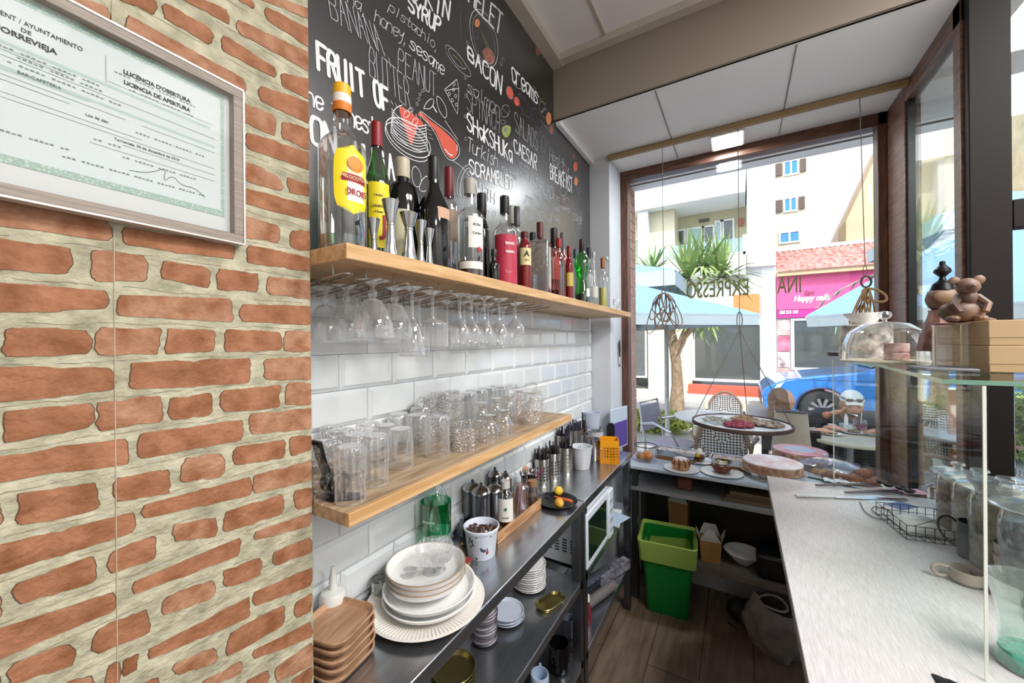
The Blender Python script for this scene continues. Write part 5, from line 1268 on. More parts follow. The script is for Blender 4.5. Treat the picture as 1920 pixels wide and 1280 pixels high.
def stad(L, r, n=10): return [(L+r*math.cos(a), r*math.sin(a)) for a in [-PI/2+PI*i/n for i in range(n+1)]]+[(-L+r*math.cos(a), r*math.sin(a)) for a in [PI/2+PI*i/n for i in range(n+1)]]
def stadtray(t, L, r, h, mt, name='tray_body'):
    vs = []; fs = []; rg = [(.86, 0), (1, h), (.97, h+.001), (.82, .003)]; n = None
    for k, z in rg:
        q = stad(L, r*k); n = len(q); vs += [(x, y, z) for x, y in q]
    for j in range(3):
        for i in range(n): fs.append((j*n+i, j*n+(i+1) % n, (j+1)*n+(i+1) % n, (j+1)*n+i))
    fs += [tuple(range(n-1, -1, -1)), tuple(3*n+i for i in range(n))]
    MB().add(vs, fs).build(name, mt, t)
stadtray(t, .03, .033, .011, mat('brushed gold', '#a8985a', .22, .95))
# lower shelf
def mugp(px, py, z, r, h, label, mt, rz=0, name='mug'):
    q = aZ(px, py, z); t = thing(name, label, 'mug', (min(q.x, -.55-r), q.y, z+.0008), rz)
    MB().lathe([(0, .001), (r*.9, 0), (r, .006), (r, h*.9), (r*.93, h), (r*.86, h), (r*.9, h*.9), (r*.9, .006), (0, .006)], 32).build('mug_body', mt, t)
    MB().tube([(r*.95, 0, h*.8), (r+.02, 0, h*.78), (r+.026, 0, h*.5), (r+.018, 0, h*.25), (r*.95, 0, h*.22)], .005, 8).build('mug_handle', mt, t)
    return t
mugp(1048, 1252, .275, .042, .10, 'black glazed jug on the lowest shelf beside the table leg', mat('black glaze', '#0e0d0f', .12), -1.0, 'jug')
mugp(1012, 1290, .275, .034, .055, 'pale blue cup at the edge of the lowest shelf', mat('pale blue glaze', '#b9cbe0', .2), 2)
mugp(1066, 1190, .275, .028, .075, 'frosted white cup behind the black jug', mat('frosted cup', '#9aa4b8', .3), 2.2)
# microwave on the second table
t = thing('microwave', 'white microwave oven with a dark door on the shelf of the second worktable', 'microwave', (0, 0, 0))
mx0, mx1, my0, my1, mz0, mz1 = -.815, -.560, 1.50, 1.86, .608, .835
WM = mat('white appliance', '#dfe6ee', .35)
MB().box((mx0, my0, mz0), (mx1, my1, mz1)).build('case', WM, t, bevel=.006)
m = MB(); m.box((mx1, my0, mz0), (mx1+.018, my1-.075, mz1)); m.build('door', WM, t, bevel=.004)
m = MB(); m.box((mx1+.018, my0+.02, mz0+.03), (mx1+.0195, my1-.095, mz1-.03)); m.build('door_window', mat('dark oven glass', '#17221c', .08), t)
m = MB(); m.box((mx1, my1-.072, mz0), (mx1+.026, my1, mz1)); cp = m.build('control_panel', WM, t, bevel=.006)
m = MB()
for i in range(4):
    m.lathe([(0, 0), (.008, 0), (.008, .002), (0, .002)], 16, (0, 0, 0)) if 0 else m.box((mx1+.0255, my1-.06, mz0+.03+i*.045), (mx1+.028, my1-.02, mz0+.05+i*.045))
m.build('button_panel', mat('grey buttons', '#a9b3c0', .4), t)
m = MB()
for i in range(4):
    for j in range(5): m.box((-.72+i*.035, my0-.0012, .66+j*.012), (-.70+i*.035, my0+.0002, .665+j*.012))
m.build('vent_pattern', mat('vent dark', '#2a2c30', .7), t, smooth=0)
for i in range(4):
    MB().bbox((mx0+.03+(i % 2)*.19, my0+.03+(i//2)*.30, .604), (.02, .02, .007)).build('foot', BLACK, t)
for i, (q, rz, lab, c, sz) in enumerate((((-.62, 2.02, .607), .2, 'white sheets of paper by the microwave', '#e2e2de', .15), ((-.575, 2.0, .600), -.3, 'pale blue folded card hanging over the shelf edge by the microwave', '#b4c6dc', .11))):
    m = MB(); m.box((-sz/2, -sz*.65, 0), (sz/2, sz*.65, .004 if i else .012)); tag(m.build('paper_sheets' if i == 0 else 'folded_card', mat('paper '+c, c, .6), loc=(q[0], q[1], .6008 if i == 0 else .613), rz=rz, bevel=.001), lab, 'paper')
# rolls on the lower shelf of the second table
def roll(x, y, z, r, L, rz, mt, label, core='#6b543c'):
    t = thing('foil_roll', label, 'roll', (x, y, z+r+.0008), rz)
    m = MB(); n = 24; pr = [(r*.55, -L/2), (r, -L/2), (r, L/2), (r*.55, L/2), (r*.55, -L/2)]
    m.lathe(pr, n); m.v = [(z2, x2, y2) for x2, y2, z2 in m.v]; m.build('roll_body', mt, t)
    m = MB(); m.lathe([(r*.5, -L/2-.004), (r*.55, -L/2-.004), (r*.55, L/2+.004), (r*.5, L/2+.004), (r*.5, -L/2-.004)], n); m.v = [(z2, x2, y2) for x2, y2, z2 in m.v]; m.build('core', mat('card core', core, .8), t)
FOIL = mat('crinkled foil', '#8d8f96', .25, .9, bump=.4, bs=60)
roll(-.60, 1.83, .275, .024, .24, 1.25, mat('cling film', '#77706c', .2), 'dark roll of cling film with its open end showing on the low shelf')
roll(-.66, 1.92, .275, .030, .26, 1.25, FOIL, 'silver kitchen foil roll behind the cling film')
m = MB(); m.box((-.13, -.025, 0), (.13, .025, .05)); tag(m.build('foil_box', mat('printed foil box', '#a6a2ae', .5, var=.6, vs=30, col2='#4c4a55'), loc=(-.60, 2.06, .2762), rz=1.2, bevel=.002), 'long printed cardboard foil box on the low shelf', 'box')
for i, (y, c) in enumerate(((1.60, '#a0303a'), (1.655, '#7a2f3c'))):
    MB_ = MB(); MB_.lathe([(0, 0), (.02, 0), (.02, .07), (.01, .09), (.01, .11), (0, .11)], 20)
    t = thing('sauce_bottle', ['red plastic sauce bottle on the low shelf beside the table leg', 'darker red sauce bottle behind the first one'][i], 'bottle', (-.60, y, .2758)); MB_.build('bottle_body', mat('sauce '+c, c, .3), t)
    MB().lathe([(.011, .1), (.013, .1), (.012, .125), (0, .125)], 16).build('cap', INKW, t)
# ------------------------------------------------------------------ display table in the window bay
ZD = .80
t = thing('display_table', 'low white-topped display table across the window bay with shelves beneath', 'table', (0, 0, 0))
x0, x1, yf, yb2 = -.60, .66, 2.335, 2.672
DT = mat('pale blue laminate', '#c9d6e2', .18, spec=.6)
MB().box((x0, yf, ZD-.018), (x1, yb2, ZD)).build('tabletop', DT, t, bevel=.002)
MB().box((x0+.03, yf+.02, .648), (x1-.02, yb2, .672)).build('shelf', mat('grey shelf board', '#8e8f92', .5), t, bevel=.002)
MB().prism([(-.215, yf+.02), (x1-.02, yf+.02), (x1-.02, yb2), (x0+.03, yb2), (x0+.03, 2.555), (-.215, 2.555)], .262, .30).build('shelf', mat('brown grey shelf', '#7b7068', .5), t, bevel=.002)
for x in (x0+.05, x1-.05):
    for y in (yf+.04, yb2-.04): MB().bbox((x, y, .39), (.035, .035, .78)).build('leg', STEELD, t)
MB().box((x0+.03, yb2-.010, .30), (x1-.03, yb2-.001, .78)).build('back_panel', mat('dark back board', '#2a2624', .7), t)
for (bx0, yy, w2, c, lab) in ((-.29, 2.50, .07, '#6a4a42', 'reddish box on the upper shelf under the display table'), (.03, 2.50, .16, '#5c4636', 'dark wooden tray stored on the upper shelf under the display table'), (.03, 2.50, .15, '#6c5340', '')):
    pass
for i in range(3):
    tag(MB().bbox((0, 0, .0095), (.26-.01*i, .20, .019)).build('wooden_board', mat('stored board %d' % i, ['#66503c', '#59432f', '#705a44'][i], .6), loc=(.05+.01*i, 2.48, .6725+i*.0195), bevel=.002), 'stored wooden board on the upper shelf under the display table, %s from the bottom' % ORD[i], 'board')
tag(MB().bbox((0, 0, .035), (.08, .08, .07)).build('tea_tin', mat('dull red tin', '#7a4038', .4), loc=(-.28, 2.47, .6725), bevel=.008), 'dull red tin on the upper shelf under the display table', 'tin')
# green bin
t = thing('waste_bin', 'green square plastic bin on the floor under the display table end', 'bin', (-.368, 2.39, 0), .10)
t.scale = (.98, .90, .86)
def sqlathe(m, prof, rr=.18, c=(0, 0), mi=None):
    vs = []; fs = []; n = None
    for (h, z) in prof:
        q = rsq(h, h*rr, 4); n = len(q); vs += [(c[0]+x, c[1]+y, z) for x, y in q]
    for j in range(len(prof)-1):
        for i in range(n): fs.append((j*n+i, j*n+(i+1) % n, (j+1)*n+(i+1) % n, (j+1)*n+i))
    m.add(vs, fs, mi); return n
GB = mat('green plastic', '#0f8a35', .4)
m = MB(); n = sqlathe(m, [(.0, .001), (.11, 0), (.113, .01), (.135, .40), (.140, .47), (.136, .47), (.108, .02), (0, .02)]); m.build('bin_body', GB, t)
LIN = bpy.data.materials.new('lime liner film'); LIN.use_nodes = True
P = LIN.node_tree.nodes['Principled BSDF']; P.inputs['Base Color'].default_value = (*srgb('#b4d468'), 1); P.inputs['Roughness'].default_value = .3; P.inputs['Transmission Weight'].default_value = 0; P.inputs['Alpha'].default_value = .88
m = MB()
vs = []; fs = []; prof = [(.137, .345), (.150, .35), (.1525, .40), (.157, .455), (.160, .482), (.156, .487), (.140, .47), (.128, .38), (.110, .16), (.08, .06), (0, .05)]
for j, (h, z) in enumerate(prof):
    q = rsq(max(h, .001), max(h, .001)*.16, 8); n = len(q)
    for i, (x, y) in enumerate(q):
        nz = noise.noise(Vector((x*22, y*22, z*18)))*.006 * (1 if j not in (4, 5) else .25); k = 1+nz/max(h, .05)
        vs.append((x*k, y*k, z+nz*.6))
for j in range(len(prof)-1):
    for i in range(n): fs.append((j*n+i, j*n+(i+1) % n, (j+1)*n+(i+1) % n, (j+1)*n+i))
m.add(vs, fs); m.build('bin_liner', LIN, t)
# takeaway boxes
KR = mat('kraft card', '#b88450', .7, var=.08, vs=6); KW = mat('white card inside', '#d8d6d4', .6)
def takeaway(x, y, z, w2, h, rz, label, flap=.06):
    t = thing('takeaway_box', label, 'box', (x, y, z), rz)
    m = MB(); m.add([(-w2*.85, -w2*.7, 0), (w2*.85, -w2*.7, 0), (w2*.85, w2*.7, 0), (-w2*.85, w2*.7, 0), (-w2, -w2*.85, h), (w2, -w2*.85, h), (w2, w2*.85, h), (-w2, w2*.85, h)], [(3, 2, 1, 0), (0, 1, 5, 4), (1, 2, 6, 5), (2, 3, 7, 6), (3, 0, 4, 7)]); m.build('box_body', KR, t, smooth=0)
    for (sx, q) in ((1, 0), (-1, 0)):
        m = MB(); xx = sx*w2
        m.add([(xx, -w2*.85, h), (xx, w2*.85, h), (xx+sx*flap*.3, w2*.55, h+flap*.8), (xx+sx*flap*.35, w2*.1, h+flap*1.15), (xx+sx*flap*.35, -w2*.1, h+flap*1.15), (xx+sx*flap*.3, -w2*.55, h+flap*.8)], [(0, 1, 2, 3, 4, 5)]); m.build('flap', KW, t, smooth=0)
    m = MB(); m.add([(-w2, w2*.85, h), (w2, w2*.85, h), (w2*.55, w2*1.0, h+flap*1.1), (-w2*.55, w2*1.0, h+flap*1.1)], [(0, 1, 2, 3)]); m.build('flap', KW, t, smooth=0)
    m = MB(); m.add([(-w2, -w2*.85, h), (w2, -w2*.85, h), (w2*.7, -w2*1.0, h+flap*.6), (w2*.25, -w2*1.05, h+flap*1.3), (-w2*.25, -w2*1.05, h+flap*1.3), (-w2*.7, -w2*1.0, h+flap*.6)], [(0, 1, 2, 3, 4, 5)]); m.build('flap', KW, t, smooth=0)
q = aY(1325, 1080, 2.42)
takeaway(-.150, 2.445, .3008, .055, .12, .1, 'open kraft takeaway box with white flaps on the low shelf next to the bin', .055)
takeaway(-.33, 2.61, .3008, .058, .24, -.1, 'taller open kraft takeaway box behind the green bin', .09)
t = thing('serving_bowl', 'wide white bowl on the low shelf under the display table', 'bowl', (.01, 2.50, .3008))
MB().lathe([(0, .001), (.035, 0), (.04, .004), (.085, .05), (.095, .065), (.09, .065), (.04, .01), (0, .008)], 36).build('bowl_body', WHITEP, t)
t = MB(); t.box((-.10, -.09, 0), (.10, .09, .13)); 
tag(t.build('toolbox', mat('black vinyl case', '#0d0f12', .35, bump=.3, bs=30), loc=(.17, 2.46, .3008), bevel=.02), 'bulky black vinyl case on the low shelf under the display table', 'case')
tag(MB().bbox((0, 0, .02), (.12, .09, .04)).build('napkin_pack', mat('dim printed pack', '#6a5f58', .6, var=.5, vs=14), loc=(-.49, 2.61, .3008), bevel=.004), 'flat printed packet on the low shelf behind the bin', 'packet')
# bag on the floor
t = thing('canvas_bag', 'crumpled grey canvas bag with a drawn collar on the floor under the wooden counter', 'bag', (.150, 2.33, 0), .5)
CV = mat('grey canvas', '#8b8078', .85, bump=.5, bs=40); 
m = MB()
def bagf(u, v):
    a = u*2*PI; z = .235*v-.03*v*math.cos(a+.6); r = .10+.035*math.sin(v*PI*.8)-.045*v*v
    nz = noise.noise(Vector((math.cos(a)*2.2, math.sin(a)*2.2, v*3)))*.03+noise.noise(Vector((math.cos(a)*5, math.sin(a)*5, v*9)))*.014*(1-v)
    return ((r+nz)*math.cos(a)*1.05-.02*v, (r+nz)*math.sin(a)-.02*v, z)
m.grid(bagf, 40, 16); m.lathe([(.0, .001), (.085, .001)], 24); m.build('bag_body', CV, t, subs=1)
m = MB(); m.tube([(-.03+.062*math.cos(2*PI*k/24)*1.0, -.02+.060*math.sin(2*PI*k/24), .234+.006*math.sin(4*PI*k/24)) for k in range(24)], .006, 6, closed=True); m.build('collar', mat('pale canvas', '#a69a90', .85), t)
t = thing('backpack', 'dark backpack slumped on the floor behind the canvas bag', 'bag', (-.01, 2.45, 0), .3)
t.scale = (.8, .8, .8)
m = MB(); m.ball((0, 0, .075), .09, 20, sc=(.9, .7, .82), fn=lambda d: 1+.14*noise.noise(d*2.3)); m.build('bag_body', mat('dark nylon', '#1c1b1f', .6, bump=.4, bs=30), t)
m = MB(); m.ball((.02, -.062, .07), .045, 16, sc=(.8, .28, 1.2)); m.build('front_pocket', mat('grey mesh pocket', '#55504d', .7), t)
m = MB(); m.tube([(-.09, -.06, .012), (-.04, -.11, .008), (.03, -.13, .008), (.10, -.12, .01)], .006, 6); m.build('strap', BLACK, t)
# ------------------------------------------------------------------ cakes and pastries on the display table
DX, DY = 0, 0
t = thing('glass_bowl', 'clear straight glass bowl holding oranges at the corner of the display table', 'bowl', (-.505, 2.475, ZD+.0008))
MB().lathe([(0, .002), (.062, 0), (.066, .004), (.066, .095)], 40).build('bowl_body', clear('bowl glass', tint=(.9, .93, .97), edge=.6, base=.08), t)
MB().tube([(.066*math.cos(2*PI*k/36), .066*math.sin(2*PI*k/36), .096) for k in range(36)], .0028, 6, closed=True).build('bowl_rim', BLACK, t)
OR = mat('orange peel', '#e5862f', .45, bump=.35, bs=240)
for j, (dx, dy, zz, lab, mm) in enumerate(((-.028, -.022, .028, 'brownish orange at the near side of the glass bowl', mat('dull orange peel', '#c58a4c', .5, bump=.3, bs=240)), (.018, -.008, .030, 'bright orange in the middle of the glass bowl', OR), (.0, .033, .028, 'orange at the back of the glass bowl', OR))):
    tag(MB().ball((0, 0, 0), .0255, 20, sc=(1, 1, .93)).build('orange', mm, loc=(-.505+dx, 2.475+dy, ZD+zz)), lab, 'orange')
# baking trays with foil
def tray(x, y, z, L, W, h, rz, label, fill):
    t = thing('baking_tray', label, 'tray', (x, y, z), rz)
    m = MB(); k = .9; p = [(-L*k, -W*k), (L*k, -W*k), (L*k, W*k), (-L*k, W*k)]; q = [(-L, -W), (L, -W), (L, W), (-L, W)]; q2 = [(-L-.006, -W-.006), (L+.006, -W-.006), (L+.006, W+.006), (-L-.006, W+.006)]
    vs = [(a, b, 0) for a, b in p]+[(a, b, h) for a, b in q]+[(a, b, h+.001) for a, b in q2]; fs = [(0, 1, 2, 3)]
    for r0 in (0, 4):
        for i in range(4): fs.append((r0+i, r0+(i+1) % 4, r0+4+(i+1) % 4, r0+4+i))
    m.add(vs, fs); m.build('tray_body', STEELB, t, smooth=0)
    m = MB(); m.grid(lambda u, v: ((u-.5)*2*L*.95, (v-.5)*2*W*.95, h*.82+.010*noise.noise(Vector((u*9, v*7, x*9)))), 24, 12); m.build('filling', fill, t)
    return t
DES = mat('cream dessert', '#e2dcd6', .6, var=.6, vs=60, col2='#8f5a45'); DES2 = mat('sugared dessert', '#e9e7e4', .5, var=.4, vs=50, col2='#9a8276')
for nm, x, y, L, W, rz, lab, fl in (('a', -.345, 2.60, .115, .050, -.04, 'shiny steel baking tray of pale dessert at the window, nearest the oranges', DES2), ('b', -.045, 2.575, .10, .050, -.03, 'shiny steel baking tray of sprinkled dessert behind the pastries', DES)):
    tray(x, y, ZD+.020, L, W, .040, rz, lab, fl)
    tag(MB().bbox((0, 0, .0095), (L*2.0, W*2, .019)).build('tray_mat', mat('wood mat', '#9c6d3f', .6), loc=(x, y, ZD+.0005), rz=rz, bevel=.002), 'thin wooden board under the %s baking tray' % ('first' if nm == 'a' else 'second'), 'board')
def splate(px, py, wpx, label):
    q = aZ(px, py, ZD+.003); r = rpx(wpx, q)
    t = thing('plate', label, 'plate', (q.x, q.y, ZD+.0008))
    MB().lathe([(0, .001), (r*.6, 0), (r*.62, .002), (r, .008), (r*.99, .009), (r*.6, .004), (0, .0035)], 40).build('body', WHITEP, t)
    return q.x, q.y
CRM = mat('icing', '#eee6dc', .4); JAM = mat('jam', '#8f2634', .3); CAK = mat('sponge crumb', '#d9a774', .8, var=.25, vs=70); CHO = mat('glazed brown bun', '#7c4020', .35, var=.4, vs=20, col2='#4b2210')
x, y = splate(1277, 879, 62, 'small white plate under the iced raspberry cake')
t = thing('cake', 'small block of raspberry swirl cake with white icing on a plate', 'cake', (x, y, ZD+.0055), .3); t.scale = (1.35,)*3
m = MB(); m.lathe([(0, 0), (.030, 0), (.033, .01), (.033, .034), (.029, .042), (0, .044)], 24, fn=lambda r, z, a: r*(1+.05*math.cos(4*a)+.03*noise.noise(Vector((math.cos(a)*3, math.sin(a)*3, z*80))))); m.build('sponge', CAK, t)
m = MB(); m.ball((0, 0, .040), .031, 20, sc=(1, 1, .32), fn=lambda d: 1+.12*noise.noise(d*4)); m.build('icing', CRM, t)
for i in range(9):
    a = i*.7; m = MB(); m.tube([(.026*math.cos(a), .026*math.sin(a), .046), (.035*math.cos(a+.15), .035*math.sin(a+.15), .03), (.035*math.cos(a+.1), .035*math.sin(a+.1), .008+.006*(i % 3))], .0025, 6); m.build('jam_swirl', JAM, t)
x, y = splate(1311, 864, 52, 'small white plate under the lemon meringue bun')
t = thing('lemon_bun', 'bun topped with whipped cream and yellow curd on a plate', 'pastry', (x, y, ZD+.0055), 0); t.scale = (1.3,)*3
m = MB(); m.ball((0, 0, .017), .026, 20, sc=(1, 1, .62)); m.build('bun', CHO, t)
m = MB(); m.ball((-.010, -.01, .026), .017, 16, sc=(1, 1, .6)); m.build('curd', mat('yellow curd', '#e6c02a', .3), t)
m = MB(); m.lathe([(.017, .030), (.020, .036), (.014, .043), (.012, .048), (.006, .056), (0, .062)], 20, (0.002, .002, 0), fn=lambda r, z, a: r*(1+.12*math.cos(6*a+z*200))); m.build('whipped_cream', CRM, t)
x, y = splate(1353, 886, 72, 'white plate under the glazed brown bun')
t = thing('glazed_bun', 'glossy brown bun with a cream and fruit topping on a plate', 'pastry', (x, y, ZD+.0055), 0); t.scale = (1.3,)*3
m = MB(); m.ball((0, 0, .020), .036, 24, sc=(1, 1, .58), fn=lambda d: 1+.05*noise.noise(d*3)); m.build('bun', CHO, t)
m = MB()
for i in range(6):
    a = i*1.1; m.ball((.013*math.cos(a), .013*math.sin(a), .040), .010, 10, sc=(1, 1, .6))
m.build('cream', CRM, t)
m = MB()
for i in range(4):
    a = i*1.7+.4; m.ball((.016*math.cos(a), .016*math.sin(a), .047), .006, 8, sc=(1.6, .7, .5))
m.build('fruit_slices', mat('pale fruit slices', '#d7c67a', .4), t)
# cake stands
def cakestand(px, py, wpx, zt, lab1, lab2, lab3=None, h=.042, top='#e8dcd8', low=True, side='#8d4f38'):
    q = aZ(px, py, zt); r = rpx(wpx, q)
    t = thing('cake_stand', lab1, 'cake stand', (q.x, q.y, ZD+.0008))
    hz = zt-ZD-.001
    MB().lathe([(0, .001), (r*.42, 0), (r*.42, .002), (r*.1, .006), (r*.07, hz*.5), (r*.12, hz-.006)], 32).build('foot', GLASS, t)
    MB().lathe([(0, hz-.006), (r*.9, hz-.004), (r, hz), (r, hz+.004)], 44).build('dish', GLASS, t)
    c = thing('cake', lab2, 'cake', (q.x, q.y, zt+.0005))
    rc = r*.88
    MB().lathe([(0, 0), (rc, 0), (rc, h*.9), (rc*.97, h), (0, h)], 44, fn=lambda r_, z, a: r_*(1+.012*noise.noise(Vector((math.cos(a)*9, math.sin(a)*9, z*60))))).build('sponge', mat('cake side '+side, side, .7, var=.5, vs=45, col2='#d9b59a'), c)
    MB().lathe([(rc*.985, h*.8), (rc*.99, h+.003), (rc*.6, h+.006), (rc*.2, h+.005), (0, h+.005)], 44).build('icing', mat('cake top '+top, top, .35, var=.4, vs=14, col2='#cfa9a8'), c)
    return q, r, c
q, r, c = cakestand(1448, 880, 108, ZD+.040, 'clear glass cake stand in front of the trays', 'flat brown cake with a marbled pink icing on the glass stand', top='#eeecec', side='#a5674a')
q, r, c = cakestand(1499, 857, 96, ZD+.055, 'taller glass cake stand at the window behind the flat brown cake', 'round cake with red and pale blue icing at the window', top='#c4647a', side='#7d4a4a')
MB().lathe([(0, .0485), (r*.5, .0482)], 24).build('blue_icing', mat('pale blue icing', '#b9cde0', .4, var=.3, vs=20), c)
# domed bread under film
q = aZ(1573, 893, ZD+.006); r = rpx(128, q)
q.x = min(q.x, .40)
t = thing('covered_platter', 'white platter of buns under a clear plastic dome with a knob', 'platter', (q.x, q.y, ZD+.0008), -.1)
m = MB(); m.lathe([(0, .002), (r*.8, 0), (r*.98, .010), (r, .016), (r*.96, .014), (r*.78, .005), (0, .004)], 40, scale=(1, .62)); m.build('platter', WHITEP, t)
m = MB(); m.lathe([(r*.93, .014), (r*.92, .035), (r*.80, .066), (r*.55, .087), (r*.2, .098), (0, .099)], 44, scale=(1, .62)); m.build('dome', clear('plastic dome', tint=(.93, .96, 1), edge=.7, base=.10, blend=.45, painted_glint=.35), t)
m = MB(); m.lathe([(.004, .098), (.004, .105), (.012, .109), (.013, .115), (.008, .120), (0, .121)], 20); m.build('dome_knob', GLASS, t)
for i, (dx, dy) in enumerate(((-.04, 0), (.0, .01), (.042, -.004), (-.015, -.02))):
    tag(MB().ball((0, 0, 0), .021, 16, sc=(1.2, .9, .75)).build('bread_roll', mat('pale baked crust', '#c99a72', .6, var=.3, vs=30), loc=(q.x+dx, q.y+dy, ZD+.0215), rz=i), 'bread roll under the plastic dome, %s' % ['at its near end', 'in its middle', 'at its far end', 'in front of the others'][i], 'bread roll')
m = MB(); m.grid(lambda u, v: ((u-.5)*.15, -(.02+v*.05), .004+.018*math.sin(v*2.6)+.009*noise.noise(Vector((u*6, v*6, 5)))), 30, 10)
tag(m.build('wrapping_paper', mat('white greaseproof paper', '#e3e8ee', .5), loc=(q.x+.04, q.y-r*.45, ZD+.004), rz=.1), 'crumpled white greaseproof paper in front of the plastic dome', 'paper')
# croissants on a white plate
CRO = mat('croissant crust', '#a5643a', .45, var=.45, vs=26, col2='#6b3618')
t = thing('plate', 'wide white plate of croissants by the window post', 'plate', (.545, 2.565, ZD+.0008)); 
MB().lathe([(0, .001), (.07, 0), (.07, .002), (.105, .02), (.104, .022), (.068, .006), (0, .005)], 40).build('body', WHITEP, t)
cr = None
def croissant(x, y, z, rz, label, s=1):
    t = thing('croissant', label, 'croissant', (x, y, z), rz)
    m = MB(); pts = []; rs = []
    for i in range(29):
        u = i/28*2-1; a = u*1.15; pts.append((.045*s*math.sin(a), .045*s*(1-math.cos(a))*1.1, .016*s)); base = .019*(1-abs(u)**2.2)+.004
        rs.append(s*(base*(1+.13*math.cos(u*PI*5))))
    m.tube(pts, rs, 14); m.build('body', CRO, t); return t
for i, (x, y, z, rz, lab) in enumerate(((.50, 2.56, .024, .3, 'croissant on the plate, the one nearest the plastic dome'), (.575, 2.55, .024, 1.0, 'croissant at the front of the plate by the window post'), (.54, 2.61, .026, 2.0, 'croissant at the back of the plate'), (.47, 2.62, .002, -.5, 'croissant beside the plate at the window'), (.415, 2.625, .002, .8, 'croissant behind the plastic dome'), (.545, 2.57, .056, .5, 'croissant lying on top of the others'))):
    croissant(x, y, ZD+z, rz, lab, .95)
# ------------------------------------------------------------------ hanging round tray on cords
cz = 1.142; tc_ = Vector((0.003, 2.18, cz)); rt_ = .215
t = thing('hanging_tray', 'round dark-edged tray of dried fruit hung on cords in the window', 'tray', tc_)
MB().lathe([(0, -.012), (rt_*.98, -.012), (rt_, -.008), (rt_, .006), (rt_*.975, .007), (rt_*.965, .001), (0, 0)], 64).build('tray_body', mat('dark bark edge', '#4a3631', .6), t)
MB().lathe([(0, .0006), (rt_*.955, .0012)], 48).build('tray_lining', mat('pale tray lining', '#c9d2da', .35), t)
CORD = mat('grey brown cord', '#746a62', .8)
kn = Vector((.0, 2.40-2.18, 1.80-cz)) ; kn = Vector((0, .10, .46))
for i, a in enumerate((PI*.97, -PI*.06, PI*.45)):
    MB().tube([kn, (rt_*.97*math.cos(a), rt_*.97*math.sin(a), .0)], .0022, 6).build('cord', CORD, t)
m = MB(); top = Vector((0.003, 2.40, 2.69))-tc_
m.tube([top, kn+Vector((0, .02, .25)), kn], .0022, 6); m.tube([kn+Vector((.012*math.sin(a), 0, .045-.045*math.cos(a))) for a in [2*PI*k/16 for k in range(16)]], .0028, 6, closed=True); m.build('hanging_cord', CORD, t)
def heap(x, y, label, col, col2, n, s, shape, sp=.045):
    o = MB()
    for i in range(n):
        a = random.random()*2*PI; q = math.sqrt(random.random())*sp; z = .006+.020*(1-q/sp)*random.random()
        if shape == 'leaf':
            b = random.random()*2*PI; L = s*(1.5+random.random()); o.tube([(q*math.cos(a), q*math.sin(a), z+.004), (q*math.cos(a)+L*math.cos(b)*.5, q*math.sin(a)+L*math.sin(b)*.5, z+.014), (q*math.cos(a)+L*math.cos(b), q*math.sin(a)+L*math.sin(b), z+.003)], [.001, .0035, .0008], 5, flat=.4)
        else: o.ball((q*math.cos(a), q*math.sin(a), z+s*.3), s, 8, sc=(1.2, .9, .6))
    ob = o.build('dried_fruit', mat('heap '+col, col, .6, var=.5, vs=60, col2=col2), loc=(tc_.x+x, tc_.y+y, cz+.001)); ob['kind'] = 'stuff'; tag(ob, label, 'dried fruit')
heap(-.10, -.06, 'heap of grey green dried leaves on the hanging tray', '#a9ab98', '#3b3a33', 60, .020, 'leaf', .06)
heap(-.01, -.10, 'heap of dark red dried fruit at the front of the hanging tray', '#8f2540', '#5a1628', 50, .013, 'ball', .055)
heap(.02, .03, 'heap of tan dried slices at the back of the hanging tray', '#a88a6a', '#5f4434', 50, .014, 'ball', .055)
heap(.11, -.03, 'heap of sugared brown fruit at the far side of the hanging tray', '#b5a698', '#4f3d33', 50, .014, 'ball', .055)
# rope bundles on the other two cords
ROPE = mat('twisted brown rope', '#86705c', .8); ROPE2 = mat('jute rope', '#b08a60', .85)
p = aY(1242, 282, 2.40); zb = aY(1246, 548, 2.40).z
t = thing('rope_bundle', 'knot of brown twisted wire loops hanging on the first cord by the column', 'rope', (p.x, 2.40, 0))
MB().tube([(0, 0, 2.69), (0, 0, zb+.02)], .0018, 6).build('cord', CORD, t)
MB().tube([(.010*math.sin(a), 0, zb+.010-.015*math.cos(a)) for a in [2*PI*k/16 for k in range(16)]], .003, 6, closed=True).build('ring', CORD, t)
for i in range(11):
    a0 = -.42+.84*i/10; L = .17+.05*math.sin(i*2.1)+.04*(i % 2); W = .028+.01*(i % 3); ph = i*.9
    pts = []
    for k in range(20):
        u = 2*PI*k/20; lx = W*math.sin(u); lz = -L/2+L/2*math.cos(u)
        x_ = lx*math.cos(a0)-lz*math.sin(a0); z_ = lz*math.cos(a0)
        pts.append((x_, .02*math.sin(u+ph)*math.cos(ph), zb-.004+z_))
    MB().tube(pts, .0030, 6, closed=True).build('rope_loop', ROPE, t)
p = aY(1612, 187, 2.40); zr = aY(1622, 520, 2.40).z; x3 = p.x; dxr = aY(1622, 530, 2.40).x-x3
t = thing('rope_bundle', 'bundle of pale jute rope hanging on the cord nearest the window post', 'rope', (x3, 2.40, 0))
MB().tube([(0, 0, 2.69), (dxr, 0, zr+.06)], .0018, 6).build('cord', CORD, t)
MB().tube([(dxr+.007*math.sin(a), 0, zr+.03-.028*math.cos(a)) for a in [2*PI*k/16 for k in range(16)]], .0016, 6, closed=True).build('wire_loop', CORD, t)
MB().tube([(dxr+.004+.018*math.sin(a), 0, zr-.02-.026*math.cos(a)) for a in [2*PI*k/20 for k in range(20)]], .0045, 8, closed=True).build('ring', mat('dark ring', '#5d4e48', .4, .5), t)
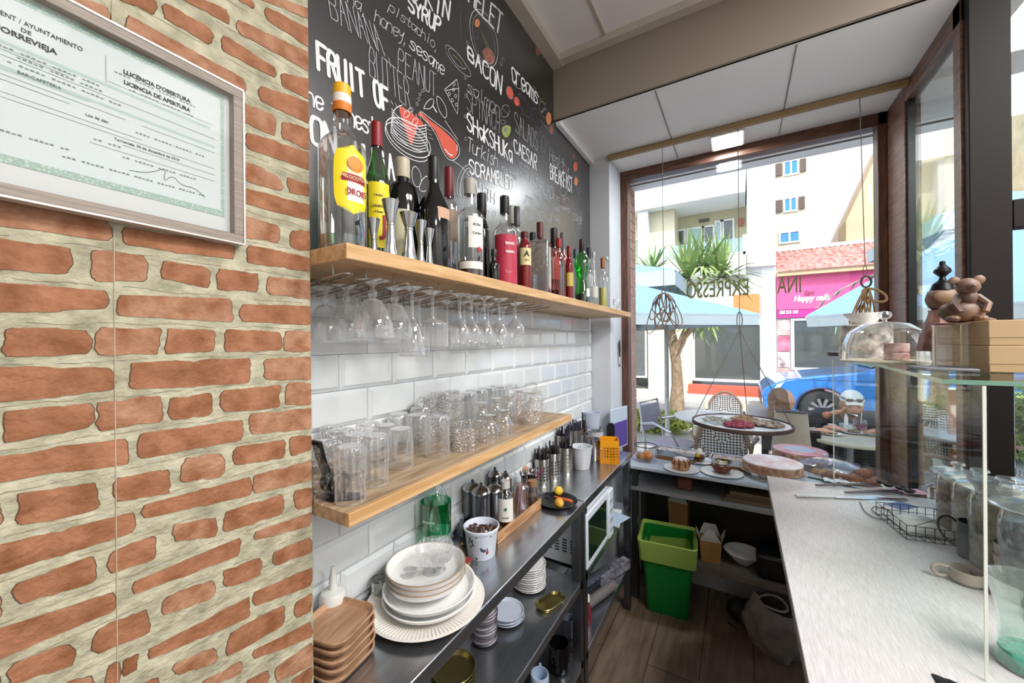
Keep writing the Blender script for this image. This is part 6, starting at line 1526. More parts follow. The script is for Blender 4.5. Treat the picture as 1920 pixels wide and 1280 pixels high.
for i in range(9):
    a0 = -.75+1.0*i/8; L = .16+.02*(i % 3)
    pts = []
    for k in range(20):
        u = 2*PI*k/20; lx = (.012+.006*(i % 2))*math.sin(u); lz = -L/2+L/2*math.cos(u)
        pts.append((dxr+.008+lx*math.cos(a0)-lz*math.sin(a0)*.6, .012*math.sin(u+i), zr-.05+lz))
    MB().tube(pts, .0032, 6, closed=True).build('rope_loop', ROPE2, t)
MB().tube([(dxr+.035+.035*math.cos(a)*1.2, .01, zr-.085+.028*math.sin(a)+.03*math.cos(a)*-.6) for a in [2*PI*k/20 for k in range(20)]], .0055, 8, closed=True).build('rope_loop', ROPE2, t)
# small white ceramic frog clip by the column: oyster-shaped mirror tag on the column side
t = thing('wall_clip', 'small silver clip holder hanging on the side of the white column', 'clip', (-.703, 2.60, 1.46))
m = MB(); m.prism([(-.03, .07), (.02, .10), (.03, .02), (.02, -.08), (-.005, -.09), (-.02, -.02)], 0, .006, 0); m.build('clip_body', STEELB, t)
m = MB(); m.prism([(-.015, -.02), (.012, -.02), (.010, -.07), (-.006, -.07)], .0062, .008, 0); m.build('paper_tag', INKW, t)
# ------------------------------------------------------------------ wooden counter and glass case
ZW = .92
LAM = wood('whitewashed oak laminate', '#cdc9ca', '#b8b2b0', 1, .2, 24, False, 26, .15)
t = thing('wooden_counter', 'long pale wood-grain counter running toward the display table', 'counter', (0, 0, 0))
MB().box((.105, -.25, ZW-.032), (.66, 2.12, ZW)).build('countertop', LAM, t, bevel=.002)
MB().box((.6605, -.25, ZW-.032), (1.15, 1.88, ZW)).build('countertop', LAM, t, bevel=.002)
BASE = mat('dark counter base', '#2b2421', .6)
MB().box((.62, -.2, 0), (1.1, 1.85, ZW-.034)).build('base_cabinet', BASE, t)
MB().box((.56, 1.86, 0), (.60, 2.08, ZW-.033)).build('leg', BASE, t)
GX0, GX1, GY0, GY1, GZ = .335, 1.02, 1.045, 1.885, 1.470
t = thing('glass_display_case', 'open glass display shelf standing on the wooden counter', 'display case', (0, 0, 0))
GE = clear('greenish float glass', tint=(.93, .985, .96), edge=.45, base=.05, blend=.25)
GED = mat('green glass edge', '#6f9a86', .15, spec=.8); GEL = mat('bright glass edge', '#dfe6da', .2)
FX = .435
MB().prism([(GX0+.002, GY0+.01), (GX1, GY0+.01), (GX1, 1.89), (.655, 1.89), (.655, 2.60), (FX+.002, 2.60)], GZ-.008, GZ).build('top_shelf', GE, t, smooth=0)
m = MB(); m.prism([(GX0, GY0+.008), (GX0+.0018, GY0+.008), (FX+.0018, 2.60), (FX, 2.60)], GZ-.0083, GZ+.0003); m.box((GX0, GY0+.0075, GZ-.0083), (GX1, GY0+.0098, GZ+.0003)); m.build('shelf_edge', GED, t, smooth=0)
m = MB(); m.prism([(.384, GY0), (.390, GY0), (.351, 2.11), (.345, 2.11)], ZW+.0005, GZ-.009); m.build('side_glass', clear('case side glass', tint=(.98, 1, .99), edge=.10, base=.015, blend=.1), t, smooth=0)
m = MB(); m.box((.383, GY0-.003, ZW+.0005), (.3875, GY0-.0002, GZ-.009)); m.build('glass_edge', GEL, t, smooth=0); m = MB(); m.box((.344, 2.1105, ZW+.0005), (.3475, 2.114, GZ-.009)); m.build('glass_edge', GEL, t, smooth=0)
# ---- on the top shelf
def lz(px, py): q = aZ(px, py, GZ+.0008); return q
KB = mat('kraft box', '#b79a72', .75, var=.06, vs=3)
def kbox(x0, y0, x1, y1, z0, z1, label):
    t = thing('cake_box', label, 'box', ((x0+x1)/2, (y0+y1)/2, z0))
    a, b, c = (x1-x0)/2, (y1-y0)/2, z1-z0
    MB().box((-a, -b, 0), (a, b, c*.72)).build('box_base', KB, t, bevel=.0015)
    MB().box((-a-.001, -b-.001, c*.30), (a+.001, b+.001, c)).build('lid', KB, t, bevel=.0015)
zk = GZ+.001; BY = 1.30
# near lower corner of the lower box seen at (1857,672)
ca = aY(1857, 668, 1.30)
kx = ca.x
bl = aY(1746, 664, 1.30)
h1 = .058
kbox(kx-.002, BY, kx+.30, BY+.30, zk, zk+.060, 'long kraft cardboard cake box, bottom of the pile on the glass shelf')
kbox(kx-.002, BY, kx+.30, BY+.178, zk+.0605, zk+.118, 'kraft cake box on top of the pile, nearer the camera')
kbox(kx+.0, BY+.184, kx+.28, BY+.30, zk+.0605, zk+.112, 'kraft cake box on top of the pile, nearer the window')
t = MB().box((-.045, -.06, 0), (.045, .06, .007)).build('scale', mat('grey slate', '#6b6b72', .4), loc=(kx-.060, 1.36, zk), bevel=.002); tag(t, 'flat grey slate square lying beside the kraft boxes', 'slate')
# dome with jar
q = lz(1660, 668); q = Vector((.475, 1.93, GZ+.001))
def on(px, Y): p = aY(px, 640, Y); return p.x
dyy = 1.78; xx = on(1659, dyy)
t = thing('glass_cloche', 'clear glass cake dome with a round knob on the glass shelf', 'cloche', (xx, dyy, GZ+.0008))
rd = rpx(124, Vector((xx, dyy, GZ))); 
MB().lathe([(0, .001), (rd*1.05, 0), (rd*1.05, .004), (rd, .006), (0, .005)], 44).build('base_plate', mat('cream wood plate', '#cfc6ae', .5), t)
MB().lathe([(rd*.98, .007), (rd*.97, .06), (rd*.85, .10), (rd*.55, .128), (rd*.2, .136), (0, .137)], 44).build('dome', clear('cloche glass', edge=.8, base=.06, blend=.42), t)
MB().lathe([(.008, .136), (.006, .142), (.016, .150), (.019, .160), (.014, .170), (0, .173)], 24).build('dome_knob', GLASS, t)
tag(MB().lathe([(0, 0), (.033, 0), (.033, .02), (.030, .024), (.033, .028), (.033, .055), (0, .055)], 28).build('layer_cake', mat('red velvet layers', '#a8686a', .6, var=.6, vs=30, col2='#e3cfc8'), loc=(xx+.025, dyy-.01, GZ+.008)), 'small layered pink cake inside the glass dome', 'cake')
yy2 = 2.02; x2 = on(1622, yy2); r = rpx(76, Vector((x2, yy2, GZ)))
t = thing('patterned_canister', 'white canister painted with dark figures on the glass shelf behind the dome', 'canister', (x2, yy2, GZ+.0008))
PT = mat('painted figures', '#d8d2c6', .4, var=.85, vs=26, col2='#2c2725')
MB().lathe([(0, .001), (r, 0), (r, .13), (r*.96, .134), (0, .134)], 32).build('canister_body', PT, t)
hcup = .134
t = thing('ladle_rest', 'white ceramic scoop lying on the patterned canister', 'scoop', (x2, yy2, GZ+.1355), 2.6)
m = MB(); m.lathe([(0, .001), (.03, 0), (.045, .025), (.052, .045), (.048, .045), (.028, .006), (0, .005)], 28, fn=lambda rr_, z, a: rr_*(1+.35*max(0, math.cos(a))**3*(z/.045))); m.build('scoop_body', WHITEP, t)
t = thing('tin_tray', 'dark flat tin at the far tip of the glass shelf', 'tin', (on(1578, 2.3), 2.3, GZ+.0008))
MB().lathe([(0, 0), (.052, 0), (.054, .003), (.054, .012), (0, .012)], 32).build('tin_body', mat('dark brown tin', '#3a2c2b', .35), t)
MB().lathe([(0, .0125), (.054, .0125), (.054, .017), (0, .018)], 32).build('lid', mat('dark tin lid', '#4b3f40', .3), t)
# sweet jars with figures
def figure_jar(px, Y, wpx, jarh, z0, label, build, fs=1.3):
    x = on(px, Y); r = rpx(wpx, Vector((x, Y, z0))); t = thing('sweet_jar', label, 'jar', (x, Y, z0+.0008))
    MB().lathe([(0, .001), (r, 0), (r, jarh)], 36).build('jar_glass', clear('jar glass', edge=.6, base=.1, blend=.35), t)
    MB().lathe([(0, jarh), (r*.98, jarh), (r*.98, jarh+.004), (0, jarh+.005)], 36).build('lid', mat('lid brown', '#7c6152', .5), t)
    k0 = set(kids(t)); build(t, r, 0)
    for o in kids(t):
        if o not in k0: o.scale = (fs, fs, fs); o.location = (0, 0, jarh+.004)
    return t
FIG = mat('brown resin figure', '#8d6f5c', .55, var=.45, vs=28, col2='#4a362b'); FIG2 = mat('pink gown', '#a98477', .55, var=.45, vs=40, col2='#6d4a44')
def lady(t, r, z):
    r = r/1.3*1.05
    m = MB(); m.lathe([(0, z), (r*.9, z), (r*.8, z+.03), (r*.55, z+.07), (r*.48, z+.085), (r*.5, z+.09)], 28, fn=lambda q, zz, a: q*(1+.05*math.cos(9*a))); m.build('gown', FIG2, t)
    m = MB(); m.ball((0, 0, z+.115), r*.62, 20, sc=(1, .9, 1.05), fn=lambda d: 1+.08*noise.noise(d*4)); m.ball((r*.42, -r*.2, z+.10), r*.3, 12); m.build('body', FIG, t)
    m = MB(); m.ball((-.004, -r*.50, z+.118), r*.40, 16, sc=(1, .35, .72)); m.build('hat_brim', mat('tan resin', '#7c634c', .6), t)
    m = MB(); m.lathe([(r*.45, z+.135), (r*.35, z+.15), (r*.15, z+.158), (r*.10, z+.165), (r*.32, z+.176), (r*.30, z+.182), (r*.12, z+.192), (r*.10, z+.20), (0, z+.202)], 20); m.build('finial', BLACKM, t)
def bear(t, r, z):
    m = MB(); m.ball((.0, 0, z+.022), .026, 18, sc=(1.25, .95, .85), fn=lambda d: 1+.08*noise.noise(d*5)); m.ball((.005, -.004, z+.048), .017, 14); m.build('body', FIG, t)
    m = MB(); m.ball((.006, -.008, z+.070), .0165, 18, fn=lambda d: 1+.05*noise.noise(d*6)); m.ball((.006, -.024, z+.067), .008, 10); m.ball((.006, -.031, z+.069), .003, 8); m.build('head', FIG, t)
    for s in (-1, 1):
        MB().ball((.006+s*.0165, -.004, z+.083), .0085, 12, sc=(1, .5, 1)).build('ear', FIG, t)
        MB().tube([(.006+s*.012, -.008, z+.05), (.006+s*.022, -.02, z+.035), (.006+s*.016, -.026, z+.02)], [.007, .006, .005], 8).build('arm', FIG, t)
        MB().ball((s*.018, -.018, z+.008), .011, 12, sc=(.9, 1.4, .7)).build('leg', FIG, t)
    MB().tube([(.026, .004, z+.006), (.036, 0, z+.006), (.046, .004, z+.005)], [.006, .004, .002], 8).build('tail', FIG, t)
figure_jar(1768, 1.62, 72, .040, GZ, 'sweet jar crowned by a robed resin figure with a dark finial', lady)
figure_jar(1803, 1.42, 76, .052+.060, GZ, 'clear glass sweet jar with a small brown mouse figure on its lid', bear)
# ---- on the counter, inside the case
JB = mat('biscuit contents', '#9a8a76', .8, var=.6, vs=30, col2='#5b4d40'); JG = clear('storage jar glass', tint=(.96, .97, .96), edge=.5, base=.05, blend=.3, painted_glint=.1)
def sjar(px, wpx, top, X, label, fill=JB, lidw=1.25):
    p = aX(px, 950, X); r = rpx(wpx, p); H = aX(px, top, X).z-ZW
    t = thing('storage_jar', label, 'jar', (X, p.y, ZW+.0008))
    MB().lathe([(0, .001), (r*.95, 0), (r, .006), (r, H*.78), (r*.85, H*.9), (r*.8, H*.93)], 36).build('jar_glass', JG, t)
    MB().lathe([(0, .004), (r*.95, .004), (r*.96, H*.74), (r*.8, H*.80), (0, H*.82)], 32, fn=lambda q, z, a: q*(1-.03*abs(noise.noise(Vector((a*3, z*50, 1)))))).build('contents', fill, t)
    MB().lathe([(r*.8, H*.92), (r*lidw*.98, H*.94), (r*lidw, H*.955), (r*lidw*.5, H*.99), (r*.25, H*1.0), (r*.2, H*1.04), (r*.34, H*1.07), (r*.3, H*1.10), (0, H*1.11)], 36).build('lid', clear('jar lid glass', tint=(.85, .92, .96), edge=.8, base=.12, blend=.45, painted_glint=.3), t)
    return t, p, r, H
sjar(1797, 58, 880, .60, 'lidded glass storage jar farthest along the row, beside the dark mug', mat('brown sugar', '#8c7566', .8, var=.5, vs=40))
sjar(1838, 74, 893, .62, 'lidded glass storage jar second from the far end of the row', mat('pale cookies', '#9d9182', .8, var=.5, vs=30))
sjar(1893, 104, 912, .625, 'largest lidded glass jar full of greenish leaves', mat('greenish tea', '#8a856a', .8, var=.4, vs=50, col2='#5f5b45'))
sjar(1940, 90, 944, .60, 'lidded glass jar nearest the camera beside the cups', mat('clear sweets', '#8f959a', .3, var=.8, vs=40, col2='#3d4248'))
p = aX(1757, 940, .50); t = thing('dark_mug', 'dark grey mug with a thin looping black handle at the far end of the jars', 'mug', (.575, min(p.y, 1.86), ZW+.0008), 2.7)
MB().lathe([(0, .001), (.034, 0), (.036, .004), (.034, .10), (.031, .10), (.032, .005), (0, .004)], 28).build('mug_body', mat('dark grey glaze', '#4b4d50', .3), t)
MB().tube(chaikin([(.034, 0, .09), (.05, 0, .105), (.07, 0, .09), (.072, 0, .06), (.055, 0, .03), (.034, 0, .018)]), .003, 8).build('mug_handle', BLACKM, t)
t = thing('linen_box', 'beige fabric covered box standing behind the storage jars', 'box', (.66, 1.80, ZW+.0008), .05)
MB().box((-.09, -.05, 0), (.09, .05, .17)).build('box_body', mat('beige linen', '#a0978a', .85, bump=.4, bs=120), t, bevel=.006)
t = thing('black_jacket', 'dark crumpled jacket heap behind the glass case', 'jacket', (.86, 1.66, ZW+.0008))
m = MB(); m.ball((0, 0, .09), .16, 28, sc=(1.25, .8, .95), fn=lambda d: 1+.16*noise.noise(d*2.2)+.05*noise.noise(d*6)); m.v = [(a, b, max(c_, 0)) for a, b, c_ in m.v]; m.build('jacket_body', mat('dark blue grey cloth', '#2d343a', .7, bump=.5, bs=25), t)
# wire basket with white parcels
A = aZ(1700, 1012, ZW); B = aZ(1828, 1030, ZW); C_ = aZ(1678, 958, ZW)
ux = (B-A); L = ux.length; rz = math.atan2(ux.y, ux.x); W_ = (C_-A).length*.72
t = thing('wire_basket', 'black wire basket of white packets on the wooden counter', 'basket', (A.x, A.y, ZW+.0012), rz)
hB = .045
def wr(m, a, b): m.tube([a, b], .0011, 5)
m = MB()
for z in (.002, hB*.5, hB):
    for a, b in (((0, 0, z), (L, 0, z)), ((L, 0, z), (L, W_, z)), ((L, W_, z), (0, W_, z)), ((0, W_, z), (0, 0, z))): wr(m, a, b)
for i in range(8):
    x = L*i/7; wr(m, (x, 0, 0), (x, 0, hB)); wr(m, (x, W_, 0), (x, W_, hB)); wr(m, (x, 0, .002), (x, W_, .002))
for i in range(1, 5):
    y = W_*i/5; wr(m, (0, y, 0), (0, y, hB)); wr(m, (L, y, 0), (L, y, hB)); wr(m, (0, y, .002), (L, y, .002))
wr(m, (.02, .01, hB*.9), (L, W_*.6, hB*1.1)); m.build('wire_frame', BLACKM, t)
def parcel(x, y, z, a, b, c, rz2, label, mt):
    o = MB(); o.grid(lambda u, v: ((u-.5)*a, (v-.5)*b, c*(1-abs(2*u-1)**4)*(1-abs(2*v-1)**4)+.004*noise.noise(Vector((u*4, v*4, x*30)))), 18, 14); o.box((-a*.46, -b*.46, 0), (a*.46, b*.46, c*.3))
    ob = o.build('paper_packet', mt, loc=(x, y, z), rz=rz2); tag(ob, label, 'packet')
ce = A+ux*.5+Vector((-ux.y, ux.x, 0)).normalized()*W_*.5
WP = mat('white wrapping', '#dcdad6', .5)
parcel(ce.x+.01, ce.y-.012, ZW+.0045, L*.8, W_*.45, .026, rz, 'white paper packet at the front of the wire basket', WP)
parcel(ce.x+.0, ce.y+.03, ZW+.0045, L*.75, W_*.42, .030, rz+.08, 'white paper packet at the back of the wire basket', WP)
# tongs and knife on a board
q0 = aZ(1490, 925, ZW); q1 = aZ(1720, 940, ZW)
def bar(px0, py0, px1, py1, z=ZW):
    a, b = aZ(px0, py0, z), aZ(px1, py1, z); d = b-a; return a, d.length, math.atan2(d.y, d.x)
a, L, rz = bar(1492, 931, 1700, 938, ZW)
t = thing('cake_server', 'long white-handled steel cake knife on the wooden counter', 'knife', (a.x, a.y, ZW+.0008), rz)
MB().tube([(0, 0, .005), (L*.12, 0, .006), (L*.36, 0, .005)], [.008, .010, .007], 10, flat=.5).build('handle', mat('white handle', '#dfdfe2', .3), t)
MB().box((L*.35, -.011, .003), (L, .009, .0045)).build('blade', STEELB, t)
for i, (x0_, y0_, x1_, y1_, lab) in enumerate(((1530, 911, 1668, 914, 'dark steel serving tongs farther back, with round scoop ends'), (1585, 925, 1705, 926, 'dark steel serving tongs lying nearer the basket'))):
    a, L, rz = bar(x0_, y0_, x1_, y1_, ZW)
    t = thing('serving_tongs', lab, 'tongs', (a.x, a.y+.0, ZW+.0015), rz)
    TM = mat('dark metal tongs', '#4a4441', .3, .85)
    for s in (-1, 1):
        m = MB(); strap2 = [(0, 0, .004), (L*.5, s*.006, .010), (L*.86, s*.012, .008)]; m.tube(strap2, [.007, .007, .006], 8, flat=.4); m.build('arm', TM, t)
        m = MB(); m.lathe([(0, -.004), (.013, -.001), (.021, .010), (.019, .010), (.009, 0), (0, -.002)], 20, (L*.93, s*.018, .012)); m.build('scoop', TM, t)
for i, (px, py, w2, c, lab) in enumerate(((1735, 925, .05, '#e0a3b8', 'pink card at the far end of the wooden counter'), (1640, 935, .055, '#c3cede', 'white and blue printed card under the tongs'), (1690, 948, .045, '#3f5584', 'dark blue card beside the wire basket'))):
    q = aZ(px, py, ZW); tag(MB().box((-w2, -w2*.6, 0), (w2, w2*.6, .0006+.0001*i)).build('printed_card', mat('card '+c, c, .5), loc=(min(q.x, .6), q.y, ZW+.0003), rz=.4+.2*i), lab, 'card')
a = aZ(1612, 940, ZW); pts = [aZ(x_, y_, ZW+.004) for x_, y_ in ((1612, 940), (1622, 962), (1650, 975), (1682, 974), (1668, 955), (1640, 948), (1632, 955), (1650, 966))]
m = MB(); m.tube(chaikin([tuple(q_) for q_ in pts], 2), .0016, 6); tag(m.build('cable', BLACK), 'thin black cable curling out of the wire basket', 'cable')
# cups and creamer near the camera
t = thing('gravy_jug', 'beige stoneware cup on its side handle beside the wire basket', 'cup', (0, 0, 0))
q = aZ(1845, 1075, ZW+.02); t.location = (.50, 1.44, ZW+.0008)
SW = mat('beige stoneware', '#a79b8c', .35)
MB().lathe([(0, .001), (.026, 0), (.034, .008), (.034, .034), (.031, .034), (.030, .008), (0, .006)], 28).build('cup_body', SW, t)
MB().tube(chaikin([(-.032, 0, .030), (-.058, -.004, .036), (-.068, -.006, .020), (-.054, -.004, .004), (-.033, 0, .010)]), .0045, 8).build('handle', SW, t)
def crd(x, y, z, r, h, label, mt, name='cup'):
    t = thing(name, label, 'cup', (x, y, z)); MB().lathe([(0, .001), (r*.85, 0), (r*.88, .003), (r, h*.92), (r*1.03, h), (r*.96, h), (r*.84, .006), (0, .005)], 32).build('cup_body', mt, t); return t
q = aZ(1892, 1120, ZW+.01)
for i in range(2):
    crd(.585, 1.43, ZW+.028+.03*i, .042, .062, 'stacked beige cup beside the green glass vase, %s of two' % ['lower', 'upper'][i], SW)
t = thing('sugar_tray', 'small square beige ceramic dish under the stacked cups', 'dish', (.565, 1.44, ZW+.0008), .2)
m = MB(); sqlathe(m, [(0, .001), (.040, 0), (.046, .024), (.043, .024), (.037, .005), (0, .005)]); m.build('dish_body', mat('brown beige dish', '#8d7461', .4), t)
# thick green glass vase
q = aZ(1893, 1240, ZW)
t = thing('glass_vase', 'heavy flared glass vase with a bubbly turquoise base at the near edge of the counter', 'vase', (.475, 1.125, ZW+.0008))
rv = .044
MB().lathe([(rv*1.1, 0), (rv*1.12, .006), (rv*.95, .03), (rv*1.0, .09), (rv*1.25, .145), (rv*1.3, .165), (rv*1.2, .166), (rv*1.1, .148), (rv*.9, .09), (rv*.85, .03)], 40).build('vase_wall', clear('thick green tinted glass', tint=(.88, .95, .92), edge=.7, base=.07, blend=.4), t)
MB().lathe([(0, .001), (rv*1.05, .001), (rv*1.08, .006), (rv*.96, .03), (0, .026)], 40).build('vase_base', mat('turquoise bubbly glass', '#4fd0b4', .1, var=.7, vs=60, col2='#0f6b58', spec=.9), t)
t = thing('shot_glass', 'little clear glass beside the green vase', 'glass', (.57, 1.31, ZW+.0008))
MB().lathe([(0, .004), (.014, 0), (.015, .004), (.018, .085), (.0175, .086)], 24).build('glass_wall', GLASS, t)
MB().lathe([(0, .003), (.0145, .003), (.015, .016), (0, .017)], 24).build('glass_base', G_CLEAR, t)
# black cloth at the edge
q = aZ(1740, 1258, ZW); q2 = aZ(1840, 1290, ZW)
m = MB(); m.grid(lambda u, v: (q.x+.002+(q2.x+.06-q.x)*u, q.y-.006-.16*v-.035*u, ZW+.002+.022*math.sin(min(1, v*4)*PI*.5)*(.6+.4*math.sin(u*7))*(min(1, u*8))+.003*noise.noise(Vector((u*7, v*7, 0)))), 24, 20)
o = m.build('black_cloth', mat('black knit', '#0c0c0e', .8, bump=.6, bs=90)); tag(o, 'black cloth lying at the near edge of the wooden counter', 'cloth')
# ------------------------------------------------------------------ framed licence on the brick pillar
TR = aX(450, 178, XB+.012); BR_ = aX(448, 456, XB+.012)
zt_, zb_ = TR.z+.004, BR_.z; yr = .2945; W = .35; yl = yr-W
t = thing('framed_certificate', 'framed green-bordered opening licence hanging on the brick wall', 'framed certificate', (XB+.0015, yr, zb_), 0)
t.rotation_euler = (0, math.radians(0), math.radians(2.4))
H = zt_-zb_; fw = .0125; d = .016
FR = wood('grey oak veneer frame', '#9c8f84', '#84786e', 1, .5, 14, False, 30); FRE = mat('silver frame edge', '#d9d6cf', .3, .3)
def rail(name, a, b, mt): return MB().box(a, b).build(name, mt, t, bevel=.0008)
rail('frame_rail', (0, -W, 0), (d, 0, fw), FR); rail('frame_rail', (0, -W, H-fw), (d, 0, H), FR); rail('frame_rail', (0, -fw, fw), (d, 0, H-fw), FR); rail('frame_rail', (0, -W, fw), (d, -W+fw, H-fw), FR)
m = MB(); m.box((0, -W-.0015, -.0025), (d+.001, .0015, -.0001)); m.box((0, -W-.0015, H+.0001), (d+.001, .0015, H+.0025)); m.box((0, .0001, 0), (d+.001, .0025, H)); m.build('silver_edge', FRE, t)
m = MB(); m.box((0, -W+fw, fw), (.003, -fw, H-fw)); m.build('mount', mat('white mount', '#c4c7c6', .6), t)
GP = bpy.data.materials.new('guilloche green border'); GP.use_nodes = True; nt = GP.node_tree; P = nt.nodes['Principled BSDF']; P.inputs['Roughness'].default_value = .6
tc = nt.nodes.new('ShaderNodeTexCoord'); vo = nt.nodes.new('ShaderNodeTexVoronoi'); vo.inputs['Scale'].default_value = 260; vo.feature = 'DISTANCE_TO_EDGE'; nt.links.new(tc.outputs['Object'], vo.inputs[0])
rp = nt.nodes.new('ShaderNodeValToRGB'); rp.color_ramp.elements[0].position = .08; rp.color_ramp.elements[1].position = .3; rp.color_ramp.elements[0].color = (*srgb('#90a89c'), 1); rp.color_ramp.elements[1].color = (*srgb('#b4c2ba'), 1)
nt.links.new(vo.outputs['Distance'], rp.inputs[0]); nt.links.new(rp.outputs[0], P.inputs['Base Color'])
pr_, pt_, pb_ = -fw-.007, H-fw-.001, fw+.024
bw = .0085; pl_ = -W+fw+.006
m = MB(); x = .0033
def rect(m, y0, y1, z0, z1, xx, mi=0): m.add([(xx, y0, z0), (xx, y1, z0), (xx, y1, z1), (xx, y0, z1)], [(0, 1, 2, 3)], mi)
rect(m, pl_, pr_, pb_, pt_, .0034)
m.build('paper', mat('pale licence paper', '#c3cccb', .6, var=.04, vs=4), t, smooth=0)
m = MB()
for a in ((pl_, pr_, pt_-bw, pt_), (pl_, pr_, pb_, pb_+bw), (pr_-bw*.6, pr_, pb_+bw, pt_-bw), (pl_, pl_+bw*.6, pb_+bw, pt_-bw)): rect(m, *a, .0036)
m.build('green_border', GP, t, smooth=0)
m = MB(); iw0, iw1 = pl_+bw, pr_-bw; ih = pt_-pb_
def zz(f): return pt_-ih*f
def yy_(f): return pr_-(pr_-pl_)*f
for f, a, b, w2 in ((.315, .06, .96, .0035), (.345, .5, .96, .0018), (.455, .04, .96, .0032), (.47, .45, .97, .0015)): rect(m, yy_(b), yy_(a), zz(f)-w2/2, zz(f)+w2/2, .0036)
m.build('green_band', mat('pale green band', '#a5b9b1', .6), t, smooth=0)
def ctext(s, f, yc, size, sx=1, mt=INKK, name='lettering', off=0):
    MB().text(s, size, basis((.0038, yy_(yc), zz(f)), (0, 1, 0), (0, 0, 1)), sx=sx, off=off).build(name, mt, t, smooth=0)
INKG = mat('grey print', '#4c5454', .6)
ctext("LLICÈNCIA D'OBERTURA", .175, .245, .0072, .86, off=.0002); ctext('LICENCIA DE APERTURA', .245, .245, .0072, .86, off=.0002)
ctext('AJUNTAMENT / AYUNTAMIENTO', .155, .60, .0070, .8); ctext('DE', .2, .60, .006); ctext('TORREVIEJA', .245, .60, .0080, 1, off=.0002)
lines = [("BAR-CAFETERIA", .455, .57), ("Los 46 dec", .56, .43), ("Torrevieja, 30 de diciembre de 2010", .655, .28)]
m = MB()
for f, a, b in ((.32, .70, .90), (.34, .42, .72), (.40, .78, .95), (.37, .40, .62), (.415, .36, .64), (.60, .70, .93), (.70, .36, .44), (.76, .10, .36), (.87, .08, .52), (.56, .08, .32), (.82, .5, .92), (.20, .10, .38), (.28, .12, .34)):
    n_ = int((b-a)/.012)
    for k_ in range(n_):
        if (k_*7+int(f*100)) % 6 == 0: continue
        y1_ = yy_(b)+(yy_(a)-yy_(b))*k_/n_; rect(m, y1_, y1_+.0026, zz(f)-.0010, zz(f)+.0009*(1 if k_ % 3 else .4), .0038)
m.build('small_print', mat('faint grey print', '#6d7876', .6), t, smooth=0)
for s, f, yc in lines: ctext(s, f, yc, .0046, .95, INKG)
m = MB()
for f, a, b in ((.285, .05, .4), (.36, .5, .97), (.39, .04, .97), (.50, .35, .97), (.53, .5, .97), (.60, .3, .97), (.63, .04, .97), (.68, .04, .36), (.73, .04, .45), (.50, .04, .3)): rect(m, yy_(b), yy_(a), zz(f)-.0002, zz(f)+.0002, .0037)
rect(m, yy_(.405)-.0002, yy_(.405)+.0002, zz(.30), zz(.12), .0037)
m.build('ruled_lines', INKG, t, smooth=0)
m = MB()
def sig(pts, mt):
    mm = MB(); mm.tube([(.0039, yy_(a), zz(b)) for a, b in chaikin(pts, 2)], .00028, 4); mm.build('signature', mt, t)
sig([(.92, .72), (.86, .69), (.82, .73), (.90, .75), (.94, .70), (.84, .70), (.80, .75), (.88, .78), (.93, .74)], mat('blue ink', '#4d5380', .6))
sig([(.34, .84), (.28, .82), (.22, .74), (.235, .86), (.20, .78), (.17, .84), (.12, .83), (.08, .88)], INKG)
m = MB(); m.box((.0125, -W+fw*.6, fw*.6), (.0133, -fw*.6, H-fw*.6)); m.build('frame_glass', clear('picture glass', edge=.05, base=.0, blend=.05), t, smooth=0)
# ------------------------------------------------------------------ the street
GRZ = .05
PAV = mat('pale paving', '#cfc9bd', .85, var=.15, vs=3, bump=.1, bs=20); ROAD = mat('road', '#a7a5a2', .85, var=.1, vs=5)
m = MB(); m.box((-14, 2.78, -.1), (14, 7.6, GRZ)); g = m.build('street_pavement', PAV); struct(g)
m = MB(); m.box((-14, 7.6, -.1), (14, 10.6, GRZ-.06)); struct(m.build('street_road', ROAD))
m = MB(); m.box((-14, 10.6, -.1), (14, 16, GRZ+.05)); struct(m.build('street_pavement_far', PAV))
m = MB(); m.box((-14, 7.5, -.05), (14, 7.62, GRZ+.01)); struct(m.build('trim_kerb', mat('kerb stone', '#dcd8cf', .8)))
FY = 11.7
def fx(px, py=640, Y=FY): return aY(px, py, Y).x
def fz(px, py, Y=FY): return aY(px, py, Y).z
CREAM = mat('cream render', '#d9d2b4', .85, var=.05, vs=1.5); WHR = mat('white render', '#eeeeee', .85, var=.03, vs=1.5); YEL = mat('warm shaded render', '#ddd4a8', .85)
WINB = mat('dark window glass', '#51585a', .08, spec=.7); AQ = mat('aqua curtain glass', '#9fc4c2', .25); FRW = mat('white window frame', '#f2f2f0', .5)
RED = mat('red step tile', '#b5563f', .6)
b = thing('balcony_building', 'white building across the street with a glass-railed balcony over a shop window', 'building', (0, FY, 0))
def bb(name, x0, x1, z0, z1, mt, y0=0, y1=.3, par=None): return MB().box((x0, y0, z0), (x1, y1, z1)).build(name, mt, par or b, smooth=0)
bb('ground_wall', -2.3, -1.12, .05, 3.45, CREAM, 0, 3)
bb('ground_wall', -1.12, .55, 1.98, 3.45, WHR, 0, 3)
bb('ground_wall', .50, .80, .05, 3.45, WHR, -.05, 3)
bb('ground_wall', -6, -2.9, .05, 3.45, CREAM, 0, 3); bb('ground_wall', -2.9, -2.3, 2.0, 3.45, CREAM, 0, 3)
bb('balcony_slab', -2.35, .16, 3.20, 3.78, WHR, -.4, 0)
bb('roof_slab', -3.4, .16, 5.28, 6.15, WHR, -.4, 3)
bb('column', .20, .80, 3.4, 6.9, WHR, -.2, 3); bb('pier', -2.5, -2.22, 3.4, 5.3, WHR, -.3, 0)
bb('recess_wall', -2.25, .2, 3.4, 5.3, mat('pale recess render', '#c9c4a6', .85), .9, 1.0); bb('recess_side', -2.25, -1.55, 3.4, 5.28, CREAM, 0, .9)
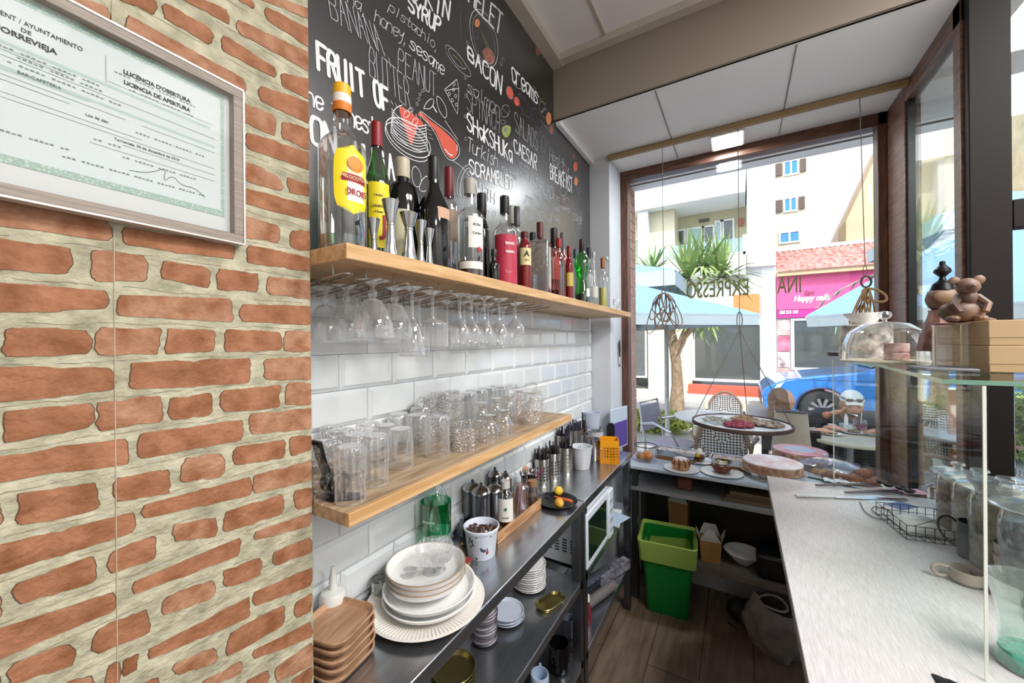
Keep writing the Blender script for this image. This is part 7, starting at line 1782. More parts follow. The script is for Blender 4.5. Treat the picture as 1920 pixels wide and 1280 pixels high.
bb('left_wing', -6, -2.5, 3.45, 6.3, mat('yellow cream render', '#e6dfc0', .85), .3, 3)
def win(par, x0, x1, z0, z1, y, mt=WINB, fr=.05, nb=1, frm=FRW, name='window'):
    m = MB(); m.box((x0-fr, y-.04, z0-fr), (x1+fr, y, z0)); m.box((x0-fr, y-.04, z1), (x1+fr, y, z1+fr)); m.box((x0-fr, y-.04, z0), (x0, y, z1)); m.box((x1, y-.04, z0), (x1+fr, y, z1))
    for i in range(1, nb): q = x0+(x1-x0)*i/nb; m.box((q-fr/2, y-.04, z0), (q+fr/2, y, z1))
    o = m.build(name, frm, par, smooth=0); MB().box((x0, y-.015, z0), (x1, y-.005, z1)).build('pane', mt, o, smooth=0); return o
Y1 = FY+.9
def rx(px): return fx(px, 500, Y1)
win(b, rx(1270), rx(1284), 3.5, 4.85, .9); win(b, rx(1290), rx(1318), 3.5, 4.85, .9, AQ); win(b, rx(1320), rx(1337), 3.5, 4.85, .9); win(b, rx(1344), rx(1354), 3.5, 4.95, .9, mat('blue curtain', '#b5cfe2', .5)); win(b, rx(1355), rx(1374), 3.5, 4.95, .9)
bb('wall_lamp', -1.0, -.72, 5.02, 5.10, mat('dark lamp frame', '#55524a', .5), .82, .88)
o = bb('alarm_box', -.0, .12, 4.75, 4.95, mat('red alarm box', '#b5645a', .5), .80, .88)
RG = clear('aqua railing glass', tint=(.72, .92, .93), edge=.5, base=.12)
bb('glass_railing', -2.22, .12, 3.78, 4.14, RG, -.38, -.36)
bb('railing_post', -.62, -.58, 3.78, 4.16, FRW, -.39, -.35); bb('railing_post', .10, .22, 3.7, 4.2, FRW, -.4, -.3)
win(b, -2.85, -2.38, .5, 1.9, 0, WINB); win(b, -2.85, -2.38, 2.0, 2.35, 0, WINB)
win(b, -1.05, .46, .50, 1.92, -.02, mat('reflecting shop glass', '#4e5452', .04, spec=1), .07)
bb('red_step', -1.2, .52, .10, .34, RED, -.35, 0); 
bb('orange_banner', -.12, .46, 2.12, 2.72, mat('orange banner', '#ef8a4c', .6), -.06, -.03)
win(b, -4.2, -3.3, .5, 2.0, 0, WINB); win(b, -2.95, -2.62, 3.9, 4.6, .3, mat('green shutter', '#a9c2a4', .6))
# shop with pink fascia
s = thing('nail_salon', 'low nail salon with a pink sign and red tiled roof across the street', 'shop', (0, FY, 0))
PINK = mat('hot pink sign', '#e0568f', .5); MAG = mat('magenta strip', '#c2278c', .5)
def sb(name, x0, x1, z0, z1, mt, y0=0, y1=.3): return MB().box((x0, y0, z0), (x1, y1, z1)).build(name, mt, s, smooth=0)
sb('shop_wall', .81, 5.2, .05, 3.1, WHR, .02, 2.6)
sb('sign_board', .82, 4.4, 2.28, 3.10, PINK, -.08, .02); sb('sign_strip', .82, 4.4, 2.08, 2.28, MAG, -.07, .02)
sb('eaves', .82, 4.6, 3.10, 3.20, mat('sandy eaves', '#dcb991', .8), -.25, .1)
m = MB(); n = 30; N2 = 9
def rf(u, v): x = .82+3.84*u; return (x, -.28+1.9*v, 3.20+.85*v+.03*abs(math.sin(u*PI*n)))
m.grid(rf, n*6, 4)
for r_ in range(N2):
    v = r_/N2; m.box((.82, -.28+1.9*v-.01, 3.20+.85*v), (4.66, -.28+1.9*v+.015, 3.235+.85*v))
m.build('tiled_roof', mat('red roof tiles', '#a2564a', .8, var=.5, vs=10, col2='#cba79f'), s, smooth=0)
sb('white_gutter', .82, 4.7, 4.03, 4.12, mat('whitewashed coping', '#e4e3e6', .8), 1.5, 1.8)
def onp(px, py, y=-.09): p = aY(px, py, FY+y); return p
def stext(txt, p0, p1, py, size, mt, shear=0, off=0):
    a, c = onp(p0, py), onp(p1, py)
    cu_w = (c.x-a.x)/(len(txt)*size*.56)
    M4 = basis(((a.x+c.x)/2, -.085, a.z), (1, 0, 0), (0, 0, 1)); M4 = Matrix.Translation((0, -.002, 0)) @ M4
    MB().text(txt, size, M4, sx=cu_w, shear=shear, off=off, ext=.002).build('lettering', mt, s, smooth=0)
stext('ilani', 1500, 1534, 550, .20, mat('dark sign ink', '#5a1436', .5), .3)
stext('Happy nails', 1477, 1568, 561, .20, mat('pale pink ink', '#fbe3ef', .5), .25, .008)
stext('620 213 160', 1458, 1500, 586, .11, INKW, 0, .006)
win(s, 1.17, 2.5, .85, 2.0, 0, mat('reflecting shop glass', '#4e5452', .04, spec=1), .06)
NP = mat('hand photo print', '#d98a86', .5, var=.9, vs=5, col2='#f2d3cb'); NP2 = mat('pink photo print', '#e08aa8', .5, var=.9, vs=6, col2='#a34a5c'); NP3 = mat('pale photo print', '#efe9ea', .5, var=.8, vs=7, col2='#8b6f74')
for i in range(4): sb('photo_panel', .84, 1.08, .45+.40*i, .83+.40*i, [NP, NP3, NP2, NP][i], -.03, .02)
for i in range(8): sb('photo_panel', 1.14+.3*(i % 5), 1.42+.3*(i % 5), .45 if i < 5 else .12, .80 if i < 5 else .42, [NP2, NP2, NP3, NP, NP3, NP2, NP3, NP2][i], -.03, .02)
sb('pink_base', .82, 4, .05, .44, mat('rose base', '#d9608c', .6), -.02, .02)
# tall block of flats behind, and pale gable
t = thing('apartment_block', 'tall cream block of flats with small blue windows rising behind the shops', 'building', (0, 16, 0))
YB_ = 16
def tx(px, py=400): return aY(px, py, YB_).x
xa, xb_ = tx(1445), tx(1533)
MB().box((xa, 0, .05), (xb_, 4, 12)).build('block_wall', mat('warm cream flats', '#e0d4be', .85, var=.08, vs=.7), t, smooth=0)
MB().box((xa-.25, -.1, 3), (xa-.05, .1, 12)).build('drain_pipe', WHR, t, smooth=0); MB().box((xa-.02, -.08, 3), (xa+.03, 0, 12)).build('pipe', mat('brown pipe', '#8a6a54', .6), t, smooth=0)
BLU = mat('blue window glass', '#2f86c8', .15, spec=.7); SHU = mat('brown shutter', '#5b4a42', .6)
for (a, c_, p0, p1) in ((1472, 1495, 305, 328), (1472, 1492, 374, 396), (1463, 1497, 438, 455)):
    x0, x1, z0, z1 = tx(a), tx(c_), aY(a, p1, YB_).z, aY(a, p0, YB_).z
    win(t, x0, x1, z0, z1, 0, BLU, .05, 2)
    if p0 != 438:
        MB().box((x0-.34, -.06, z0), (x0-.08, -.01, z1)).build('shutter', SHU, t, smooth=0); MB().box((x1+.08, -.06, z0), (x1+.24, -.01, z1)).build('shutter', SHU, t, smooth=0)
t = thing('pale_building', 'pale pinkish building side rising beyond the flats', 'building', (0, 19, 0))
MB().box((xb_+.25, 0, .05), (xb_+5.2, 4, 15)).build('block_wall', mat('pale pink render', '#e8dee1', .85, var=.05, vs=.6), t, smooth=0)
t = thing('stone_gable', 'sandy gable wall with a sloping roofline at the window edge', 'building', (0, 17.3, 0))
gx0 = aY(1583, 430, 17.3).x; gx1 = aY(1650, 320, 17.3).x
m = MB(); m.prism([(gx0, .05), (6.6, .05), (6.6, 10), (gx1+.8, 10), (gx0+.05, aY(1583, 415, 17.3).z)], 0, 1.2, 1); m.build('gable_wall', mat('sandy render', '#cfc1a6', .85, var=.15, vs=1.2), t, smooth=0)
# yellow stone house seen through the side window
t = thing('stone_house', 'yellow brick house with shuttered front seen through the side window', 'building', (0, 12.4, 0))
YS = mat('yellow stone', '#dfd5ae', .85, var=.25, vs=5, bump=.4, bs=8)
MB().box((5.3, 0, .05), (12.5, 4, 8.5)).build('house_wall', YS, t, smooth=0)
m = MB()
for i in range(22):
    for j in range(10): m.box((5.35+j*.7+(.35 if i % 2 else 0), -.03, .4+i*.36), (5.35+j*.7+.6+(.35 if i % 2 else 0), 0, .4+i*.36+.28))
m.build('stone_pattern', mat('cream stone blocks', '#e6deb8', .85, var=.2, vs=3), t, smooth=0)
for k, (x0, z0) in enumerate(((6.2, 3.6), (8.2, 3.6), (10.2, 3.6), (8.2, 6.0))):
    o = MB().box((x0, -.10, z0), (x0+1.2, -.02, z0+1.5)).build('shutter', mat('beige blind', '#d6b98c', .7), t, smooth=0)
    m = MB()
    for i in range(15): m.box((x0+.02, -.12, z0+.03+i*.1), (x0+1.18, -.10, z0+.075+i*.1))
    m.build('blind_slats', mat('beige blind slat', '#c3a273', .7), o, smooth=0)
MB().box((5.2, -.5, 3.1), (9.5, 0, 3.25)).build('ledge', WHR, t, smooth=0)
# ------------------------------------------------------------------ trees and plants
LEAF = mat('yucca leaf', '#a9bb78', .5, var=.5, vs=3, col2='#6b8a45'); BARK = mat('pale bark', '#b99f83', .85, var=.4, vs=12, bump=.5, bs=20, col2='#8a6f57')
def spike(m, c, n, L, w_, up=.0):
    for i in range(n):
        a = random.random()*2*PI; e = -.35+random.random()*1.75+up; l = L*(.75+random.random()*.4)
        d = Vector((math.cos(a)*math.cos(e), math.sin(a)*math.cos(e), math.sin(e))); sd = d.cross(Vector((0, 0, 1))); sd = sd.normalized() if sd.length > .01 else Vector((1, 0, 0))
        p0 = Vector(c); p1 = p0+d*l*.5; p2 = p0+d*l+Vector((0, 0, -l*.22 if e < .6 else 0))
        m.add([p0-sd*w_*.5, p0+sd*w_*.5, p1+sd*w_, p1-sd*w_, p2], [(0, 1, 2, 3), (3, 2, 4)])
TY = 7.5
tb = aY(1268, 750, TY)
t = thing('yucca_tree', 'branching yucca tree with spiky green heads growing from the pavement', 'tree', (tb.x, TY, GRZ))
def up(px, py, Y=TY): q = aY(px, py, Y); return Vector((q.x-tb.x, 0, q.z-GRZ))
MB().tube([(0, 0, -.02), up(1270, 720), up(1268, 680), up(1262, 640), up(1255, 610), up(1243, 560)], [.16, .10, .09, .085, .07, .05], 10).build('trunk', BARK, t)
MB().tube([up(1266, 668), up(1278, 640), up(1290, 610), up(1295, 560)], [.07, .065, .06, .05], 10).build('branch', BARK, t)
MB().tube([up(1280, 636), up(1310, 600), up(1340, 570)], [.05, .045, .04], 10).build('branch', BARK, t)
for (px, py, n, L, lab) in ((1223, 508, 46, .55, 0), (1290, 522, 90, .85, 0), (1318, 500, 60, .7, 0), (1352, 520, 90, .85, 0), (1300, 600, 40, .5, -.6), (1330, 596, 40, .5, -.6)):
    m = MB(); spike(m, up(px, py), n, L, .028, lab); m.build('leaf_head', LEAF, t, smooth=0)
def shrub(name, label, c, sx, sy, sz, n, mt, lsz=.05):
    m = MB()
    for i in range(n):
        u = Vector((random.gauss(0, 1), random.gauss(0, 1), random.gauss(0, 1))).normalized()*(random.random()**.4)
        p = Vector((u.x*sx, u.y*sy, max(0.01, (u.z*.5+.5)*sz))); a = Vector((random.gauss(0, 1), random.gauss(0, 1), random.gauss(0, .6))).normalized(); b_ = a.cross(Vector((0, 0, 1))).normalized()
        l = lsz*(.6+random.random()); m.add([p-a*l, p+b_*l*.45, p+a*l, p-b_*l*.45], [(0, 1, 2, 3)])
    t = thing(name, label, 'shrub', c)
    m.build('foliage', mt, t, smooth=0)
    MB().tube([(0, 0, 0), (0, 0, sz*.6)], .02, 6).build('stem', BARK, t); return t
HED = mat('bright hedge leaf', '#c8d267', .6, var=.5, vs=9, col2='#8d9d35')
q = aY(1228, 775, 6.6)
shrub('low_shrub', 'low yellow green shrub at the foot of the yucca tree', (q.x, 6.6, GRZ), .62, .35, .36, 1500, HED)
q = aY(1280, 770, 7.0); 
for i, (px, Y, sz, lab) in enumerate(((1790, 7.2, .8, 'sunlit green hedge clump through the side window'), (1880, 7.0, .85, 'sunlit green hedge clump behind the lamp post'), (1960, 7.2, .8, 'sunlit hedge clump at the far side of the salon window view'))):
    p = aY(px, 800, Y); shrub('hedge_clump', lab, (p.x, Y, GRZ), .5, .35, sz, 1100, mat('hedge leaf green', '#a9bd63', .6, var=.5, vs=9, col2='#6d8a3c'))
def palm(px, Y, pt, label, n=70):
    p = aY(px, 700, Y); H = aY(px, pt, Y).z-GRZ
    t = thing('palm_tree', label, 'tree', (p.x, Y, GRZ)); MB().tube([(0, 0, 0), (.03, 0, H*.5), (0, 0, H)], [.11, .08, .07], 10).build('trunk', BARK, t)
    m = MB()
    for i in range(26):
        a = random.random()*2*PI; e = -.2+random.random()*1.5; L = 1.0+.35*random.random(); pts = []
        for k in range(7):
            u = k/6; pts.append(Vector((math.cos(a)*math.cos(e)*L*u, math.sin(a)*math.cos(e)*L*u, H+math.sin(e)*L*u-.5*L*u*u)))
        for k in range(1, 7):
            d = (pts[k]-pts[k-1]).normalized(); sd = d.cross(Vector((0, 0, 1))).normalized()
            for sgn in (-1, 1):
                l = .32*(1-abs(k/6-.5)); p0 = pts[k]; m.add([p0, p0+d*.06, p0+sd*sgn*l+d*.16-Vector((0, 0, .08))], [(0, 1, 2)])
        m.tube(pts, .008, 4)
    m.build('frond', mat('palm frond', '#a8c9a4', .5, var=.5, vs=3, col2='#5f8a5c'), t, smooth=0)
palm(1758, 7.6, 500, 'palm tree with drooping fronds behind the sweet jars')
palm(1900, 8.2, 770, 'short leafy palm behind the case, low by the lamp post')
# ------------------------------------------------------------------ parasols
CAN = mat('blue grey parasol cloth', '#82a6cb', .8); CAN2 = mat('white parasol valance', '#b4c3c8', .8); POLE = mat('grey aluminium pole', '#9a9ea3', .4, .7)
def parasol(cx, cy, ztop, zr, hs, label, rz=0, zb=None, pole=(0, 0), post=True, val=.22):
    t = thing('parasol', label, 'parasol', (cx, cy, GRZ), rz)
    zt2, zr2 = ztop-GRZ, zr-GRZ; cs = [(-hs, -hs), (hs, -hs), (hs, hs), (-hs, hs)]
    m = MB()
    for i in range(4):
        a, b_ = cs[i], cs[(i+1) % 4]
        m.add([(0, 0, zt2), (a[0], a[1], zr2), (b_[0], b_[1], zr2), (0, 0, zt2-.02), (a[0], a[1], zr2-.02), (b_[0], b_[1], zr2-.02)], [(0, 1, 2), (3, 5, 4)])
    m.build('canopy', CAN, t, smooth=0)
    m = MB()
    for i in range(4):
        a, b_ = cs[i], cs[(i+1) % 4]; k = 1.0
        m.add([(a[0], a[1], zr2), (b_[0], b_[1], zr2), (b_[0]*.99, b_[1]*.99, zr2-val), (a[0]*.99, a[1]*.99, zr2-val)], [(0, 1, 2, 3)])
    m.build('valance', CAN2, t, smooth=0)
    for i in range(4):
        MB().tube([(0, 0, zt2-.05), (cs[i][0], cs[i][1], zr2-.03)], .012, 6).build('rib', POLE, t)
    if post: MB().tube([(pole[0], pole[1], 0), (pole[0], pole[1], zt2-(zt2-zr2)*(abs(pole[0])+abs(pole[1]))/hs*.5)], .028, 10).build('pole', POLE, t)
    MB().lathe([(0, 0), (.25, 0), (.25, .05), (.05, .07), (.04, .3)], 24, (pole[0], pole[1], 0)).build('base', mat('parasol base', '#7d7f80', .6), t)
    return t
pc_ = aY(1425, 588, 5.3); q = aY(1250, 700, 5.3)
parasol(pc_.x-1.75, 5.3, 2.42, pc_.z, 1.24, 'large pale blue parasol over the cafe tables by the column', PI/4, pole=((q.x-pc_.x+1.75)*.707, -(q.x-pc_.x+1.75)*.707), val=.13)
p2 = aY(1195, 520, 6.6); parasol(p2.x-.4, 6.9, 2.95, 2.55, 1.1, 'second pale blue parasol farther up the street', 0)
p3 = aY(1511, 592, 5.6); parasol(p3.x+1.75, 5.6, 2.95, p3.z, 1.24, 'pale blue parasol over the couple, rising past the window post', PI/4, pole=(.3, -.3), val=.13)
p4 = aY(1800, 470, 8.5); parasol(p4.x+.5, 8.6, 3.7, 3.2, 1.2, 'far blue parasol seen through the side window', .1)
# lamp post outside the side window
p = aY(1888, 700, 5.6); t = thing('street_post', 'slim pale blue metal post outside the side window', 'post', (p.x, 5.6, GRZ))
MB().lathe([(0, 0), (.07, 0), (.07, .02), (.045, .03), (.04, 2.6), (.05, 2.62), (0, 2.64)], 20).build('post_body', mat('pale blue metal', '#9fb6c9', .5), t)
p = aY(1800, 830, 4.2); t = thing('wooden_post', 'reddish wooden post of the terrace outside the side window', 'post', (p.x, 4.3, GRZ)); MB().box((-.025, -.025, 0), (.025, .025, 1.1)).build('post_body', mat('reddish wood', '#a8674a', .6), t)
# ------------------------------------------------------------------ car
CB = mat('bright blue car paint', '#2f7fd0', .2, coat=.8, spec=.6); TYRE = mat('tyre rubber', '#2b2d33', .7); RIM = mat('alloy rim', '#c9ccd2', .25, .85); CG = mat('car glass', '#7c9a98', .05, spec=1)
CY = 9.45
cxw = aY(1527, 755, CY).x
t = thing('car', 'bright blue parked hatchback behind the couple', 'car', (cxw, CY, GRZ-.06+.0))
# body outline, x forward is negative; wheel centre at x=0
def carpt(px, py): q = aY(px, py, CY); return (q.x-cxw, q.z-(GRZ-.06))
low = [(-.86, .30), (-.88, .42), (-.90, .52), (-.86, .62), (-.78, .70), (-.52, .82), (-.1, .90), (.40, .97), (.62, 1.0)]
roofl = [(.62, 1.0), (.95, 1.20), (1.25, 1.36), (1.60, 1.46), (2.2, 1.49), (2.8, 1.44), (3.15, 1.28), (3.35, 1.02)]
rear = [(3.42, .95), (3.44, .55), (3.38, .30)]
def arch(cx_, r_, n=10): return [(cx_+r_*math.cos(a), .31+r_*math.sin(a)) for a in [PI*i/n for i in range(n+1)]]
bot = [(2.62+.37, .22)]+arch(2.62, .37)+[(2.62-.37, .22), (.37, .22)]+arch(0, .37)+[(-.37, .24), (-.84, .26)]
outline = low+[(3.35, 1.02)]+rear+bot
m = MB()
def sec(outl, hw_, mi, inset=0):
    n = len(outl)
    vs = [(x, -hw_, z) for x, z in outl]+[(x, hw_, z) for x, z in outl]
    fs = [tuple(range(n)), tuple(range(2*n-1, n-1, -1))]+[(i, n+i, n+(i+1) % n, (i+1) % n) for i in range(n)]
    m.add(vs, fs, mi)
sec(outline, .86, 0)
o = m.build('car_body', CB, t, smooth=35, bevel=.03)
# cabin tapers inward
cab = roofl
m = MB(); n = len(cab); hw1, hw2 = .80, .58
def cw(z): return .82-(z-1.0)/.49*.22
vs = [(x, -cw(z), z) for x, z in cab]+[(x, cw(z), z) for x, z in cab]
fs = [tuple(range(n)), tuple(range(2*n-1, n-1, -1))]+[(i, n+i, n+(i+1) % n, (i+1) % n) for i in range(n)]
m.add(vs, fs); m.build('car_roof', CB, t, smooth=35, bevel=.02)
m = MB()
for gl in ([(.98, 1.03), (1.16, 1.22), (1.45, 1.38), (1.72, 1.40), (1.72, 1.03)], [(1.80, 1.03), (1.80, 1.40), (2.5, 1.40), (2.62, 1.06)], [(2.70, 1.07), (2.6, 1.38), (2.85, 1.33), (3.05, 1.16)]):
    m.add([(x, -cw(z)-.006, z) for x, z in gl], [tuple(range(len(gl)))]); m.add([(x, cw(z)+.006, z) for x, z in gl], [tuple(reversed(range(len(gl))))])
m.build('side_window', CG, t, smooth=0)
m = MB(); m.add([(.70, -.72, 1.045), (.70, .72, 1.045), (1.24, .60, 1.37), (1.24, -.60, 1.37)], [(0, 1, 2, 3)]); m.v = [(x-.015, y, z+.02) for x, y, z in m.v]; m.build('windscreen', CG, t, smooth=0)
m = MB(); m.tube([(.36, -.868, .31)]+[(.385*math.cos(a), -.868, .31+.385*math.sin(a)) for a in [PI*i/14 for i in range(15)]], .018, 6); m.build('wheel_arch', mat('dark blue trim', '#1d3f78', .4), t)
m = MB(); m.box((.95, -.867, .40), (.955, -.86, 1.0)); m.box((1.76, -.867, .40), (1.765, -.86, 1.0)); m.box((-.6, -.866, .83), (3.3, -.862, .836)); m.build('door_seam', mat('dark blue trim', '#1d3f78', .4), t)
m = MB(); m.ball((.95, -.93, 1.05), .09, 14, sc=(1.1, .8, .7)); m.tube([(1.0, -.84, 1.02), (.97, -.9, 1.03)], .02, 6); m.build('wing_mirror', CB, t)
m = MB(); m.box((1.5, -.875, .86), (1.68, -.862, .885)); m.build('door_handle', CB, t, bevel=.005)
m = MB(); m.add([(-.87, -.70, .52), (-.86, -.84, .60), (-.55, -.872, .78), (-.62, -.872, .66), (-.84, -.84, .50)], [(0, 1, 2, 3, 4)]); m.build('headlight', mat('headlight glass', '#cfe0ea', .1), t, smooth=0)
m = MB(); m.box((-.90, -.6, .30), (-.89, .6, .48)); m.build('front_grille', BLACK, t)
def wheel(x, y):
    m = MB(); n = 36
    pr = [(.20, -.09), (.30, -.095), (.325, -.06), (.325, .06), (.30, .095), (.20, .09)]
    m.lathe(pr, n); m.v = [(a+x, c_+y, b_+.31) for a, b_, c_ in m.v]; ty = m.build('wheel', TYRE, t)
    m = MB(); sy = -1 if y < 0 else 1
    m.lathe([(.205, -.02), (.235, -.02), (.235, .075), (.215, .075), (.205, .0)], n)
    for k in range(10):
        a = 2*PI*k/10; ca, sa = math.cos(a), math.sin(a); da = .13
        m.add([(.03*math.cos(a-.5), .03*math.sin(a-.5), .07), (.03*math.cos(a+.5), .03*math.sin(a+.5), .07), (.215*math.cos(a+da), .215*math.sin(a+da), .068), (.215*math.cos(a-da), .215*math.sin(a-da), .068),
               (.03*math.cos(a-.5), .03*math.sin(a-.5), .04), (.03*math.cos(a+.5), .03*math.sin(a+.5), .04), (.215*math.cos(a+da), .215*math.sin(a+da), .045), (.215*math.cos(a-da), .215*math.sin(a-da), .045)], [(0, 1, 2, 3), (7, 6, 5, 4), (0, 3, 7, 4), (1, 5, 6, 2)])
    m.lathe([(0, .075), (.035, .073), (.035, .04)], 20)
    m.v = [(a+x, sy*c_*1.2+y, b_+.31) for a, b_, c_ in m.v]; m.build('rim', RIM, ty)
    MB_ = MB(); MB_.lathe([(0, 0), (.2, 0)], 24); MB_.v = [(a+x, y+sy*.03, b_+.31) for a, b_, c_ in MB_.v]; MB_.build('brake_disc', mat('dark hub', '#3a3d44', .5), ty)
for x in (0, 2.62):
    for y in (-.78, .78): wheel(x, y)
# ------------------------------------------------------------------ bistro chairs, tables
WEAVE = bpy.data.materials.new('black and white weave'); WEAVE.use_nodes = True; nt = WEAVE.node_tree; P = nt.nodes['Principled BSDF']; P.inputs['Roughness'].default_value = .6
tc = nt.nodes.new('ShaderNodeTexCoord'); mp = nt.nodes.new('ShaderNodeMapping'); mp.inputs['Rotation'].default_value = (0, math.radians(45), 0); nt.links.new(tc.outputs['Object'], mp.inputs[0])
ck = nt.nodes.new('ShaderNodeTexChecker'); ck.inputs['Scale'].default_value = 62; ck.inputs['Color1'].default_value = (.62, .6, .58, 1); ck.inputs['Color2'].default_value = (.05, .045, .05, 1)
nt.links.new(mp.outputs[0], ck.inputs[0]); nt.links.new(ck.outputs[0], P.inputs['Base Color'])
RAT = mat('brown wrapped rattan', '#8c6f5c', .6, var=.3, vs=30); CREAMW = mat('cream binding', '#cfc9b8', .6)
def bistro(x, y, rz, label, s=1):
    t = thing('bistro_chair', label, 'chair', (x, y, GRZ), rz)
    # chair faces +y locally; back at y = -.2
    def arc(zb_, zt_, w_, y_, n=14): return [(w_*math.cos(PI-PI*i/n), y_-.05*math.sin(PI*i/n), zb_+(zt_-zb_)*math.sin(PI*i/n)) for i in range(n+1)]
    MB().tube([(-.19, -.18, 0), (-.19, -.2, .45)]+arc(.55, .90, .20, -.24)+[(.19, -.2, .45), (.19, -.18, 0)], .014, 8).build('back_frame', RAT, t)
    m = MB(); m.grid(lambda u, v: (.17*(2*u-1)*math.sqrt(max(0, 1-max(0, v-.35)**2/.46)), -.245-.02*math.sin(PI*u)-.02*v, .50+.37*v), 12, 12); bk = m.build('woven_back', WEAVE, t)
    for sx in (-1, 1):
        MB().tube([(sx*.20, -.22, .66), (sx*.25, -.05, .68), (sx*.25, .12, .66), (sx*.22, .18, .58), (sx*.20, .18, .44), (sx*.20, .2, 0)], .014, 8).build('armrest', RAT, t)
        MB().tube([(sx*.19, -.225, .70), (sx*.19, -.23, .78)], .024, 8).build('binding', CREAMW, t)
    m = MB(); m.lathe([(0, .44), (.21, .44), (.215, .45), (.21, .46), (0, .462)], 28); m.build('seat', WEAVE, t)
    return t
def toP(px, py, Y): q = aY(px, py, Y); return q.x, q.y
x, y = toP(1356, 800, 3.78)
bistro(x, 3.78+.0, 0, 'woven bistro chair with its back to the window, nearest the glass')
x2_, y2_ = toP(1358, 780, 4.75)
bistro(x2_, 4.75, PI, 'woven bistro chair across the table, facing the window')
x3_, y3_ = toP(1272, 790, 4.2)
SIL = mat('silver chair frame', '#9a9ba3', .35, .6)
def slat(x, y, rz, label):
    t = thing('aluminium_chair', label, 'chair', (x, y, GRZ), rz)
    MB().tube([(-.2, -.2, 0), (-.2, -.2, .45), (-.19, -.27, .85), (.19, -.27, .85), (.2, -.2, .45), (.2, -.2, 0)], .013, 8).build('back_frame', SIL, t)
    MB().box((-.18, -.265, .55), (.18, -.25, .82)).build('back_panel', mat('lilac grey mesh', '#9b98a8', .6), t)
    for sx in (-1, 1): MB().tube([(sx*.21, -.24, .64), (sx*.26, -.08, .68), (sx*.27, .1, .62), (sx*.24, .2, .40), (sx*.21, .22, 0)], .015, 8).build('armrest', SIL, t)
    MB().box((-.2, -.2, .43), (.2, .2, .46)).build('seat', mat('lilac grey mesh', '#9b98a8', .6), t, bevel=.01); return t
slat(x3_-.05, 4.2, -PI/2-.3, 'silver armchair turned sideways by the parasol pole')
p = toP(1770, 800, 4.0); bistro(p[0], 4.0, .9, 'woven bistro chair outside the side window')
p = toP(1838, 800, 4.6); bistro(p[0], 4.6, -1.0, 'woven bistro chair behind the round table outside the side window')
def btable(x, y, r, label, z=.75, mt=None):
    t = thing('round_table', label, 'table', (x, y, GRZ))
    MB().lathe([(0, z-.03), (r*.97, z-.03), (r, z-.02), (r, z-.004), (r*.98, z), (0, z)], 48).build('tabletop', mt or mat('marbled table top', '#c7ccd0', .3), t)
    MB().tube([(0, 0, .04), (0, 0, z-.03)], .03, 12).build('column', POLE, t)
    for k in range(4):
        a = PI/4+PI/2*k; MB().tube([(0, 0, .08), (.27*math.cos(a), .27*math.sin(a), .015)], .016, 6).build('leg', POLE, t)
    return t
x, y = toP(1335, 795, 4.25); btable(x, 4.25, .34, 'round cafe table between the two woven chairs')
x5, y5 = toP(1592, 812, 3.85); btable(x5, 3.87, .30, 'round cafe table where the couple eat', .745, mat('beige table top', '#cdc8b4', .35))
TZ = GRZ+.746
x6, y6 = toP(1790, 800, 4.35); btable(x6, 4.35, .25, 'round cafe table outside the side window')
# things on the couple's table
def on_table(px, py): q = aZ(px, py, TZ); dx_, dy_ = q.x-x5, q.y-3.87; k = math.hypot(dx_, dy_); f = min(1, .24/k) if k > 0 else 1; return x5+dx_*f, 3.87+dy_*f
for i, (px, py, w2, lab) in enumerate(((1560, 815, .07, 'white plate on the couple table, on the woman side'), (1600, 812, .085, 'white plate of food in front of the man'))):
    a, b_ = on_table(px, py); t = thing('plate', lab, 'plate', (a, b_, TZ+.001)); MB().lathe([(0, .001), (w2*.6, 0), (w2, .012), (w2*.97, .013), (w2*.58, .004), (0, .004)], 32).build('body', WHITEP, t)
    tag(MB().ball((0, 0, .006), w2*.45, 14, sc=(1.2, .9, .28), fn=lambda d: 1+.15*noise.noise(d*4)).build('food', mat('green and brown food', '#8f8f62', .7, var=.6, vs=40, col2='#6a4a34'), loc=(a, b_, TZ+.012)), 'helping of food on the %s plate' % ('woman side' if i == 0 else 'man side'), 'food')
a, b_ = on_table(1586, 805); t = thing('white_bottle', 'slim white candle-like bottle standing on the couple table', 'bottle', (a, b_, TZ+.001)); MB().lathe([(0, 0), (.014, 0), (.014, .10), (.008, .125), (.008, .16), (0, .162)], 16).build('bottle_body', INKW, t)
a, b_ = on_table(1618, 808); t = thing('juice_glass', 'glass of purple juice with a straw beside the man', 'glass', (a, b_, TZ+.001)); MB().lathe([(0, .004), (.03, 0), (.042, .04), (.044, .08), (.040, .10)], 24).build('glass_wall', GLASS, t)
MB().lathe([(0, .006), (.028, .006), (.038, .04), (.040, .062), (0, .063)], 20).build('juice', mat('purple juice', '#8a3a5c', .2), t); MB().tube([(0, 0, .01), (.01, 0, .16)], .003, 6).build('straw', INKW, t)
a, b_ = on_table(1603, 790); m = MB(); m.box((-.06, -.04, 0), (.06, .04, .05)); tag(m.build('napkin_holder', mat('pale blue holder', '#cfdde2', .5), loc=(a, b_+.02, TZ+.001), rz=.2, bevel=.003), 'pale blue napkin holder in the middle of the couple table', 'holder')
a, b_ = on_table(1549, 800); t = thing('espresso_cup', 'small pale cup at the edge of the couple table', 'cup', (a, b_, TZ+.001)); MB().lathe([(0, .001), (.02, 0), (.03, .04), (.028, .04), (.018, .004), (0, .004)], 20).build('cup_body', WHITEP, t)
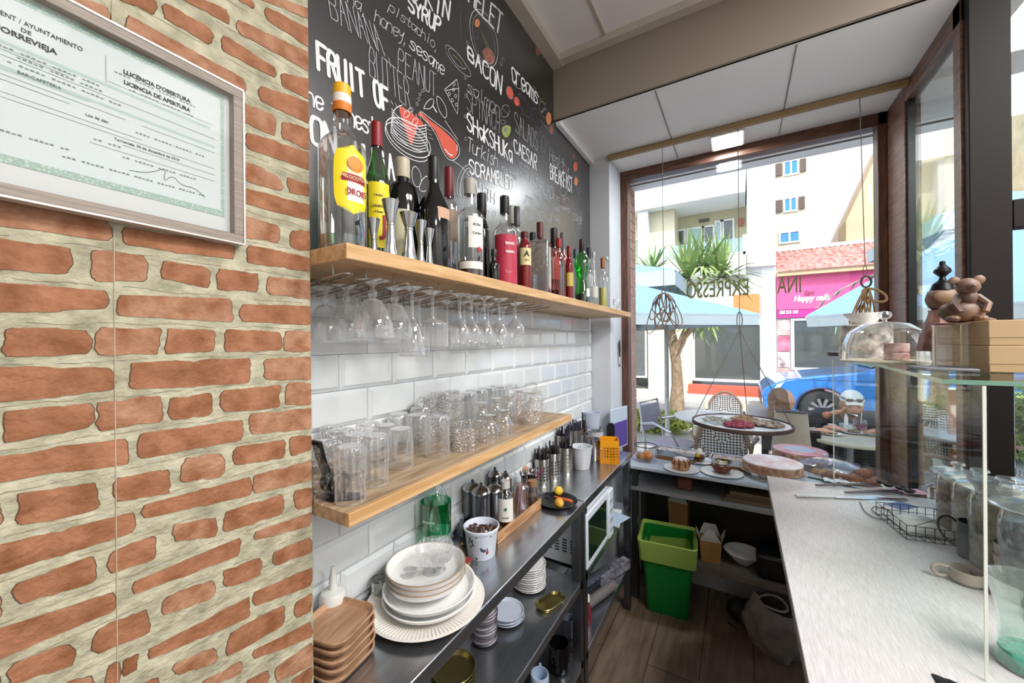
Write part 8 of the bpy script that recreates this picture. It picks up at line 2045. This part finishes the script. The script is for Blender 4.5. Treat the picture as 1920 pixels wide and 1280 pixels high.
# beige padded rucksack hung over the woman's chair
x7, y7 = toP(1484, 800, 3.60)
t = thing('beige_carrier_bag', 'big beige canvas bag with a dark top handle behind the seated woman', 'bag', (x7, 3.66, GRZ+.33))
BG = mat('beige canvas', '#b9ab94', .8, bump=.3, bs=25)
zt7 = aY(1492, 776, 3.60).z-(GRZ+.33); w7 = .15
m = MB(); m.grid(lambda u, v: (w7*(2*u-1)*(1-.30*max(0, (v-.35)/.65)**.6), -.075*math.sin(PI*u)**.5-.03, zt7*v), 16, 14)
m.grid(lambda u, v: (w7*(1-2*u)*(1-.30*max(0, (v-.35)/.65)**.6), .075*math.sin(PI*u)**.5+.03, zt7*v), 16, 14)
m.box((-w7*.7, -.04, zt7-.012), (w7*.7, .04, zt7)); m.box((-w7*.98, -.05, .0), (w7*.98, .05, .01)); m.box((-w7, -.035, 0), (-w7*.9, .035, zt7*.4)); m.box((w7*.9, -.035, 0), (w7, .035, zt7*.4)); m.build('bag_body', BG, t, smooth=60)
m = MB(); m.tube([(-w7*1.0, -.105, zt7*.50), (-w7*.5, -.118, zt7*.485), (w7*.5, -.118, zt7*.49), (w7*1.0, -.105, zt7*.52)], .012, 6); m.build('piping', BG, t)
m = MB(); m.tube([(-w7*.65, -.03, zt7+.004), (0, -.03, zt7+.012), (w7*.65, -.03, zt7+.004)], .012, 8); m.build('top_handle', mat('dark grey webbing', '#4a4a50', .6), t)
# chair under the bag
t = thing('dark_chair', 'dark framed chair the woman sits on, hidden behind the beige bag', 'chair', (x7, 3.86, GRZ))
for sx in (-1, 1):
    for sy in (-.17, .17): MB().tube([(sx*.19, sy, 0), (sx*.18, sy, .44)], .013, 8).build('leg', BLACKM, t)
MB().box((-.2, -.19, .44), (.2, .19, .47)).build('seat', BLACK, t, bevel=.01); MB().box((-.19, -.19, .47), (.19, -.165, .80)).build('backrest', BLACK, t, bevel=.01)
# ------------------------------------------------------------------ the couple at the table
SKIN = mat('skin', '#c98f73', .55, var=.1, vs=8); SKIN2 = mat('skin light', '#d9a68c', .55)
def fuse(m, name, mt, par, vox=.008, it=4):
    o = m.build(name, mt, par, smooth=0)
    r = o.modifiers.new('r', 'REMESH'); r.mode = 'VOXEL'; r.voxel_size = vox; r.use_smooth_shade = True
    s_ = o.modifiers.new('s', 'SMOOTH'); s_.factor = .5; s_.iterations = it
    return o
def headfn(d):
    r = 1.0
    f = -d.y  # face looks to -y
    if f > 0:
        r += .10*math.exp(-((d.x)**2/.012+(d.z+.12)**2/.02))*f       # nose
        r += .05*math.exp(-((d.x)**2/.05+(d.z+.78)**2/.05))          # chin
        r -= .05*math.exp(-((abs(d.x)-.32)**2/.02+(d.z-.02)**2/.012)) # sockets
        r += .03*math.exp(-((d.z-.22)**2/.01))*f                      # brow
        r += .025*math.exp(-((d.x)**2/.04+(d.z+.42)**2/.006))         # lips
    r -= .10*max(0, -d.z-.2)*(1-f*.3)
    return r
def head(m, M4, r=.093):
    k = MB(); k.ball((0, 0, 0), r, 36, sc=(.80, .98, 1.18), fn=headfn, rings=28)
    for s_ in (-1, 1): k.ball((s_*r*.80, r*.08, -r*.08), r*.22, 12, sc=(.35, .75, 1.2))
    m.add([M4 @ Vector(q) for q in k.v], k.f)
def hand(m, w_, d, u, curl=.5, spread=.02):
    """palm and five fingers: W_ wrist, D direction of the fingers, U palm normal"""
    w_ = Vector(w_); d = Vector(d).normalized(); u = Vector(u); u = (u-d*u.dot(d)).normalized(); s_ = d.cross(u)
    m.tube([w_, w_+d*.03, w_+d*.075], [.022, .034, .034], 10, flat=.55)
    for i, (off, L) in enumerate(((-.028, .060), (-.010, .070), (.009, .066), (.027, .052))):
        b_ = w_+d*.075+s_*off; p1 = b_+d*L*.42-u*L*.10*curl; p2 = p1+d*L*.30*(1-curl*.4)-u*L*.30*curl; p3 = p2+d*L*.24*(1-curl)-u*L*.30*curl
        m.tube([b_-d*.015, b_, p1, p2, p3], [.009, .0092, .0085, .008, .0065], 7)
    b_ = w_+d*.025-s_*.026; m.tube([b_, b_-s_*.024+d*.020-u*.008, b_-s_*.032+d*.045-u*.018, b_-s_*.026+d*.064-u*.024], [.012, .0105, .009, .007], 7)
# --- man
hc = aY(1597, 757, 4.13); X0, Y0 = hc.x, 4.13
t = thing('person', 'person in a white cap and dark sweater bending over a plate, fork in hand', 'person', (X0, 4.35, GRZ))
def L_(x, y, z): return Vector((x, y, z))   # local: origin under the hips, looks to -y
zh = hc.z-GRZ; hd = L_(0, Y0-4.35, zh)
tilt = Matrix.Translation(hd) @ Matrix.Rotation(math.radians(14), 4, 'X')
m = MB(); head(m, tilt)
nk = hd+L_(0, .075, -.09)
m.tube([hd+L_(0, .03, -.03), nk, L_(0, -.04, zh-.22)], [.055, .055, .07], 12)
m.tube([L_(0, .02, .50), L_(0, .0, .62), L_(0, -.04, .76), L_(0, -.05, zh-.20)], [.13, .125, .14, .10], 16)
sh = zh-.15
tbl = .745
RS, LS = L_(-.20, -.05, sh), L_(.20, -.05, sh)
RE, LE = L_(-.27, -.20, tbl+.045), L_(.30, -.20, tbl+.045)
RW, LW = L_(-.165, -.33, tbl+.14), L_(.155, -.38, tbl+.040)
for a, b_, c_ in ((RS, RE, RW), (LS, LE, LW)):
    m.tube([L_(0, -.05, sh-.01), a, (a+b_)/2, b_, (b_+c_)/2, c_], [.06, .052, .046, .038, .034, .024], 12)
hand(m, RW, L_(.55, -.25, .25), L_(.2, .1, -.9), .75)
hand(m, LW, L_(-.8, -.25, 0), L_(0, .1, 1), .25)
for s_ in (-1, 1):
    m.tube([L_(0, .03, .50), L_(s_*.10, .02, .50), L_(s_*.13, -.22, .50), L_(s_*.13, -.42, .50), L_(s_*.14, -.42, .28), L_(s_*.14, -.40, .09)], [.11, .10, .085, .062, .055, .04], 12)
    m.tube([L_(s_*.14, -.36, .05), L_(s_*.145, -.48, .04), L_(s_*.15, -.56, .032)], [.04, .038, .03], 10)
fuse(m, 'body', SKIN, t, .0075, 3)
KNIT = mat('dark knit sweater', '#3a3b3d', .85, bump=.4, bs=90)
m = MB()
m.tube([L_(0, .02, .46), L_(0, .0, .60), L_(0, -.04, .74), L_(0, -.05, sh-.01), L_(0, -.04, sh+.045)], [.155, .15, .17, .145, .075], 18)
for a, b_, c_ in ((RS, RE, RW), (LS, LE, LW)):
    m.tube([L_(0, -.05, sh-.02), a, (a+b_)/2, b_, (b_+c_)/2, b_.lerp(c_, .82)], [.10, .082, .068, .056, .050, .040], 14)
fuse(m, 'sweater', KNIT, t, .011, 5)
m = MB()
for s_ in (-1, 1): m.tube([L_(0, .03, .48), L_(s_*.10, .02, .49), L_(s_*.13, -.22, .50), L_(s_*.13, -.43, .50), L_(s_*.14, -.43, .28), L_(s_*.14, -.41, .10)], [.14, .125, .10, .078, .070, .062], 12)
fuse(m, 'trousers', mat('dark trousers', '#33312f', .8), t, .013, 4)
m = MB()
for s_ in (-1, 1): m.tube([L_(s_*.14, -.34, .045), L_(s_*.145, -.48, .045), L_(s_*.15, -.58, .034)], [.048, .046, .036], 10)
fuse(m, 'shoes', mat('dark shoes', '#222222', .6), t, .01, 3)
def capm(name, mt, M4, k, par): 
    k.v = [tuple(M4 @ Vector(q)) for q in k.v]; return k.build(name, mt, par)
r = .093
k = MB(); k.ball((0, .004, r*.18), r*1.02, 28, sc=(.86, 1.03, 1.06)); k.f = [f for f in k.f if sum(k.v[i][2] for i in f)/len(f) > r*.42]; k.m = [0]*len(k.f)
cap_ = capm('cap', mat('white cap', '#dfe5e2', .7), tilt, k, t)
k = MB(); k.grid(lambda u, v: (r*.62*(2*u-1)*(1-.25*v*v), -r*.78-r*.40*v*math.sqrt(max(0, 1-(2*u-1)**2*.75)), r*.52-r*.12*v-.016*(2*u-1)**2), 14, 6)
o = capm('cap_brim', mat('white cap', '#dfe5e2', .7), tilt, k, cap_)
k = MB()
for s_ in (-1, 1): k.ball((s_*r*.30, -r*.86, r*.66), r*.27, 14, sc=(1, .35, .58))
k.tube([(-r*.85, -.02, r*.72), (-r*.5, -r*.82, r*.70), (0, -r*.98, r*.68), (r*.5, -r*.82, r*.70), (r*.85, -.02, r*.72)], .004, 6)
capm('sunglasses', mat('black lens', '#15161a', .1), tilt, k, t)
k = MB(); k.ball((0, -.002, 0), r*1.015, 30, sc=(.81, .99, 1.19), fn=headfn, rings=26)
k.f = [f for f in k.f if (lambda c: c[1] < -r*.10 and c[2] < -r*.50 and not (abs(c[0]) < r*.22 and c[2] > -r*.60))([sum(k.v[i][q] for i in f)/len(f) for q in range(3)])]; k.m = [0]*len(k.f)
capm('beard', mat('short dark beard', '#4a3a30', .9), tilt, k, t)
for s_ in (-1, 1):
    k = MB(); k.ball((s_*r*.27, -r*.86, r*.04), r*.10, 10, sc=(1.2, .5, .7)); capm('eye', mat('eye dark', '#2a2320', .2), tilt, k, t)
    k = MB(); k.tube([(s_*r*.12, -r*.93, r*.20), (s_*r*.28, -r*.92, r*.24), (s_*r*.45, -r*.80, r*.19)], .004, 6); capm('eyebrow', mat('short dark beard', '#4a3a30', .9), tilt, k, t)
k = MB(); k.tube([(-r*.2, -r*.88, -r*.46), (0, -r*.94, -r*.44), (r*.2, -r*.88, -r*.46)], .004, 6); capm('mouth', mat('lips', '#a9624f', .5), tilt, k, t)
o = t
f = thing('fork', 'small fork held up in the hand of the person in the white cap', 'fork', (X0, 4.35, GRZ))
MB().tube([RW+L_(.02, -.02, .03), RW+L_(.10, -.07, .03), RW+L_(.16, -.10, .015)], .0025, 6).build('handle', STEELB, f)
m = MB()
for i in range(3): m.tube([RW+L_(.155, -.10, .015), RW+L_(.19, -.115+.006*i, .0)], .0012, 5)
m.build('prongs', STEELB, f)
t = thing('dark_chair', 'dark chair the person in the white cap sits on', 'chair', (X0, 4.42, GRZ))
for sx in (-1, 1):
    for sy in (-.17, .17): MB().tube([(sx*.17, sy, 0), (sx*.17, sy, .40)], .013, 8).build('leg', BLACKM, t)
MB().box((-.19, -.17, .37), (.19, .19, .40)).build('seat', BLACK, t, bevel=.01); MB().box((-.18, .17, .40), (.18, .19, .74)).build('backrest', BLACK, t, bevel=.01)
# --- woman, hair toward the window, looking to the man
wc = aY(1467, 752, 3.98); XW2 = wc.x
t = thing('person', 'person with long light brown hair and a pinkish top, seated at the table', 'person', (XW2, 4.0, GRZ))
zh = wc.z-GRZ; hd = L_(0, -.02, zh)
tw = Matrix.Translation(hd) @ Matrix.Rotation(math.radians(88), 4, 'Z') @ Matrix.Rotation(math.radians(12), 4, 'X')
m = MB(); head(m, tw, .088); sh = zh-.22
m.tube([hd+L_(0, .01, -.03), hd+L_(-.01, 0, -.10), L_(0, -.01, sh+.02)], [.048, .046, .055], 12)
m.tube([L_(0, 0, .48), L_(0, 0, .62), L_(0, 0, .74), L_(0, 0, sh)], [.12, .10, .115, .08], 16)
RS, LS = L_(-.12, -.10, sh-.01), L_(.12, .10, sh-.01)
RE, LE = L_(.02, -.20, sh-.22), L_(.24, .16, sh-.22); RW, LW = L_(.20, -.17, tbl+.035), L_(.30, .02, tbl+.035)
for a, b_, c_ in ((RS, RE, RW), (LS, LE, LW)): m.tube([L_(0, 0, sh-.01), a, (a+b_)/2, b_, (b_+c_)/2, c_], [.05, .045, .038, .032, .028, .020], 12)
hand(m, RW, L_(1, 0, 0), L_(0, 0, 1), .3); hand(m, LW, L_(.8, -.4, 0), L_(0, 0, 1), .3)
for s_ in (-1, 1): m.tube([L_(0, 0, .49), L_(.05, s_*.08, .50), L_(.28, s_*.09, .50), L_(.42, s_*.09, .49), L_(.42, s_*.09, .28), L_(.40, s_*.09, .05), L_(.52, s_*.09, .03)], [.10, .09, .078, .056, .05, .036, .028], 12)
fuse(m, 'body', SKIN2, t, .0075, 3)
m = MB(); m.tube([L_(0, 0, .45), L_(0, 0, .60), L_(0, 0, .72), L_(0, 0, sh+.0), L_(0, 0, sh+.04)], [.135, .118, .13, .105, .06], 18)
for a, b_, c_ in ((RS, RE, RW), (LS, LE, LW)): m.tube([L_(0, 0, sh-.02), a, (a+b_)/2, b_, (b_+c_)/2, b_.lerp(c_, .7)], [.08, .066, .052, .044, .040, .034], 12)
fuse(m, 'top', mat('dusty pink top', '#b89096', .8), t, .011, 4)
m = MB()
for s_ in (-1, 1): m.tube([L_(0, 0, .47), L_(.05, s_*.08, .49), L_(.28, s_*.09, .50), L_(.43, s_*.09, .49), L_(.43, s_*.09, .28), L_(.41, s_*.09, .09)], [.12, .11, .092, .07, .062, .055], 12)
fuse(m, 'trousers', mat('blue jeans', '#5a6c8c', .8), t, .013, 4)
HAIR = mat('light brown hair', '#8f6a4a', .5, var=.5, vs=30, stretch=(6, 6, .6), col2='#5c4230', bump=.3, bs=60)
m = MB(); r = .088
face = Vector((math.sin(math.radians(88)), -math.cos(math.radians(88)), 0))
m.ball(hd-face*.020+L_(0, 0, -.004), r*1.08, 24, sc=(.95, .95, 1.28), fn=lambda d: 1+.05*noise.noise(d*5))
for i in range(26):
    a = math.atan2(-face.y, -face.x)+(-1.35+2.7*i/25); q = r*.82
    p0 = hd+L_(q*math.cos(a)*.8, q*math.sin(a)*.8, .04); p1 = hd+L_(q*math.cos(a)*1.12, q*math.sin(a)*1.12, -.07); p2 = hd+L_(q*math.cos(a)*1.35, q*math.sin(a)*1.3, -.19); p3 = hd+L_(q*math.cos(a)*1.5-.03, q*math.sin(a)*1.3, -.29-.03*(i % 3))
    m.tube([p0, p1, p2, p3], [.026, .024, .021, .009], 8)
k = m
o = k.build('hair', HAIR, t, smooth=60)
rm = o.modifiers.new('r', 'REMESH'); rm.mode = 'VOXEL'; rm.voxel_size = .0065; rm.use_smooth_shade = True
k = MB()
for s_ in (-1, 1): k.ball((s_*r*.27, -r*.88, r*.04), r*.10, 10, sc=(1.2, .5, .7))
capm('eyes', mat('eye dark', '#2a2320', .2), tw, k, t)
k = MB(); k.tube([(-r*.2, -r*.90, -r*.44), (0, -r*.97, -r*.42), (r*.2, -r*.90, -r*.44)], .004, 6); capm('mouth', mat('lips', '#a9624f', .5), tw, k, t)
